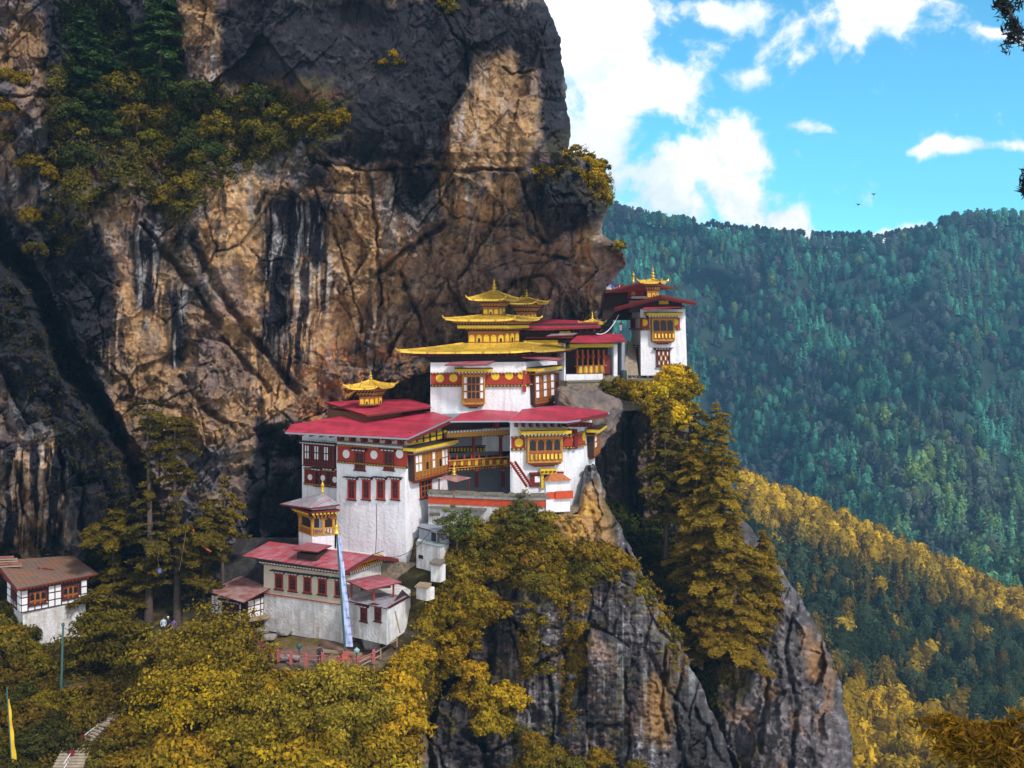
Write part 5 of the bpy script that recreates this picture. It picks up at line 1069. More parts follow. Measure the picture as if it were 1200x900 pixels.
mb = MB(); mb.slab([P(292, 725, 101.5), P(315, 721, 102.6), P(315, 719.5, 104), P(294, 722.5, 103)], .3, M_WOOD); tag(at_base(mb.build('timber_deck'), P(303, 724, 102.5)), 'grey plank deck in front of the half-timbered hut', 'deck')

# ---- dark-roofed house at far left
t = thing('stone_based_house', 'house with white timber-framed panels and dark board roof on a whitewashed stone base', 'house', P(60, 750, 98))
p1 = Fac(9, 104, 24.5, 99.8); p2 = Fac(24.5, 99.8, 102, 104.3); z0h = P(24.5, 718.5, 99.8).z; z1h = P(24.5, 692, 99.8).z
walls('wall', t, [p1, p2], z0h, z1h + .4, M_DARK, back=[(P(96, 0, 110).x, 110), (P(10, 0, 108.5).x, 108.5)])
walls('stone_base', t, [Fac(14, 103, 27, 100.2), Fac(27, 100.2, 100.5, 104.2)], z0h - 4.6, z0h - .01, M_WHITEOLD, back=[(P(98, 0, 109).x, 109), (P(16, 0, 107).x, 107)])
mb = MB(); H = z1h - z0h
def pan(f, s0, s1, r0, r1): f.box(mb, s0 + .06, s1 - .06, z0h + H * r0 + .06, z0h + H * r1 - .06, 0, .06, M_WPAN)
L_ = p2.len; N9 = 10; w = L_ / N9
for c_ in range(N9): pan(p2, c_ * w, (c_ + 1) * w, .02, .33)
for c_ in (0, 4, 5, 9):
    pan(p2, c_ * w, (c_ + 1) * w, .33, .66); pan(p2, c_ * w, (c_ + 1) * w, .66, .98)
w1 = p1.len / 4
for c_ in range(4): pan(p1, c_ * w1, (c_ + 1) * w1, .02, .33)
for c_ in (0, 3): pan(p1, c_ * w1, (c_ + 1) * w1, .33, .66); pan(p1, c_ * w1, (c_ + 1) * w1, .66, .98)
mb.build('plaster_panel', t)
window(t, p2, 33, 692.5, 54, 708, ['aaa', 'ttt'], heights=[1, .35], fr=M_DRED, mull=M_TIMB, fw=.08, mw=.14, out=.16, top=None); window(t, p2, 72.5, 686, 91.5, 701, ['aaa', 'ttt'], heights=[1, .35], fr=M_DRED, mull=M_TIMB, fw=.08, mw=.14, out=.16, top=None)
window(t, p1, 14, 694, 21, 710, ['dd', 'dd'], fr=M_DRED, fw=.08, mw=.05, out=.1, top=None)
A_ = P(20, 690.5, 98.66); B_ = P(115, 672.3, 104.6); D_ = V((-48.6, 103.9, -23.05)); C_ = V((-43.6, 109.8, -23.85)); rnd = random.Random(5)
mb = MB(); mb.slab([A_, B_, C_, D_], .14, M_ROOFWOOD, M_DRED); mb.slab([D_, C_, C_ + V((-5, 5, -1.4)), D_ + V((-5, 5, -1.4))], .14, M_ROOFWOOD, M_DRED); mb.beam(A_ - V((0, 0, .2)), D_ - V((0, 0, .2)), .12, .25, M_DRED)
for r in range(7):
    for c_ in range(16):
        a0, a1 = c_ / 16, (c_ + .96) / 16; b0, b1 = r / 7, (r + .97) / 7; f_ = lambda a, b: A_.lerp(B_, a).lerp(D_.lerp(C_, a), b) + V((0, 0, .03 + .04 * rnd.random()))
        mb.slab([f_(a0, b0), f_(a1, b0), f_(a1, b1), f_(a0, b1)], .05, M_ROOFWOOD)
mb.build('roof', t)
mb = MB(); [cornice(mb, f, 0, f.len, z1h + .02, [('d', .16, .25, M_DARK, M_TIMB), ('b', .15, .4, M_DRED)]) for f in (p1, p2)]; mb.build('cornice', t)
t = thing('plank_pile', 'stack of pale loose boards lying on the dark board roof', 'planks', P(10, 665, 99.5))
for k in range(5):
    mb = MB(); a = A_.lerp(D_, .62 + .09 * k) + V((-1.5, .3, .15)); b_ = A_.lerp(D_, .62 + .09 * k).lerp(B_.lerp(C_, .62 + .09 * k), .23 + .02 * (k % 2)) + V((0, 0, .15)); mb.beam(a + V((0, 0, .15)), b_ + V((0, 0, .2)), .35, .09, (M_WOOD, M_ROOFOLD)[k % 3 == 1]); mb.build('board', t)

# ---- sheds at the foot of the main building
t = thing('dark_shed', 'little dark shed with flat brown roof at the foot of the white wall', 'shed', P(508, 634, 103.5))
s1_ = Fac(491, 104.5, 512, 102.4); s2_ = Fac(512, 102.4, 524, 104.5); walls('wall', t, [s1_, s2_], P(510, 640, 103).z, P(510, 621, 103).z, M_GREY, back=[(P(524, 0, 107).x, 107), (P(494, 0, 107).x, 107)])
mb = MB(); mb.slab([P(489, 617, 104.6), P(519, 625.8, 101.8), P(524, 621, 105.5), P(505, 613, 108)], .1, M_ROOFBROWN, M_DARK); mb.build('roof', t); mb = MB(); s1_.pbox(mb, 506, 624, 511, 634, .02, .06, M_BLACK); mb.build('doorway', t)
t = thing('white_shed', 'small white shed with pale blue-grey sheet roof below the dark shed', 'shed', P(508, 662, 102))
s1_ = Fac(488, 103, 516, 100.6); s2_ = Fac(516, 100.6, 526, 103); walls('wall', t, [s1_, s2_], P(508, 668, 102).z, P(508, 638, 102).z, M_WHITEOLD, back=[(P(526, 0, 106).x, 106), (P(492, 0, 106).x, 106)])
mb = MB(); mb.slab([P(487, 634.5, 102.8), P(516, 640.5, 100.2), P(529, 635, 103.6), P(507, 630.5, 106)], .1, mat('blue_grey_sheet', (.27, .33, .33), noise=.5), M_GUTTER); mb.build('roof', t); mb = MB(); s1_.pbox(mb, 491, 650.5, 496, 654.5, .02, .06, M_BLACK); mb.build('vent_opening', t)
t = thing('stone_kiosk', 'tiny white block with a slanted slab on top among the bushes beside the sheds', 'shed', P(513, 680, 99.5)); f = Fac(505, 99.6, 516, 99.2); mb = MB(); f.pbox(mb, 505, 663, 516, 682, -1, 0, M_WHITEOLD); mb.build('wall', t)
mb = MB(); mb.slab([P(503, 663, 99.4) + V((0, -.2, .35)), P(517, 665, 98.8) + V((0, -.2, .35)), P(522, 661, 100.8) + V((0, 0, .45)), P(510, 659, 101.2) + V((0, 0, .45))], .2, M_SLATE); mb.build('slab', t)
t = thing('stone_block', 'low whitewashed block with a wooden board on top beside the small annex', 'wall block', P(495, 702, 98)); f = Fac(488, 98.4, 500, 97.6); mb = MB(); f.pbox(mb, 488, 689, 500, 703, -1, 0, M_WHITEOLD); mb.build('wall', t)
mb = MB(); mb.slab([P(486, 689.5, 98) + V((0, -.2, .25)), P(501.5, 691, 97) + V((0, -.2, .25)), P(506, 687, 99) + V((0, 0, .3)), P(492, 685.5, 99.6) + V((0, 0, .3))], .15, M_WOOD); mb.build('slab', t)
f = Fac(446, 104, 505, 103.4); mb = MB(); f.pbox(mb, 446, 660, 508, 690, -1.2, 0, M_STONE)
tag(at_base(mb.build('stone_wall'), f.pt(3, f.z_of(470, 690))), 'rough brown stone wall between the long building and the white sheds', 'stone wall')

# ---- prayer flag pole
t = thing('prayer_flag_pole', 'very tall pole with long pale blue vertical flag in front of the long building', 'flag pole', P(405, 770, 96))
base = P(405, 766, 96); top = P(394.6, 624, 97)
mb = MB(); mb.tube([base, base.lerp(top, .5), top], [.12, .10, .07], M_METAL, 8); mb.build('pole', t)
mb = MB(); mb.lathe(top - V((0, 0, .1)), [(.3, 0), (.28, .1), (.16, .2), (.15, .55), (.2, .62), (.12, .75), (.05, .85), (.02, 1.15)], M_GOLD, 10); mb.build('gold_top', t, smooth=True)
mb = MB(); n = 40; rows = []
for k in range(n + 1):
    w = k / n; p = base.lerp(top, .06 + .90 * w); wd = .60 - .34 * w; wav = .05 * math.sin(k * .9) + .06 * math.sin(k * 2.1)
    rows.append([p + V((.1 + wd * j / 3, -.12 + wav * j / 3 + .05 * math.sin(j * 2 + k * .5), 0)) for j in range(4)])
for k in range(n):
    for j in range(3): mb.face([rows[k][j], rows[k][j + 1], rows[k + 1][j + 1], rows[k + 1][j]], M_FLAG)
    for j in range(3): mb.face([p + V((0, .03, 0)) for p in (rows[k + 1][j], rows[k + 1][j + 1], rows[k][j + 1], rows[k][j])], M_FLAG)
mb.build('flag', t)
mb = MB()
for k, (w_, h) in enumerate(((1.1, .28), (.8, .25), (.55, .25))): mb.box(base + V((0, 0, -.5 + .26 * k + .1)), (w_, w_, h), M_PINKPOST, .3)
mb.build('plinth', t)

# ---- fence of pink posts along the terrace
rail_pts = [(295, 744, 100.4), (300, 751, 98.6), (307, 758, 97), (314, 766, 95.2), (326, 769, 94.7), (341, 772, 94.2), (359, 774.5, 93.8), (378, 774, 93.9), (397, 777.5, 93.6), (420, 778, 93.8), (438, 770, 94.6)]
t = thing('terrace_fence', 'low fence of stubby faded red posts and thin rails along the terrace edge', 'fence', P(359, 776, 93.9))
for (u, v, Y) in rail_pts:
    mb = MB(); p = P(u, v + 2, Y); mb.hexa([p + V((a * w_, b * w_, z_)) for z_, w_ in ((-.3, .12), (.8, .10)) for a, b in ((-1, -1), (1, -1), (1, 1), (-1, 1))], M_PINKPOST); mb.hexa([p + V((a * .13, b * .13, z_)) for z_ in (.6, .68) for a, b in ((-1, -1), (1, -1), (1, 1), (-1, 1))], M_PINKPOST); mb.build('post', t)
for h in (.25, .55):
    mb = MB(); mb.tube([P(u, v + 2, Y) + V((0, -.02, h)) for (u, v, Y) in rail_pts], .035, M_PINKPOST, 5); mb.build('rail', t)
t = thing('pole_railing', 'pale wooden pole railing rising to the right end of the terrace', 'railing', P(445, 770, 94.6))
for a, b_ in (((421, 776, 93.7), (465, 749.5, 97)), ((421, 781, 93.7), (446, 768, 95.4))): mb = MB(); mb.tube([P(*a), P(*b_)], .06, M_WOOD, 6); mb.build('rail', t)
for a in ((465, 749, 97), (446, 763, 95.4)): mb = MB(); p = P(*a); mb.tube([p + V((0, 0, .25)), p - V((0, 0, .7))], .07, M_WOOD, 6); mb.build('post', t)
t = thing('beam_bench', 'long wooden beam on short supports in front of the flag pole', 'bench', P(400, 768, 96.8))
mb = MB(); mb.beam(P(374, 762.5, 97), P(424, 767, 96.6), .3, .22, M_WOOD); mb.build('seat', t)
for u in (389, 406, 421): mb = MB(); p = P(u, 764 + (u - 380) * .09, 96.8); mb.beam(p - V((0, 0, .1)), p - V((0, 0, .65)), .18, .18, M_WOOD); mb.build('leg', t)
for i, (u, vb, vt_, Y, lab) in enumerate(((350.5, 775, 759, 95.4, 'thin green lamp post with a small head beside the terrace fence'), (418, 777, 764, 95.2, 'thin green lamp post with a pale head beside the flag pole plinth'))):
    t = thing('garden_lamp', lab, 'lamp post', P(u, vb, Y)); mb = MB(); mb.tube([P(u, vb, Y) - V((0, 0, .3)), P(u, vt_, Y)], .06, M_METAL, 6); mb.build('post', t)
    mb = MB(); c = P(u, vt_, Y); mb.lathe(c - V((0, 0, .1)), [(.1, 0), (.24, .12), (.26, .3), (.1, .42), (.03, .5)], (M_METAL, M_BLUE)[i], 8); mb.build('lamp_head', t)
# flat stones lying on the terrace
rnd = random.Random(8)
for i, (u, v, Y, s_) in enumerate(((307, 739, 102.6, 1.0), (316, 746, 101, .9), (333, 741, 102, .9), (327, 769, 95.3, .5), (333, 770.5, 95.1, .5), (340, 768.5, 95.4, .5), (346, 770, 95.2, .5), (383.5, 776, 94.2, .45), (437, 758, 97, 1.0))):
    c = P(u, v, Y); pts = [c + V((math.cos(a) * s_ * rnd.uniform(.6, 1), math.sin(a) * s_ * .6 * rnd.uniform(.6, 1), z_)) for a in [k * 1.05 for k in range(6)] for z_ in (-.2, .18 * s_ if i < 8 else .9)]
    o = blob('stone', pts, 2, .05, M_STONE2, seed=i); tag(at_base(o, c), 'pale loose stone lying on the trodden earth terrace', 'stone', 'pale stones on the terrace')

# ---- poles, cables, steps at the lower left
t = thing('green_pole', 'slim green pole standing below the stone-based house', 'pole', P(72, 807, 91.5)); a = P(71.5, 808, 91.5); b_ = P(74, 734, 92)
mb = MB(); mb.tube([a - V((0, 0, .5)), b_], [.11, .08], M_METAL, 7); mb.build('post', t); mb = MB(); mb.lathe(b_, [(.1, 0), (.15, .05), (.12, .25), (.03, .32)], M_METAL, 7); mb.build('cap', t)
mb = MB(); mb.tube([P(74, 735, 92), P(82, 740, 93), P(94, 742.5, 95)], .025, M_WIRE, 4); mb.build('cable', t)
t = thing('yellow_prayer_flag', 'tall thin pole with a narrow yellow flag at the bottom left corner', 'flag pole', P(14, 902, 83.6)); a = P(15, 915, 83.4); b_ = P(8, 806, 84)
mb = MB(); mb.tube([a, b_], .05, M_METAL, 6); mb.build('pole', t); mb = MB()
for k in range(24):
    w0, w1_ = k / 24, (k + 1) / 24; p = a.lerp(b_, w0 * .88); q_ = a.lerp(b_, w1_ * .88); wd = lambda w: .42 - .3 * w
    pa = [p, p + V((wd(w0), .06 * math.sin(k), 0)), q_ + V((wd(w1_), .06 * math.sin(k + 1), 0)), q_]; mb.face([x + V((.05, -.03, 0)) for x in pa], M_YFLAG); mb.face([x + V((.05, 0, 0)) for x in reversed(pa)], M_YFLAG)
mb.build('flag', t)
def steps(name, label, pts, W0, n, rise=.17, m=M_STEP):
    t = thing(name, label, 'steps', P(*pts[0])); mb = MB(); P_ = [P(*p) for p in pts]; segs = [(P_[i + 1] - P_[i]).length for i in range(len(P_) - 1)]; tot = sum(segs)
    for k in range(n):
        d = tot * k / n; i = 0
        while d > segs[i] and i < len(segs) - 1: d -= segs[i]; i += 1
        c = P_[i].lerp(P_[i + 1], d / segs[i]); dr_ = P_[min(i + 1, len(P_) - 1)] - P_[i]; h = V((dr_.x, dr_.y, 0)).normalized(); sd_ = V((h.y, -h.x, 0)) * W0 / 2 * (1 - .25 * k / n)
        tr = h * (V((dr_.x, dr_.y, 0)).length * tot / dr_.length / n) * 1.05; c = c + V((0, 0, .25))
        mb.slab([c - sd_, c + sd_, c + sd_ + tr * .62, c - sd_ + tr * .62], .13, m); mb.slab([c - sd_ * .96 - V((0, 0, .14)) + tr * .3, c + sd_ * .96 - V((0, 0, .14)) + tr * .3, c + sd_ * .96 - V((0, 0, .14)) + tr * 1.2, c - sd_ * .96 - V((0, 0, .14)) + tr * 1.2], .5, M_SLATE)
    mb.build('step', t); return t, P_
t, sp_ = steps('stone_steps', 'pale stone steps climbing from the bottom edge through golden scrub', [(78, 905, 83.5), (95, 868, 86.4), (112, 852, 87.6), (130, 838, 89.2), (150, 822, 90.9), (166, 812, 92.4)], 2.3, 34)
t = thing('step_railing', 'red posts with thin grey rails along the right side of the pale steps', 'railing', P(96, 880, 86))
rp = [(84, 892, 84.8), (96, 874, 86.2), (122, 854, 88.2), (143, 836, 90.2)]
for u, v, Y in rp: mb = MB(); p = P(u, v, Y); mb.hexa([p + V((a * .15, b * .15, z_)) for z_ in (-.3, .85) for a, b in ((-1, -1), (1, -1), (1, 1), (-1, 1))], M_DRED); mb.build('post', t)
for h in (.3, .65): mb = MB(); mb.tube([P(u, v, Y) + V((-.05, -.1, h)) for u, v, Y in [(76, 905, 83.6)] + rp], .03, M_WPAN, 5); mb.build('rail', t)
steps('shaded_steps', 'dark shaded stone steps half hidden under the tree left of the terrace', [(163, 786, 95), (152, 772, 97.5), (146, 766, 99)], 2.4, 9, m=M_SLATE)
mb = MB(); mb.beam(P(70, 810.5, 91.4), P(112, 803, 92.6), .2, .25, M_PINKPOST); tag(at_base(mb.build('red_beam'), P(91, 807, 92)), 'long faded red beam lying at the foot of the green pole', 'beam')
# viewing platform under the tall trees
f = Fac(165, 103.5, 222, 103.5); mb = MB(); f.pbox(mb, 165, 740, 222, 752, -4, 0, M_STONE); f.pbox(mb, 164, 738, 223, 740, -4.1, .15, M_SLATE); tag(at_base(mb.build('stone_platform'), f.pt(2, f.z_of(190, 752))), 'shaded stone platform under the two tall trees', 'platform')
mb = MB(); mb.slab([P(185, 758, 99), P(199, 763, 97.6), P(201, 766, 96.8), P(187, 761, 98.2)], .08, M_BLUE); tag(at_base(mb.build('blue_sheet'), P(193, 762, 98)), 'small pale blue sheet lying on the dark bank below the stone platform', 'sheet')
# cables and prayer-flag strings
def cable(name, a, b, sag, label, cat, m=M_WIRE, r=.03, group=None):
    a, b = P(*a), P(*b); mb = MB(); mb.tube([a.lerp(b, k / 12) - V((0, 0, sag * 4 * (k / 12) * (1 - k / 12))) for k in range(13)], r, m, 5); tag(at_base(mb.build(name), a), label, cat, group)
cable('cable', (440, 648, 103), (505, 622, 102), 1.2, 'dark cable sagging from the main wall to the little dark shed', 'cable')
cable('rope', (699, 391, 128), (725, 369, 134), .8, 'pale rope slung from the magenta gallery roof up to the tower eave', 'rope', M_WPAN, .05)
cable('prayer_flag_string', (225, 618, 104), (247, 646, 103), .4, 'frayed orange prayer-flag string hanging in the tall tree', 'prayer flags', mat('faded_orange_cloth', (.45, .10, .04)), .09)
cable('rope', (183, 640, 102.6), (188, 672, 102.5), .3, 'thin pale rope dangling from the tall tree with a scrap of blue cloth', 'rope', M_WOOD, .014)
cable('rope', (218, 622, 102.5), (210, 668, 102.4), .2, 'long pale rope hanging down between the two tall tree trunks', 'rope', M_WOOD, .014)
mb = MB(); mb.box(P(187, 669, 102.4), (.3, .05, .4), M_BLUECL, .3); tag(at_base(mb.build('cloth_scrap'), P(187, 669, 102.4)), 'scrap of blue cloth caught on the thin rope in the tall tree', 'cloth')
mb = MB(); pass
c = P(727.5, 384, 135); mb = MB(); mb.box(c, (.28, .06, 1.3), M_WPAN, .2); mb.box(c + V((0, 0, -.5)), (.3, .07, .3), M_BLUECL, .2); mb.box(c + V((0, 0, .5)), (.3, .07, .3), M_REDBAND, .2); tag(at_base(mb.build('hanging_banner'), c), 'small white, blue and red banner hanging left of the corner tower', 'banner')
# heap of prayer flags on the rear roof
t = thing('prayer_flag_heap', 'heap of faded coloured prayer flags on the rear roof under the overhang', 'prayer flags', P(719, 336, 141)); rnd = random.Random(3)
mb = MB()
for k in range(60):
    c = P(711 + rnd.random() * 17, 334 + rnd.random() * 6, 139.5 + rnd.random()); mb.box(c, (.35, .05, .3), rnd.choice([M_WPAN, M_WPAN, M_BLUECL, M_REDBAND, M_FLAG]), rnd.random() * 3)
mb.build('cloth', t)
# birds in the sky
for i, (u, v) in enumerate(((1006, 240), (1024, 228))):
    c = P(u, v, 210); mb = MB(); s_ = .42
    mb.tube([c + V((-s_, .1, .22)), c + V((-s_ * .4, 0, .12)), c, c + V((s_ * .4, 0, .12)), c + V((s_, .1, .22))], [.02, .1, .13, .1, .02], M_HAIR, 6); mb.tube([c + V((0, -.35, 0)), c, c + V((0, .4, 0))], [.03, .13, .04], M_HAIR, 6)
    tag(at_base(mb.build('bird'), c), ('small dark bird gliding over the far ridge, the lower of two', 'small dark bird gliding over the far ridge, the higher of two')[i], 'bird')
# ------------------------------------------------------------------ people
def person(label, base, yaw, h=1.7, top=M_NAVY, legs=M_TROU, sit=False, lean=0.0, hair=M_HAIR):
    """one skinned body (skeleton posed, radii per joint) with hair as its child"""
    k = h / 1.7; hip = .9 if not sit else .42
    J = {'pel': (0, 0, hip), 'waist': (0, lean * .3, hip + .2), 'chest': (0, lean, hip + .42), 'neck': (0, lean * 1.15, hip + .60), 'headb': (0, lean * 1.15 - .02, hip + .68), 'head': (0, lean * 1.15 - .03, hip + .78), 'crown': (0, lean * 1.15 - .02, hip + .86)}
    R = {'pel': .145, 'waist': .13, 'chest': .155, 'neck': .055, 'headb': .075, 'head': .095, 'crown': .06}
    E = [('pel', 'waist'), ('waist', 'chest'), ('chest', 'neck'), ('neck', 'headb'), ('headb', 'head'), ('head', 'crown')]
    for s_, n in ((-1, 'l'), (1, 'r')):
        if sit: J.update({'hip' + n: (s_ * .1, -.02, hip), 'kne' + n: (s_ * .13, -.42, hip + .03), 'ank' + n: (s_ * .13, -.45, .07), 'toe' + n: (s_ * .14, -.62, .04)})
        else: J.update({'hip' + n: (s_ * .1, 0, hip - .05), 'kne' + n: (s_ * .11, -.03 * s_, .48), 'ank' + n: (s_ * .12, .02 - .05 * s_, .08), 'toe' + n: (s_ * .14, -.14 - .05 * s_, .04)})
        J.update({'sho' + n: (s_ * .19, lean, hip + .5), 'elb' + n: (s_ * .25, lean - .03, hip + .22), 'wri' + n: (s_ * .2, lean - .2, hip + .04), 'han' + n: (s_ * .18, lean - .27, hip + .02)})
        R.update({'hip' + n: .095, 'kne' + n: .062, 'ank' + n: .042, 'toe' + n: .035, 'sho' + n: .065, 'elb' + n: .045, 'wri' + n: .03, 'han' + n: .035})
        E += [('pel', 'hip' + n), ('hip' + n, 'kne' + n), ('kne' + n, 'ank' + n), ('ank' + n, 'toe' + n), ('chest', 'sho' + n), ('sho' + n, 'elb' + n), ('elb' + n, 'wri' + n), ('wri' + n, 'han' + n)]
    names = list(J); me = bpy.data.meshes.new('person'); me.from_pydata([V(J[n]) * k for n in names], [(names.index(a), names.index(b)) for a, b in E], [])
    o = bpy.data.objects.new('person', me); COL.objects.link(o)
    m = o.modifiers.new('s', 'SKIN'); m.use_smooth_shade = True
    for i, n in enumerate(names): sv = me.skin_vertices[0].data[i]; sv.radius = (R[n] * k, R[n] * k * (.78 if n in ('chest', 'waist', 'pel') else 1)); sv.use_root = n == 'pel'
    s2 = o.modifiers.new('u', 'SUBSURF'); s2.levels = 1; s2.render_levels = 1
    dg = bpy.context.evaluated_depsgraph_get(); ev = o.evaluated_get(dg); nm = bpy.data.meshes.new_from_object(ev); o.modifiers.clear(); o.data = nm; nm.name = 'person'
    nm.materials.clear()
    for mm in (M_SKIN, top, legs): nm.materials.append(mm)
    for p in nm.polygons:
        c = p.center / k; z = c.z; far = abs(c.x) > .15
        hand = (V(c) - V(J['hanl'])).length < .075 or (V(c) - V(J['hanr'])).length < .075
        p.material_index = 0 if (z > hip + .61 and abs(c.x) < .13) or hand else (2 if (z < hip + .02 and not (c.y > -.3 and far and z > hip - .1) and not (abs(c.x) > .17 and z > hip - .08)) else 1); p.use_smooth = True
    o.location = base; o.rotation_euler = (0, 0, yaw); tag(o, label, 'person')
    hb = MB(); cz = J['head']; hb.lathe((cz[0] * k, (cz[1] + .012) * k, (cz[2] - .03) * k), [(.10 * k, 0), (.108 * k, .05 * k), (.095 * k, .1 * k), (.05 * k, .135 * k), (.01, .14 * k)], hair, 10)
    h_ = hb.build('hair', None, smooth=True); h_.parent = o
    return o
def onslope(u, v, dz=0.0): return P(u, v, float(YS(u, v))) + V((0, 0, dz))
person('person in dark clothes standing by the terrace fence below the long building', P(374.5, 779.5, 94.6), .3, 1.68, M_NAVY, M_NAVY)
person('person in a pale shirt sitting on the shaded platform under the tall trees', P(191.5, 738.3, 103.8), .2, 1.7, M_WSHIRT, M_NAVY, sit=True)
person('person with pale cap on the shaded platform, beside the one in pale shirt', P(197, 738.3, 104.1), -.2, 1.7, M_NAVY, M_TROU, sit=True, hair=M_WPAN)
person('person in a purple jacket crouched on the shaded platform under the tall trees', P(203.5, 738.4, 103.9), .5, 1.5, M_PURP, M_NAVY, sit=True, lean=-.1)
person('person in maroon sitting inside the carved timber pavilion', P(355, 628, 107.0), .4, 1.6, M_MAROON, M_MAROON, sit=True)

# ------------------------------------------------------------------ vegetation
RG = np.random.default_rng(7)
def unit(n, rg=RG): a = rg.normal(size=(n, 3)); return a / np.linalg.norm(a, axis=1)[:, None]
def leaves(c, nrm, size, rg, asp=1.6, jit=.7):
    """one small quad leaf (or spray) at each centre c, facing about nrm"""
    n = len(c); nn = nrm + jit * rg.normal(size=(n, 3)); nn /= np.linalg.norm(nn, axis=1)[:, None] + 1e-9
    t = unit(n, rg); t = t - (t * nn).sum(1)[:, None] * nn; t /= np.linalg.norm(t, axis=1)[:, None] + 1e-9; b = np.cross(nn, t)
    s = (size * (.6 + .8 * rg.random(n)))[:, None] if np.ndim(size) else (size * (.6 + .8 * rg.random(n)))[:, None]
    t = t * s * asp * .5; b = b * s * .5
    q = np.stack([c - t, c - b * .9 + t * .1, c + t, c + b * .9 + t * .1], 1)
    return q.reshape(-1, 3)
def bush_pts(rg, R=1.0, H=.8, n_cl=40, per=90, cl=.3):
    """leaves in clumps over a dome, returns centres, normals, tint"""
    d = unit(n_cl, rg); d[:, 2] = np.abs(d[:, 2]) * 1.1 - .15; d /= np.linalg.norm(d, axis=1)[:, None]
    rad = (.55 + .45 * rg.random(n_cl) ** .6)[:, None]; cc = d * rad * np.array([R, R, H]); cr = cl * (.6 + .8 * rg.random(n_cl))
    k = np.repeat(np.arange(n_cl), per); dd = unit(len(k), rg); rr = rg.random(len(k)) ** .45
    c = cc[k] + dd * (rr * cr[k])[:, None] * np.array([1, 1, .75]); nrm = dd * .9 + d[k] * .5 + np.array([0, 0, .35])
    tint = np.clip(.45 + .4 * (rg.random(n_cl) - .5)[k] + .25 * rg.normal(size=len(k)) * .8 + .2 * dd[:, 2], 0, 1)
    return c, nrm, tint
def make_bush(name, seed, R, H, n_cl, per, leaf, cl=.3, stems=6):
    rg = np.random.default_rng(seed); c, n, t = bush_pts(rg, R, H, n_cl, per, cl); q = leaves(c, n, leaf, rg); tt = np.repeat(t, 4)
    # twiggy stems
    st = MB()
    for k in range(stems):
        a = rg.random() * 6.28; e = V((math.cos(a) * R * .6, math.sin(a) * R * .6, H * (.3 + .5 * rg.random()))); st.tube([V((0, 0, -H * .4)), e * .5, e], [.05 * R, .035 * R, .012 * R], M_BARK, 4, False)
    co = np.concatenate([np.array(st.v), q]); nf0 = len(st.f); base = len(st.v); fc = np.concatenate([np.array(st.f), np.arange(len(q)).reshape(-1, 4) + base])
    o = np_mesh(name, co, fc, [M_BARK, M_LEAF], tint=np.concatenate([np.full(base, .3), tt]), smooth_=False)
    mi = np.ones(len(fc), np.int32); mi[:nf0] = 0; o.data.polygons.foreach_set('material_index', mi); me = o.data; bpy.data.objects.remove(o); return me
BUSH = [make_bush('bush_mesh', 100 + i, 1.0, .8 + .12 * (i % 3), 46, 75, .115, .30) for i in range(5)]
BUSHS = [make_bush('shrub_mesh', 130 + i, 1.0, .9, 20, 45, .20, .38) for i in range(4)]
GOLD, OLIVE, GREEN, DGOLD, YEL = (.225, .155, .014), (.115, .095, .016), (.045, .06, .018), (.16, .11, .012), (.30, .205, .016)
def place(meshes, name, label, cat, group, pos, s, rg, col, zs=1.0, sink=.15, up=None):
    o = bpy.data.objects.new(name, meshes[rg.integers(len(meshes))]); COL.objects.link(o); o.location = (pos[0], pos[1], pos[2] - sink * s); o.rotation_euler = (rg.normal() * .12, rg.normal() * .12, rg.random() * 6.28)
    o.scale = (s * (.85 + .3 * rg.random()), s * (.85 + .3 * rg.random()), s * zs * (.85 + .3 * rg.random())); v = .8 + .4 * rg.random(); o.color = (col[0] * v * (.9 + .2 * rg.random()), col[1] * v, col[2] * v, 1)
    tag(o, label, cat, group); return o
def in_poly(rg, poly, n, mind):
    a = np.array(poly, float); lo, hi = a.min(0), a.max(0); out = []
    tries = 0
    while len(out) < n and tries < n * 60:
        tries += 1; p = lo + rg.random(2) * (hi - lo)
        if poly_mask(np.array([p[0]]), np.array([p[1]]), poly, 1)[0] < .5: continue
        if any((p[0] - q[0]) ** 2 + (p[1] - q[1]) ** 2 < mind * mind for q in out): continue
        out.append(p)
    return sorted(out, key=lambda p: p[1])
rg = np.random.default_rng(21)
def bushes(poly, n, mind, look, s0, s1, cols, label, group, name='bush', meshes=BUSH, off=.6, cat='bush', zs=1):
    for p in in_poly(rg, poly, n, mind):
        Y = float(look(p[0], p[1])); s = s0 + (s1 - s0) * rg.random(); place(meshes, name, label, cat, group, P(p[0], p[1], Y - off * s), s, rg, cols[rg.integers(len(cols))], zs)
# pillar crown: dense golden bushes falling from the courtyard wall down the rock
bushes([(540, 636), (562, 618), (590, 606), (640, 606), (652, 640), (700, 648), (735, 655), (720, 664), (690, 676), (650, 690), (600, 682), (560, 678), (520, 700), (515, 680)], 58, 13, lambda u, v: min(float(YP(u, v)), 103.4), .9, 1.7, [DGOLD, OLIVE, (.20, .14, .02), OLIVE],
       'rounded golden-green bush clinging to the top of the rock pillar below the courtyard', 'bushes on top of the rock pillar', off=.35)
bushes([(488, 735), (515, 700), (560, 690), (585, 715), (560, 745), (530, 770), (500, 770), (480, 800), (455, 790), (440, 770)], 26, 13, YP, .9, 1.6, [GOLD, YEL, DGOLD], 'bright golden bush on the shoulder of the rock right of the small annex', 'bushes on the shoulder of the rock pillar', off=.6)
bushes([(520, 780), (550, 770), (602, 800), (604, 850), (560, 850), (530, 830), (545, 800)], 9, 17, YP, 1.1, 1.7, [GOLD, YEL], 'golden bush growing out of the dark vertical cleft of the rock pillar', 'bushes in the cleft of the rock pillar', off=.4)
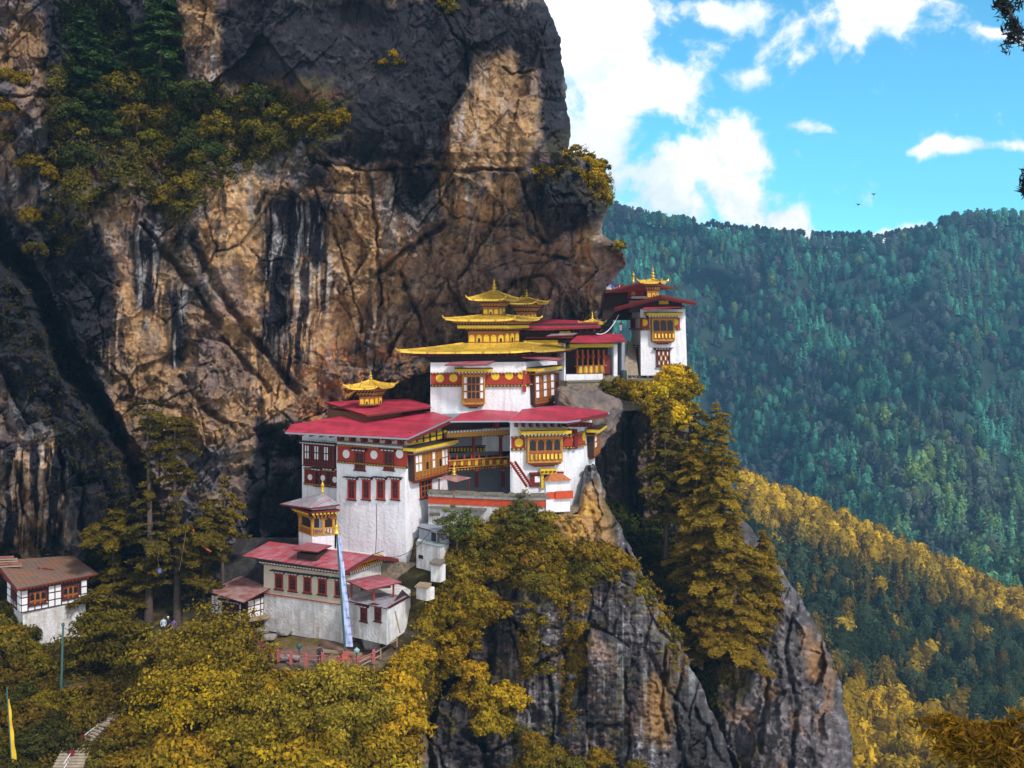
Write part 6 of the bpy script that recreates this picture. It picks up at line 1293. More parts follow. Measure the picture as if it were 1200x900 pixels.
bushes([(610, 850), (660, 880), (720, 890), (770, 888), (770, 915), (600, 915)], 9, 18, YP, 1.0, 1.6, [OLIVE, DGOLD], 'low olive bush at the bottom edge of the grey rock face', 'bushes at the foot of the rock pillar', off=.4)
bushes([(610, 700), (650, 700), (645, 800), (625, 800)], 8, 15, YP, .5, .9, [DGOLD, OLIVE], 'small tuft-like bush rooted on the bare middle of the rock pillar', 'tufts on the rock pillar face', meshes=BUSHS, off=.2)
bushes([(735, 650), (760, 690), (790, 740), (805, 770), (795, 780), (770, 730), (735, 680)], 9, 11, YP, .5, .9, [GOLD, OLIVE], 'small tuft-like bush along the pale right edge of the rock pillar', 'tufts along the right edge of the rock pillar', meshes=BUSHS, off=.2)
# lower left slope
bushes([(300, 806), (440, 812), (480, 812), (470, 860), (460, 915), (170, 915), (200, 880), (240, 860), (290, 840), (290, 800)], 46, 24, YS, 1.5, 2.6, [GOLD, YEL, GOLD, DGOLD], 'rounded golden bush on the slope below the fenced terrace', 'bushes on the slope below the terrace', off=.3)
bushes([(340, 800), (455, 800), (478, 770), (500, 755), (500, 775), (475, 808), (340, 806)], 15, 14, YS, 1.0, 1.6, [GOLD, YEL], 'golden hedge-like bush pressed along the terrace edge below the pink-red fence', 'bushes along the terrace edge', off=.3)
bushes([(-20, 760), (40, 745), (50, 790), (70, 820), (120, 812), (130, 830), (60, 880), (20, 915), (-20, 915)], 19, 22, YS, 1.1, 2.0, [(.09, .066, .01), (.05, .048, .012), (.13, .098, .01)], 'dull golden bush at the far lower left beside the steps', 'bushes at the lower left', off=.3)  # leaf colours lowered: the shade of this corner is painted in
bushes([(140, 850), (180, 830), (200, 860), (170, 900), (110, 900)], 9, 18, YS, .9, 1.6, [DGOLD, OLIVE], 'dull olive bush hugging the right side of the pale steps', 'bushes beside the steps', off=.3)
bushes([(0, 715), (18, 720), (30, 750), (0, 770)], 5, 12, YS, 1.3, 2.0, [OLIVE, DGOLD], 'dark green bush pushing against the stone-based house', 'bushes at the stone-based house', off=1.5)
# on the great cliff
bushes([(80, 100), (120, 90), (200, 95), (250, 100), (310, 110), (345, 150), (335, 175), (270, 175), (240, 200), (205, 195), (170, 160), (110, 170), (80, 200), (70, 150)], 34, 15, YC, 1.2, 2.2, [GREEN, OLIVE, GREEN, OLIVE, (.13, .11, .015)], 'dark green and ochre bush growing on the broad ledge of the cliff', 'bushes on the cliff ledge', off=.5)
bushes([(195, 205), (225, 210), (222, 250), (190, 240)], 4, 13, YC, 1.1, 1.7, [OLIVE, GREEN], 'drooping green bush hanging below the cliff ledge above the diagonal crack', 'bushes hanging below the ledge', off=.7)
bushes([(345, 140), (400, 135), (400, 152), (345, 155)], 6, 10, YC, .7, 1.2, [OLIVE, DGOLD], 'low ochre bush on the thin right end of the cliff ledge', 'bushes on the thin end of the ledge', meshes=BUSHS, off=.4)
bushes([(0, 90), (30, 90), (60, 150), (80, 220), (40, 300), (0, 300), (10, 190)], 8, 17, YC, .9, 1.6, [OLIVE, (.05, .055, .02), DGOLD], 'dull olive bush on the dark broken rock at the upper left', 'bushes at the upper left of the cliff', off=.5)
bushes([(660, 178), (680, 172), (705, 195), (716, 215), (716, 245), (705, 235), (690, 205)], 15, 6, YC, .55, .95, [YEL, GOLD, OLIVE], 'bright ochre tuft on the rounded rock nose against the sky', 'tufts on the rock nose', meshes=BUSHS, off=.3)
bushes([(620, 198), (660, 195), (650, 212), (630, 215)], 8, 7, YC, .4, .7, [YEL, OLIVE], 'small ochre tuft on the flat top left of the rock nose', 'tufts left of the rock nose', meshes=BUSHS, off=.2)
bushes([(712, 284), (728, 286), (727, 296), (714, 296)], 4, 4, YC, .6, .8, [YEL, OLIVE], 'small ochre tuft on the lowest knob of the cliff edge', 'tufts on the lowest knob', meshes=BUSHS, off=.3)
bushes([(440, 70), (470, 60), (480, 75), (450, 80)], 3, 8, YC, .4, .7, [YEL, OLIVE], 'tiny ochre tuft on the smooth dark upper cliff', 'tufts on the dark upper cliff', meshes=BUSHS, off=.2)
bushes([(520, 0), (530, 0), (536, 20), (522, 20)], 2, 8, YC, .6, .9, [OLIVE], 'green tuft at the top of the dark upper cliff', 'tufts at the top of the cliff', meshes=BUSHS, off=.2)
# terrace below the tower
bushes([(700, 452), (730, 450), (752, 452), (750, 470), (720, 468)], 8, 9, lambda u, v: 126.5, .8, 1.2, [OLIVE, DGOLD], 'olive bush hanging over the slate edge of the upper terrace', 'bushes below the upper terrace', meshes=BUSH, off=.5)
bushes([(755, 462), (790, 440), (812, 450), (808, 490), (770, 496)], 12, 12, lambda u, v: 126 - (v - 440) * .02, 1.3, 1.9, [YEL, YEL, (.50, .36, .02)], 'bright yellow bush right at the foot of the corner tower', 'yellow bushes at the foot of the tower', off=.6)
bushes([(690, 590), (730, 620), (770, 690), (800, 760), (790, 640), (770, 600), (740, 600)], 15, 15, YG, 1.3, 2.2, [(.045, .055, .012), (.07, .065, .012)], 'dark green bush filling the shaded gully between the two rock masses', 'bushes in the shaded gully', off=.5)
bushes([(860, 640), (890, 650), (915, 690), (905, 740), (870, 730), (850, 760), (850, 700)], 9, 14, YG, 1.0, 1.7, [DGOLD, OLIVE], 'olive bush on top of the grey outcrop right of the tall conifers', 'bushes on the outcrop', off=.5)

# ground cover on slope, ledge and pillar: one object each, nobody could count it
def cover(name, label, specs):
    C_, N_, T_, S_, K_ = [], [], [], [], []
    for poly, n, look, col, size, thick, in specs:
        a = np.array(poly, float); lo, hi = a.min(0), a.max(0); p = lo + RG.random((n * 3, 2)) * (hi - lo); m = poly_mask(p[:, 0], p[:, 1], poly, 6) > RG.random(len(p)); m &= fbm(p[:, 0] / 14, p[:, 1] / 9, 905, 3) > -.22 + .1 * RG.random(len(p)); p = p[m][:n]
        Y = look(p[:, 0], p[:, 1]); per = 14; k = np.repeat(np.arange(len(p)), per); c = np.stack([(p[:, 0] - CX) / F * Y, Y, (HY - p[:, 1]) / F * Y], 1)
        d = unit(len(k)); c = c[k] + d * thick * (RG.random(len(k))[:, None]) * np.array([1, 1, .8]) + np.array([0, -.25, .05]) * thick
        cl = np.clip(.5 + .55 * fbm(p[:, 0] / 10, p[:, 1] / 7, 907, 3), 0, 1)[k]; C_.append(c); N_.append(d + np.array([0, -.3, .5])); T_.append(np.clip(cl + .2 * RG.normal(size=len(k)), 0, 1)); S_.append(np.full(len(k), size)); K_.append(np.tile(np.array(col), (len(k), 1)) * (1 + .5 * fbm(p[:, 0] / 30, p[:, 1] / 20, 909, 3))[k][:, None])
    C_, N_, T_, S_, K_ = (np.concatenate(x) for x in (C_, N_, T_, S_, K_)); q = leaves(C_, N_, S_, RG, jit=.6)
    o = np_mesh(name, q, np.arange(len(q)).reshape(-1, 4), [M_LEAFF], tint=np.repeat(T_, 4), cols=np.repeat(K_, 4, 0), smooth_=False); tag(o, label, 'ground cover', kind='stuff'); return o
cover('undergrowth', 'dense dull golden scrub covering the lower left slope', [
    ([(-90, 745), (60, 745), (130, 752), (250, 770), (300, 770), (320, 790), (440, 792), (480, 768), (520, 740), (520, 780), (490, 860), (480, 960), (-90, 960)], 17000, YS, (.085, .064, .010), .17, .75),  # scrub darkened, corner shade put into the leaf colour
    ([(530, 650), (560, 640), (550, 700), (505, 748), (485, 748), (510, 700)], 1500, YS, (.20, .14, .015), .18, .6)])
cover('rock_scrub', 'golden moss and scrub hanging over the rock pillar and filling the gully', [
    ([(530, 642), (600, 606), (645, 612), (655, 640), (720, 645), (735, 660), (700, 676), (660, 700), (640, 690), (600, 684), (560, 690), (510, 715)], 2800, YP, (.15, .11, .015), .17, .7),
    ([(655, 690), (690, 690), (685, 780), (670, 860), (655, 860), (660, 760)], 700, YP, (.17, .11, .01), .14, .4), ([(605, 740), (630, 730), (625, 800), (612, 800)], 260, YP, (.17, .11, .01), .14, .4),
    ([(600, 840), (650, 860), (660, 915), (600, 915)], 260, YP, (.12, .10, .012), .14, .4), ([(445, 770), (500, 745), (515, 790), (490, 830), (478, 900), (462, 915), (450, 850)], 1500, YP, (.20, .13, .012), .17, .6),
    ([(700, 590), (780, 590), (800, 700), (850, 800), (830, 830), (760, 740)], 2600, YG, (.045, .05, .012), .2, .9), ([(800, 720), (900, 660), (915, 720), (860, 800), (830, 800)], 1200, YG, (.10, .07, .02), .18, .6),
    ([(735, 640), (765, 680), (800, 750), (812, 790), (795, 790), (760, 720)], 380, YP, (.2, .13, .02), .12, .35)])
cover('ledge_scrub', 'dark green and ochre scrub on the ledges of the great cliff', [
    ([(60, 80), (130, 60), (190, 95), (310, 105), (405, 134), (400, 156), (345, 168), (260, 215), (215, 262), (185, 250), (160, 200), (110, 250), (70, 300), (55, 240)], 3300, YC, (.085, .075, .014), .18, .7),
    ([(70, 0), (140, 0), (190, 60), (130, 100), (75, 90)], 1200, YC, (.035, .045, .015), .18, .7), ([(655, 175), (680, 170), (718, 212), (718, 240), (700, 230), (680, 200)], 420, YC, (.25, .17, .012), .13, .4),
    ([(0, 300), (40, 340), (80, 420), (150, 540), (180, 620), (150, 640), (60, 500), (0, 400)], 900, YC, (.04, .035, .012), .16, .5), ([(100, 640), (300, 640), (300, 720), (100, 740)], 1800, YC, (.03, .03, .01), .2, .8)])

# trees ------------------------------------------------------------
def tube_np(mb, pts, r, n=6): mb.tube(pts, r, M_BARK, n, False)
def tree(name, label, base, H, seed, kind, cols, group=None, R=None, trunk_r=None, lean=(0, 0), crown_from=.2, leaf=.22, dens=1.0):
    """tapered trunk with limbs; crown of sprays set along drooping branches (conifer), or clumps at limb ends (broad)"""
    rg = np.random.default_rng(seed); t = thing(name, label, 'tree', base, group); b0 = V(base); mb = MB(); trunk_r = trunk_r or H * .016; R = R or H * .22
    ax = lambda w: b0 + V((lean[0] * w + .12 * math.sin(w * 5 + seed), lean[1] * w, H * w))
    tube_np(mb, [ax(w) - V((0, 0, .4 if w == 0 else 0)) for w in np.linspace(0, .985, 9)], [trunk_r * (1.15 - w) for w in np.linspace(0, .985, 9)], 8)
    C_, N_, T_, S_ = [], [], [], []
    if kind in ('conifer', 'flat'):
        w = crown_from; 
        while w < .99:
            f = (w - crown_from) / (1 - crown_from)
            prof = (1 - f) ** .8 * (.6 + .4 * min(1, f * 6)) * (.75 + .5 * rg.random()) if kind == 'conifer' else (.55 + .45 * math.sin(f * 9 + seed)) * (1 - f * .25) * (1 if f < .9 else .8)
            for j in range(int((4 + 3 * rg.random()) * (1 if kind == 'conifer' else .8))):
                L = R * prof * (.35 + .85 * rg.random()) + .25; a = rg.random() * 6.283; p0 = ax(w); up = (.10 + .25 * rg.random()) if kind == 'conifer' else .12; droop = -(.2 + .25 * rg.random()) * L
                d = V((math.cos(a), math.sin(a), 0)); br = [p0, p0 + d * L * .5 + V((0, 0, L * up * .8 + droop * .2)), p0 + d * L + V((0, 0, L * up * .5 + droop * .6))]
                tube_np(mb, br, [trunk_r * .32 * (1 - .6 * w), trunk_r * .18 * (1 - .6 * w), .012], 4)
                ns = max(6, int(L * 30 * dens)); s = rg.random(ns) ** .7; s = .15 + .9 * s
                base_ = np.array(p0)[None] + np.array(d)[None] * (L * s)[:, None]; zz = np.interp(s, [0, .5, 1.05], [0, br[1].z - p0.z, br[2].z - p0.z - .05])
                side = np.array([-d.y, d.x, 0]); wid = L * .30 * (1.1 - s * .7) + .12; c = base_ + side[None] * ((rg.random(ns) - .5) * 2 * wid)[:, None]; c[:, 2] += zz - .09 * np.abs(rg.normal(size=ns)) * (.6 + .25 * L) + .05
                C_.append(c); N_.append(np.tile([0, 0, 1.], (ns, 1)) + .25 * np.array(d)[None]); br_t = .5 + .35 * (rg.random() - .5); T_.append(np.clip(br_t + .28 * (s - .5) + .22 * rg.normal(size=ns), 0, 1)); S_.append(np.full(ns, leaf))
            w += (.036 if kind == 'conifer' else .05) * (.7 + .6 * rg.random()) * (12 / H) ** .35
        asp, jit = 2.8, .38
    else:
        n_l = 9
        for j in range(n_l):
            a = j * 2.4 + rg.random(); w = .35 + .55 * rg.random(); p0 = ax(w * .7); L = R * (.5 + .5 * rg.random()); e = b0 + V((math.cos(a) * L * .8 + lean[0] * .8, math.sin(a) * L * .8, H * (w * .75 + .15)))
            tube_np(mb, [p0, p0.lerp(e, .5) + V((0, 0, .2)), e], [trunk_r * .5, trunk_r * .3, trunk_r * .1], 5)
        n_cl = int(95 * dens); d = unit(n_cl, rg); rad = (.35 + .65 * rg.random(n_cl) ** .5)[:, None]; cc = d * rad * np.array([R, R, H * .42]) * (1 + .22 * rg.normal(size=(n_cl, 1))); cr = R * .23 * (.6 + .8 * rg.random(n_cl))
        per = int(85 * dens); k = np.repeat(np.arange(n_cl), per); dd = unit(len(k), rg); c = cc[k] + dd * (rg.random(len(k)) ** .45 * cr[k])[:, None] * np.array([1.2, 1.2, .6]) + np.array(b0) + np.array([lean[0] * .7, lean[1] * .7, H * .58])
        C_.append(c); N_.append(dd * .8 + d[k] * .4 + np.array([0, 0, .5])); T_.append(np.clip(.45 + .5 * (rg.random(n_cl) - .5)[k] + .2 * rg.normal(size=len(k)) + .15 * dd[:, 2], 0, 1)); S_.append(np.full(len(k), leaf)); asp, jit = 1.6, .7
    mb.build('trunk', t, smooth=True)
    C_, N_, T_, S_ = (np.concatenate(x) for x in (C_, N_, T_, S_)); q = leaves(C_, N_, S_, rg, asp, jit) - np.array(b0)
    o = np_mesh('crown', q, np.arange(len(q)).reshape(-1, 4), [M_LEAF], tint=np.repeat(T_, 4), smooth_=False, parent=t); o.color = (*cols, 1)
    return t
# two tall layered trees at the left with lower companions
tree('tall_cedar', 'tallest layered tree with a flat top and bare upper branches, left of the pair', P(174, 742, 104.6), 22.5, 31, 'flat', (.085, .070, .014), R=3.3, crown_from=.28, leaf=.2, dens=2.2, trunk_r=.38)
tree('tall_cedar', 'slightly shorter layered tree with a dense crown, right of the flat-topped one', P(206, 742, 104.8), 20.8, 32, 'flat', (.085, .066, .012), R=3.9, crown_from=.24, leaf=.2, dens=2.6, trunk_r=.34)
tree('cedar', 'dull golden layered tree in the shade behind and left of the two tall ones', P(134, 735, 106), 12.0, 33, 'flat', (.11, .082, .011), R=4.4, crown_from=.26, leaf=.24, dens=2.4)
tree('cedar', 'dull golden layered tree reaching over the hut roof, right of the two tall ones', P(240, 735, 105.6), 12.5, 34, 'flat', (.09, .07, .012), R=4.4, crown_from=.28, leaf=.24, dens=2.4)
tree('slender_pine', 'thin ragged tree leaning against the pale rock above the hut', P(262, 690, 108), 11.5, 35, 'flat', (.15, .11, .012), R=2.6, crown_from=.35, leaf=.24, dens=1.0)
tree('layered_tree', 'dark golden spreading tree between the stone-based house and the platform', P(128, 805, 96), 6.9, 36, 'broad', (.095, .075, .010), R=3.5, leaf=.22, dens=1.15)  # crown colour darkened too, standing in for the shaded corner
tree('broad_tree', 'big dull golden dome-shaped tree just left of the fenced terrace', P(246, 826, 93), 7.3, 37, 'broad', (.18, .13, .016), R=4.7, leaf=.19, dens=1.5)
tree('broad_tree', 'bright yellow-gold tree in the middle of the lower left slope', P(236, 862, 89.5), 6.2, 38, 'broad', (.31, .215, .014), R=4.4, leaf=.18, dens=1.35)
tree('broad_tree', 'golden rounded tree at the bottom edge below the terrace', P(305, 880, 88.5), 5.8, 39, 'broad', (.20, .15, .016), R=4.2, leaf=.18, dens=1.35)
tree('broad_tree', 'pale golden rounded tree at the bottom right of the slope beside the dark cleft', P(395, 868, 89), 6.0, 40, 'broad', (.26, .20, .026), R=4.2, leaf=.18, dens=1.35)
tree('young_tree', 'grey-green young tree standing up from the bushes against the parapet', P(613, 628, 102.6), 3.8, 41, 'broad', (.10, .11, .03), R=1.6, leaf=.14, dens=.6)
tree('young_tree', 'grey-green young tree against the base of the white wall beside the little sheds', P(537, 640, 102.0), 3.6, 42, 'broad', (.10, .12, .03), R=1.7, leaf=.14, dens=.6)
# conifers on the cliff ledge
tree('ledge_pine', 'dark green pine with layered boughs on the high ledge against the tan rock', P(188, 95, 117.0), 10.5, 43, 'conifer', (.045, .085, .03), R=3.8, crown_from=.05, leaf=.24, dens=1.6)
tree('ledge_pine', 'dark green pine on the high ledge, lower and further left than its neighbour', P(103, 105, 114.0), 8.5, 44, 'conifer', (.03, .06, .022), R=3.4, crown_from=.05, leaf=.24, dens=1.5)
tree('ledge_pine', 'small dark pine at the foot of the ledge vegetation at the upper left', P(110, 148, 113.5), 5.5, 45, 'conifer', (.03, .05, .018), R=3.0, crown_from=.05, leaf=.22, dens=1.4)
# golden conifers right of the pillar
for i, (u, vb, vt_, Y, R, lab, col, cf) in enumerate(((846, 745, 478, 117, 5.4, 'largest golden conifer, its drooping boughs reaching over the grey outcrop', (.21, .15, .02), .10), (815, 700, 505, 119, 4.2, 'golden conifer in front of and left of the largest one', (.24, .17, .02), .12),
        (808, 640, 428, 124, 3.6, 'slender golden conifer rising behind beside the corner tower', (.21, .165, .022), .2), (780, 650, 470, 122, 3.4, 'dull conifer standing deepest in the gully below the yellow bush', (.14, .115, .02), .25), (862, 790, 600, 114.5, 4.4, 'low golden conifer on the edge of the outcrop', (.19, .13, .017), .05),
        (838, 640, 470, 122, 3.0, 'thin pale conifer whose tip shows between the two taller ones', (.22, .17, .025), .2), (822, 780, 640, 115.5, 3.6, 'shaggy low conifer at the top of the dark cleft', (.12, .08, .012), .05), (893, 720, 620, 121, 2.4, 'small golden conifer on the top of the grey outcrop', (.2, .13, .015), .05))):
    z0_ = P(u, vb, Y); tree('golden_conifer', lab, z0_, (vb - vt_) / F * Y, 60 + i, 'conifer', col, 'golden conifers by the gully', R=R, crown_from=cf, leaf=.14, dens=5.0)

# hanging near branches at the frame's right side
def near_branch(name, label, pts, r, seed, col, n, ln, droop=.9, leafw=.03):
    rg = np.random.default_rng(seed); t = thing(name, label, 'branch', P(*pts[0])); mb = MB(); pp = [P(*p) for p in pts]; mb.tube(pp, [r * (1 - .8 * k / (len(pp) - 1)) for k in range(len(pp))], M_BARK, 6); C_, T_ = [], []
    segs = len(pp) - 1
    for k in range(n):
        w = rg.random() ** .8 * segs; i = min(int(w), segs - 1); p = pp[i].lerp(pp[i + 1], w - i); d = V((rg.normal() * .5, rg.normal() * .5, -droop + .4 * rg.normal())).normalized(); L = ln * (.4 + .8 * rg.random()); e = p + d * L
        mb.tube([p, p.lerp(e, .5) + V((0, 0, .02)), e], [.008, .006, .002], M_BARK, 3, False)
        m = 46; s = rg.random(m); C_.append(np.array(p)[None] + np.outer(s, np.array(e - p)) + rg.normal(size=(m, 3)) * .035 + np.array([0, 0, -.03])); T_.append(np.clip(.4 + .2 * rg.normal(size=m) + .2 * (rg.random() - .5), 0, 1))
    mb.build('bough', t); C_ = np.concatenate(C_); q = leaves(C_, np.tile([0, -.3, .3], (len(C_), 1)), leafw, rg, 5, 1.0) - np.array(P(*pts[0])); o = np_mesh('needles', q, np.arange(len(q)).reshape(-1, 4), [M_LEAF], tint=np.repeat(np.concatenate(T_), 4), smooth_=False, parent=t); o.color = (*col, 1)
near_branch('hanging_branch', 'dark hanging conifer twig cutting into the sky at the top right corner', [(1240, -30, 15), (1200, -12, 15), (1172, -8, 15), (1190, 25, 14.8), (1184, 38, 14.8)], .03, 81, (.03, .04, .05), 13, .22)
near_branch('hanging_branch', 'dark drooping conifer tip at the right edge of the sky, below the corner one', [(1260, 60, 15), (1225, 40, 15), (1207, 45, 15)], .03, 82, (.03, .04, .05), 16, .22)
near_branch('hanging_branch', 'dark conifer tip touching the right edge just above the far ridge', [(1260, 170, 15), (1225, 180, 15), (1205, 195, 15), (1203, 225, 15)], .03, 83, (.03, .04, .05), 20, .2)
near_branch('near_bough', 'golden drooping conifer bough reaching in from the lower right edge', [(1270, 800, 22), (1220, 830, 22), (1180, 850, 22), (1140, 850, 22), (1104, 836, 22)], .07, 84, (.22, .12, .012), 150, .8, leafw=.05)
near_branch('near_bough', 'second golden conifer bough at the bottom right corner, below the first', [(1290, 850, 21), (1230, 838, 21), (1198, 850, 21), (1180, 885, 21), (1170, 930, 21)], .07, 85, (.20, .11, .012), 150, .8, leafw=.05)

# forests ------------------------------------------------------------
def far_tree_pts(rg, N, H, Rr, cone, n):
    """n leaf clumps for each of N crowns at once: (N*n, 3) offsets, normals"""
    h = rg.random((N, n)); a = rg.random((N, n)) * 6.283
    prof = np.where(cone[:, None] > .5, (1 - h) ** .8 * (.55 + .55 * (1 - (h * 6) % 1.0)), np.sqrt(np.clip(1 - (2 * h - 1) ** 2, 0, 1)) * (.8 + .2 * np.sin(a * 3 + h * 9)))
    lb = 1 + .22 * np.sin(3 * a + rg.random((N, 1)) * 6.3) * np.sin(h * 11 + rg.random((N, 1)) * 6.3); r = prof * Rr[:, None] * (.62 + .45 * rg.random((N, n))) * lb; x = r * np.cos(a); y = r * np.sin(a); z = (h * .86 + .12) * H[:, None]
    nz = np.where(cone[:, None] > .5, .55, (2 * h - 1) * 1.0 + .3); return np.stack([x, y, z], -1), np.stack([np.cos(a), np.sin(a), nz], -1)
def cores(pos, H, Rr, cone, k=.60, lev=6, seg=6):
    """a lumpy inner body for each crown, so that it has a lit side and a shaded side"""
    N = len(pos); t = np.linspace(0.02, .98, lev)[None, :, None]; a = (np.arange(seg) / seg * 6.283)[None, None, :]; cn = cone[:, None, None]
    r = np.where(cn > .5, (1 - t) ** .8 * (.62 + .3 * (1 - (t * 6) % 1.0)), np.sqrt(np.clip(1 - (2 * t - 1) ** 2, 0, 1))) * k * Rr[:, None, None] * (.8 + .35 * rf.random((N, lev, seg)))
    z = (t * .86 + .12) * H[:, None, None] + 0 * a; c = np.stack([r * np.cos(a), r * np.sin(a), z], -1) + pos[:, None, None]
    idx = np.arange(N * lev * seg).reshape(N, lev, seg); nx = np.roll(idx, -1, 2); f = np.stack([idx[:, :-1], nx[:, :-1], nx[:, 1:], idx[:, 1:]], -1).reshape(-1, 4)
    return c.reshape(-1, 3), f, lev * seg
def forest_mesh(name, pos, H, Rr, cone, cols, n, size, rg, label=None, cat=None, kind='stuff', stem=.5):
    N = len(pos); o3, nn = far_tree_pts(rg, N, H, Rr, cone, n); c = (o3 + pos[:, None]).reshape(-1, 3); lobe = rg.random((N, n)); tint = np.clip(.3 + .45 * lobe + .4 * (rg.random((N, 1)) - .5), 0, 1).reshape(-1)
    sz = np.repeat(size * Rr, n); q = leaves(c, nn.reshape(-1, 3), sz, rg, 1.6, .45)
    st = np.stack([pos + np.array([-.18, 0, -stem]), pos + np.array([.18, 0, -stem]), pos + np.array([.1, 0, 0]) + np.stack([0 * H, 0 * H, H * .9], 1), pos + np.array([-.1, 0, 0]) + np.stack([0 * H, 0 * H, H * .9], 1)], 1).reshape(-1, 3)
    q = np.concatenate([q, st]); K = np.concatenate([np.repeat(np.repeat(cols, n, 0), 4, 0), np.tile([[.05, .04, .035]], (N * 4, 1))]); T = np.concatenate([np.repeat(tint, 4), np.full(N * 4, .4)])
    cc, cf, m = cores(pos, H, Rr, cone, .60); fc = np.concatenate([np.arange(len(q)).reshape(-1, 4), cf + len(q)]); K = np.concatenate([K, np.repeat(cols, m, 0)]); T = np.concatenate([T, np.repeat(.25 + .3 * rg.random(N), m)])
    o = np_mesh(name, np.concatenate([q, cc]), fc, [M_LEAFF], tint=T, cols=K, smooth_=True); tag(o, label, cat, kind=kind); return o
rf = np.random.default_rng(55)
N = 6200; u = rf.uniform(640, 1290, N); vt = far_top(u); v = vt + (760 - vt) * rf.random(N) ** 1.15; k_ = (v < mid_top(u) + 40) & ((fbm(u / 16, v / 16, 957, 4) > -.20) | (rf.random(N) < .3)); u, v = u[k_], v[k_]
ur = rf.uniform(660, 1280, 520); u = np.concatenate([u, ur]); v = np.concatenate([v, far_top(ur) + rf.random(520) * 2.5]); Y = YM(u, v)
pos = np.stack([(u - CX) / F * Y, Y, (HY - v) / F * Y - .3], 1); n1 = fbm(u / 45, v / 45, 930, 4); n2 = rf.random(len(u))
H = 10 + 9 * rf.random(len(u)) ** 1.5; cone = (rf.random(len(u)) + n1 > .5).astype(float); Rr = np.where(cone > .5, H * .31, H * .38)
cols = np.array([.055, .20, .15])[None] * (.40 + 1.0 * n2 + 1.2 * n1)[:, None].clip(.25, 2.4); cols = np.where((rf.random(len(u)) < .10)[:, None], np.array([.10, .17, .07])[None], cols); cols = np.where((rf.random(len(u)) < .08)[:, None], np.array([.07, .075, .08])[None], cols)
wy = smooth(v - (mid_top(u) - 190), 0, 60) * smooth(u + .3 * (v - 500), 960, 1110) * (.6 + .5 * fbm(u / 30, v / 30, 951, 3)).clip(0, 1); cols = cols * (1 - wy[:, None] * .6) + np.array([.20, .27, .06]) * wy[:, None] * (.4 + .9 * rf.random((len(u), 1))); wb = smooth(fbm((u + v) / 70, (v - u) / 34, 953, 3), .08, .3)[:, None] * .7; cols = cols * (1 - wb) + np.array([.075, .085, .10]) * wb * (.6 + .8 * rf.random((len(u), 1)))  # yellow-green spur on the right: sunlight put into the tree colours
forest_mesh('far_forest', pos, H, Rr, cone, cols, 84, .26, rf, 'blue-green forest covering the far mountainside', 'forest')
N = 150; u = np.sort(rf.uniform(790, 1120, N)); Y = YM(u, far_top(u) + 1); pos = np.stack([(u - CX) / F * Y, Y, (HY - far_top(u) - 1) / F * Y + 9 + 3 * rf.random(N)], 1); Hs = 5 + 4 * rf.random(N)
forest_mesh('ridge_forest', pos, Hs, Hs * .42, np.zeros(N), np.tile([[.03, .06, .05]], (N, 1)), 60, .34, rf, 'row of tall bare-trunked pines standing along the far ridge against the sky', 'forest', stem=12)
# golden slope: the 240 nearest trees are things, the rest one mass
N = 2300; u = rf.uniform(880, 1290, N); vt = mid_top(u); t_ = rf.random(N) ** 1.25; v = vt + (960 - vt) * t_; ur = rf.uniform(870, 1290, 200); u = np.concatenate([u, ur]); v = np.concatenate([v, mid_top(ur) + 1.5])
v = np.minimum(v, 985); Y = YV(u, v); gold = smooth(52 + 22 * fbm(u / 60, v / 60, 941, 3) - (v - mid_top(u)), 0, 40); gold = np.maximum(gold, smooth(v - (800 + np.maximum(u - 1040, 0) * 1.2 + 30 * fbm(u / 50, v / 50, 943, 3)), 0, 40)); gold = np.maximum(gold, (fbm(u / 25, v / 25, 945, 3) > .36) * .7)
cG = np.array([.42, .28, .018]); cD = np.array([.04, .062, .032]); cols = cG * gold[:, None] + cD * (1 - gold[:, None]); cols = cols * (.45 + 1.0 * rf.random(len(u)))[:, None]; cols = np.where(((rf.random(len(u)) < .2) & (gold < .5))[:, None], np.array([.13, .095, .02])[None], cols)
H = 8.5 + 6 * rf.random(len(u)); cone = (rf.random(len(u)) < .6).astype(float); Rr = np.where(cone > .5, H * .31, H * .37)
keep = []; order = np.argsort(-v); pxh = H / Y * F
vis = (u > 905) & (u < 1205) & (v < 935) & ((u > 985) | (v < 700))
sel = []; cell = set()
for i in order:
    if not vis[i]: continue
    s = 10 + pxh[i] * .16; key = (int(u[i] / s), int(v[i] / s))
    if key in cell: continue
    cell.add(key); sel.append(i)
    if len(sel) >= 250: break
sel = np.array(sel); rest = np.ones(len(u), bool); rest[sel] = False
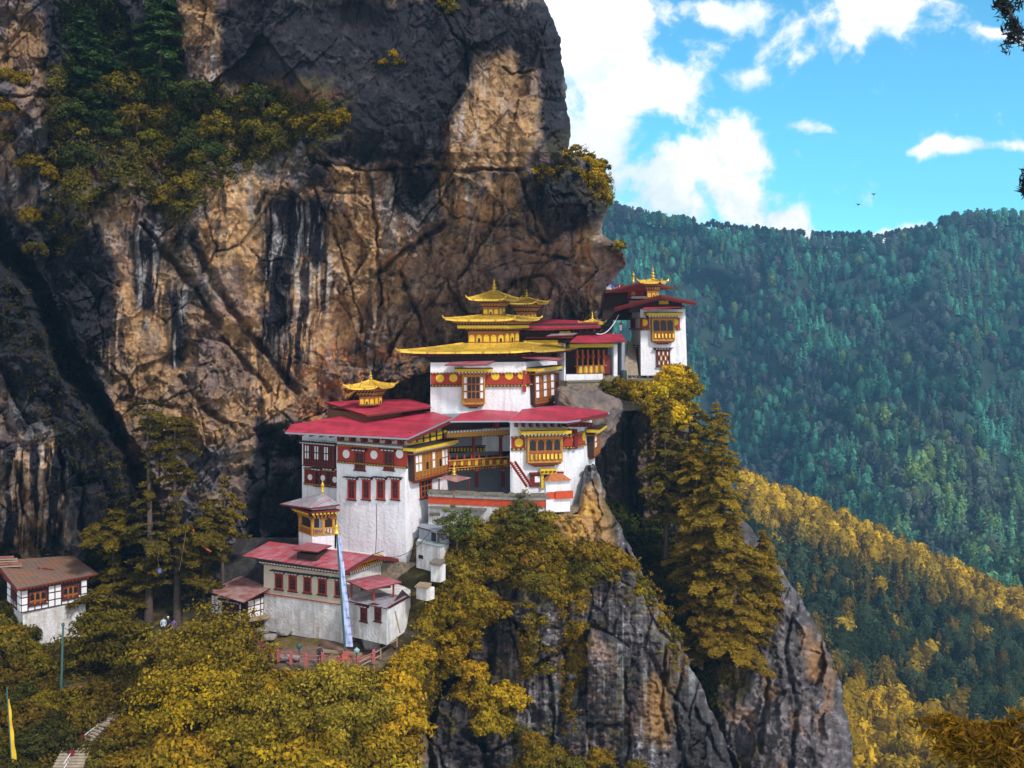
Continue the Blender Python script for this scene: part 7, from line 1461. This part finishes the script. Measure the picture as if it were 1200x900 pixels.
# thin out the mass close to the individual trees
near = Y < Y[sel].max(); dropm = near & rest & (rf.random(len(u)) < .35) ; rest &= ~dropm
pos = np.stack([(u - CX) / F * Y, Y, (HY - v) / F * Y - .4], 1)
forest_mesh('golden_forest', pos[rest], H[rest], Rr[rest], cone[rest], cols[rest], 230, .17, rf, 'golden and dark green pine forest on the valley slope', 'forest')
VT = []
for i in range(6):
    r2 = np.random.default_rng(300 + i); cn = i < 3; n = 3400; Hh = np.array([10.]); o3, nn = far_tree_pts(r2, 1, Hh, np.array([2.7 if cn else 3.5]), np.array([1. if cn else 0.]), n)
    cl = np.floor(r2.random(n) * 90).astype(int); jit = r2.normal(size=(90, 3)) * .38; c = o3[0] + jit[cl]; q = leaves(c, nn[0] + np.array([0, 0, .2]), .22, r2, 1.9, .5); tint = np.clip(.3 + .5 * r2.random(90)[cl] + .1 * r2.normal(size=n), 0, 1)
    st = MB(); st.tube([V((0, 0, -.6)), V((.05, 0, 4)), V((0, .05, 9.4))], [.2, .14, .03], M_BARK, 5, False); cc, cf, m = cores(np.zeros((1, 3)), Hh, np.array([2.7 if cn else 3.5]), np.array([1. if cn else 0.]), .6, 13, 10); co = np.concatenate([np.array(st.v), q, cc]); nb = len(st.v); fc = np.concatenate([np.array(st.f), np.arange(len(q)).reshape(-1, 4) + nb, cf + nb + len(q)])
    o = np_mesh('tree_mesh', co, fc, [M_BARK, M_LEAF], tint=np.concatenate([np.full(nb, .3), np.repeat(tint, 4), np.full(m, .35)]), smooth_=True); mi = np.ones(len(fc), np.int32); mi[:len(st.f)] = 0; o.data.polygons.foreach_set('material_index', mi); VT.append(o.data); bpy.data.objects.remove(o)
for i in sel:
    isg = gold[i] > .5; cn = cone[i] > .5; o = bpy.data.objects.new('golden_pine' if isg and cn else 'golden_tree' if isg else 'dark_pine' if cn else 'dark_tree', VT[rf.integers(3) + (0 if cn else 3)]); COL.objects.link(o)
    o.location = pos[i]; s = H[i] / 10; o.scale = (s * (.85 + .3 * rf.random()), s * (.85 + .3 * rf.random()), s); o.rotation_euler = (0, 0, rf.random() * 6.28); o.color = (*cols[i], 1)
    tag(o, {(1, 1): 'pointed golden pine among the nearer trees of the valley slope', (1, 0): 'round-crowned golden tree among the nearer trees of the valley slope', (0, 1): 'pointed dark green pine among the nearer trees of the valley slope', (0, 0): 'round-crowned dark green tree among the nearer trees of the valley slope'}[(int(isg), int(cn))], 'tree', {(1, 1): 'golden pines on the valley slope', (1, 0): 'golden round trees on the valley slope', (0, 1): 'dark pines on the valley slope', (0, 0): 'dark round trees on the valley slope'}[(int(isg), int(cn))])

# ------------------------------------------------------------------ air
HAZE = 0.00021
mb = MB(); mb.hexa([(-2600, -60, -331), (2600, -60, -331), (2600, 2400, -331), (-2600, 2400, -331), (-2600, -60, 260), (2600, -60, 260), (2600, 2400, 260), (-2600, 2400, 260)], None)
mb.mats = []; hz = bpy.data.materials.new('haze_air'); hz.use_nodes = True; n_ = hz.node_tree.nodes; n_.clear(); pv = n_.new('ShaderNodeVolumePrincipled'); pv.inputs['Density'].default_value = HAZE; pv.inputs['Color'].default_value = (.30, .62, 1.0, 1); pv.inputs['Anisotropy'].default_value = .2
ou = n_.new('ShaderNodeOutputMaterial'); hz.node_tree.links.new(pv.outputs[0], ou.inputs['Volume']); mb.mats = [hz]; tag(mb.build('haze'), kind='stuff')
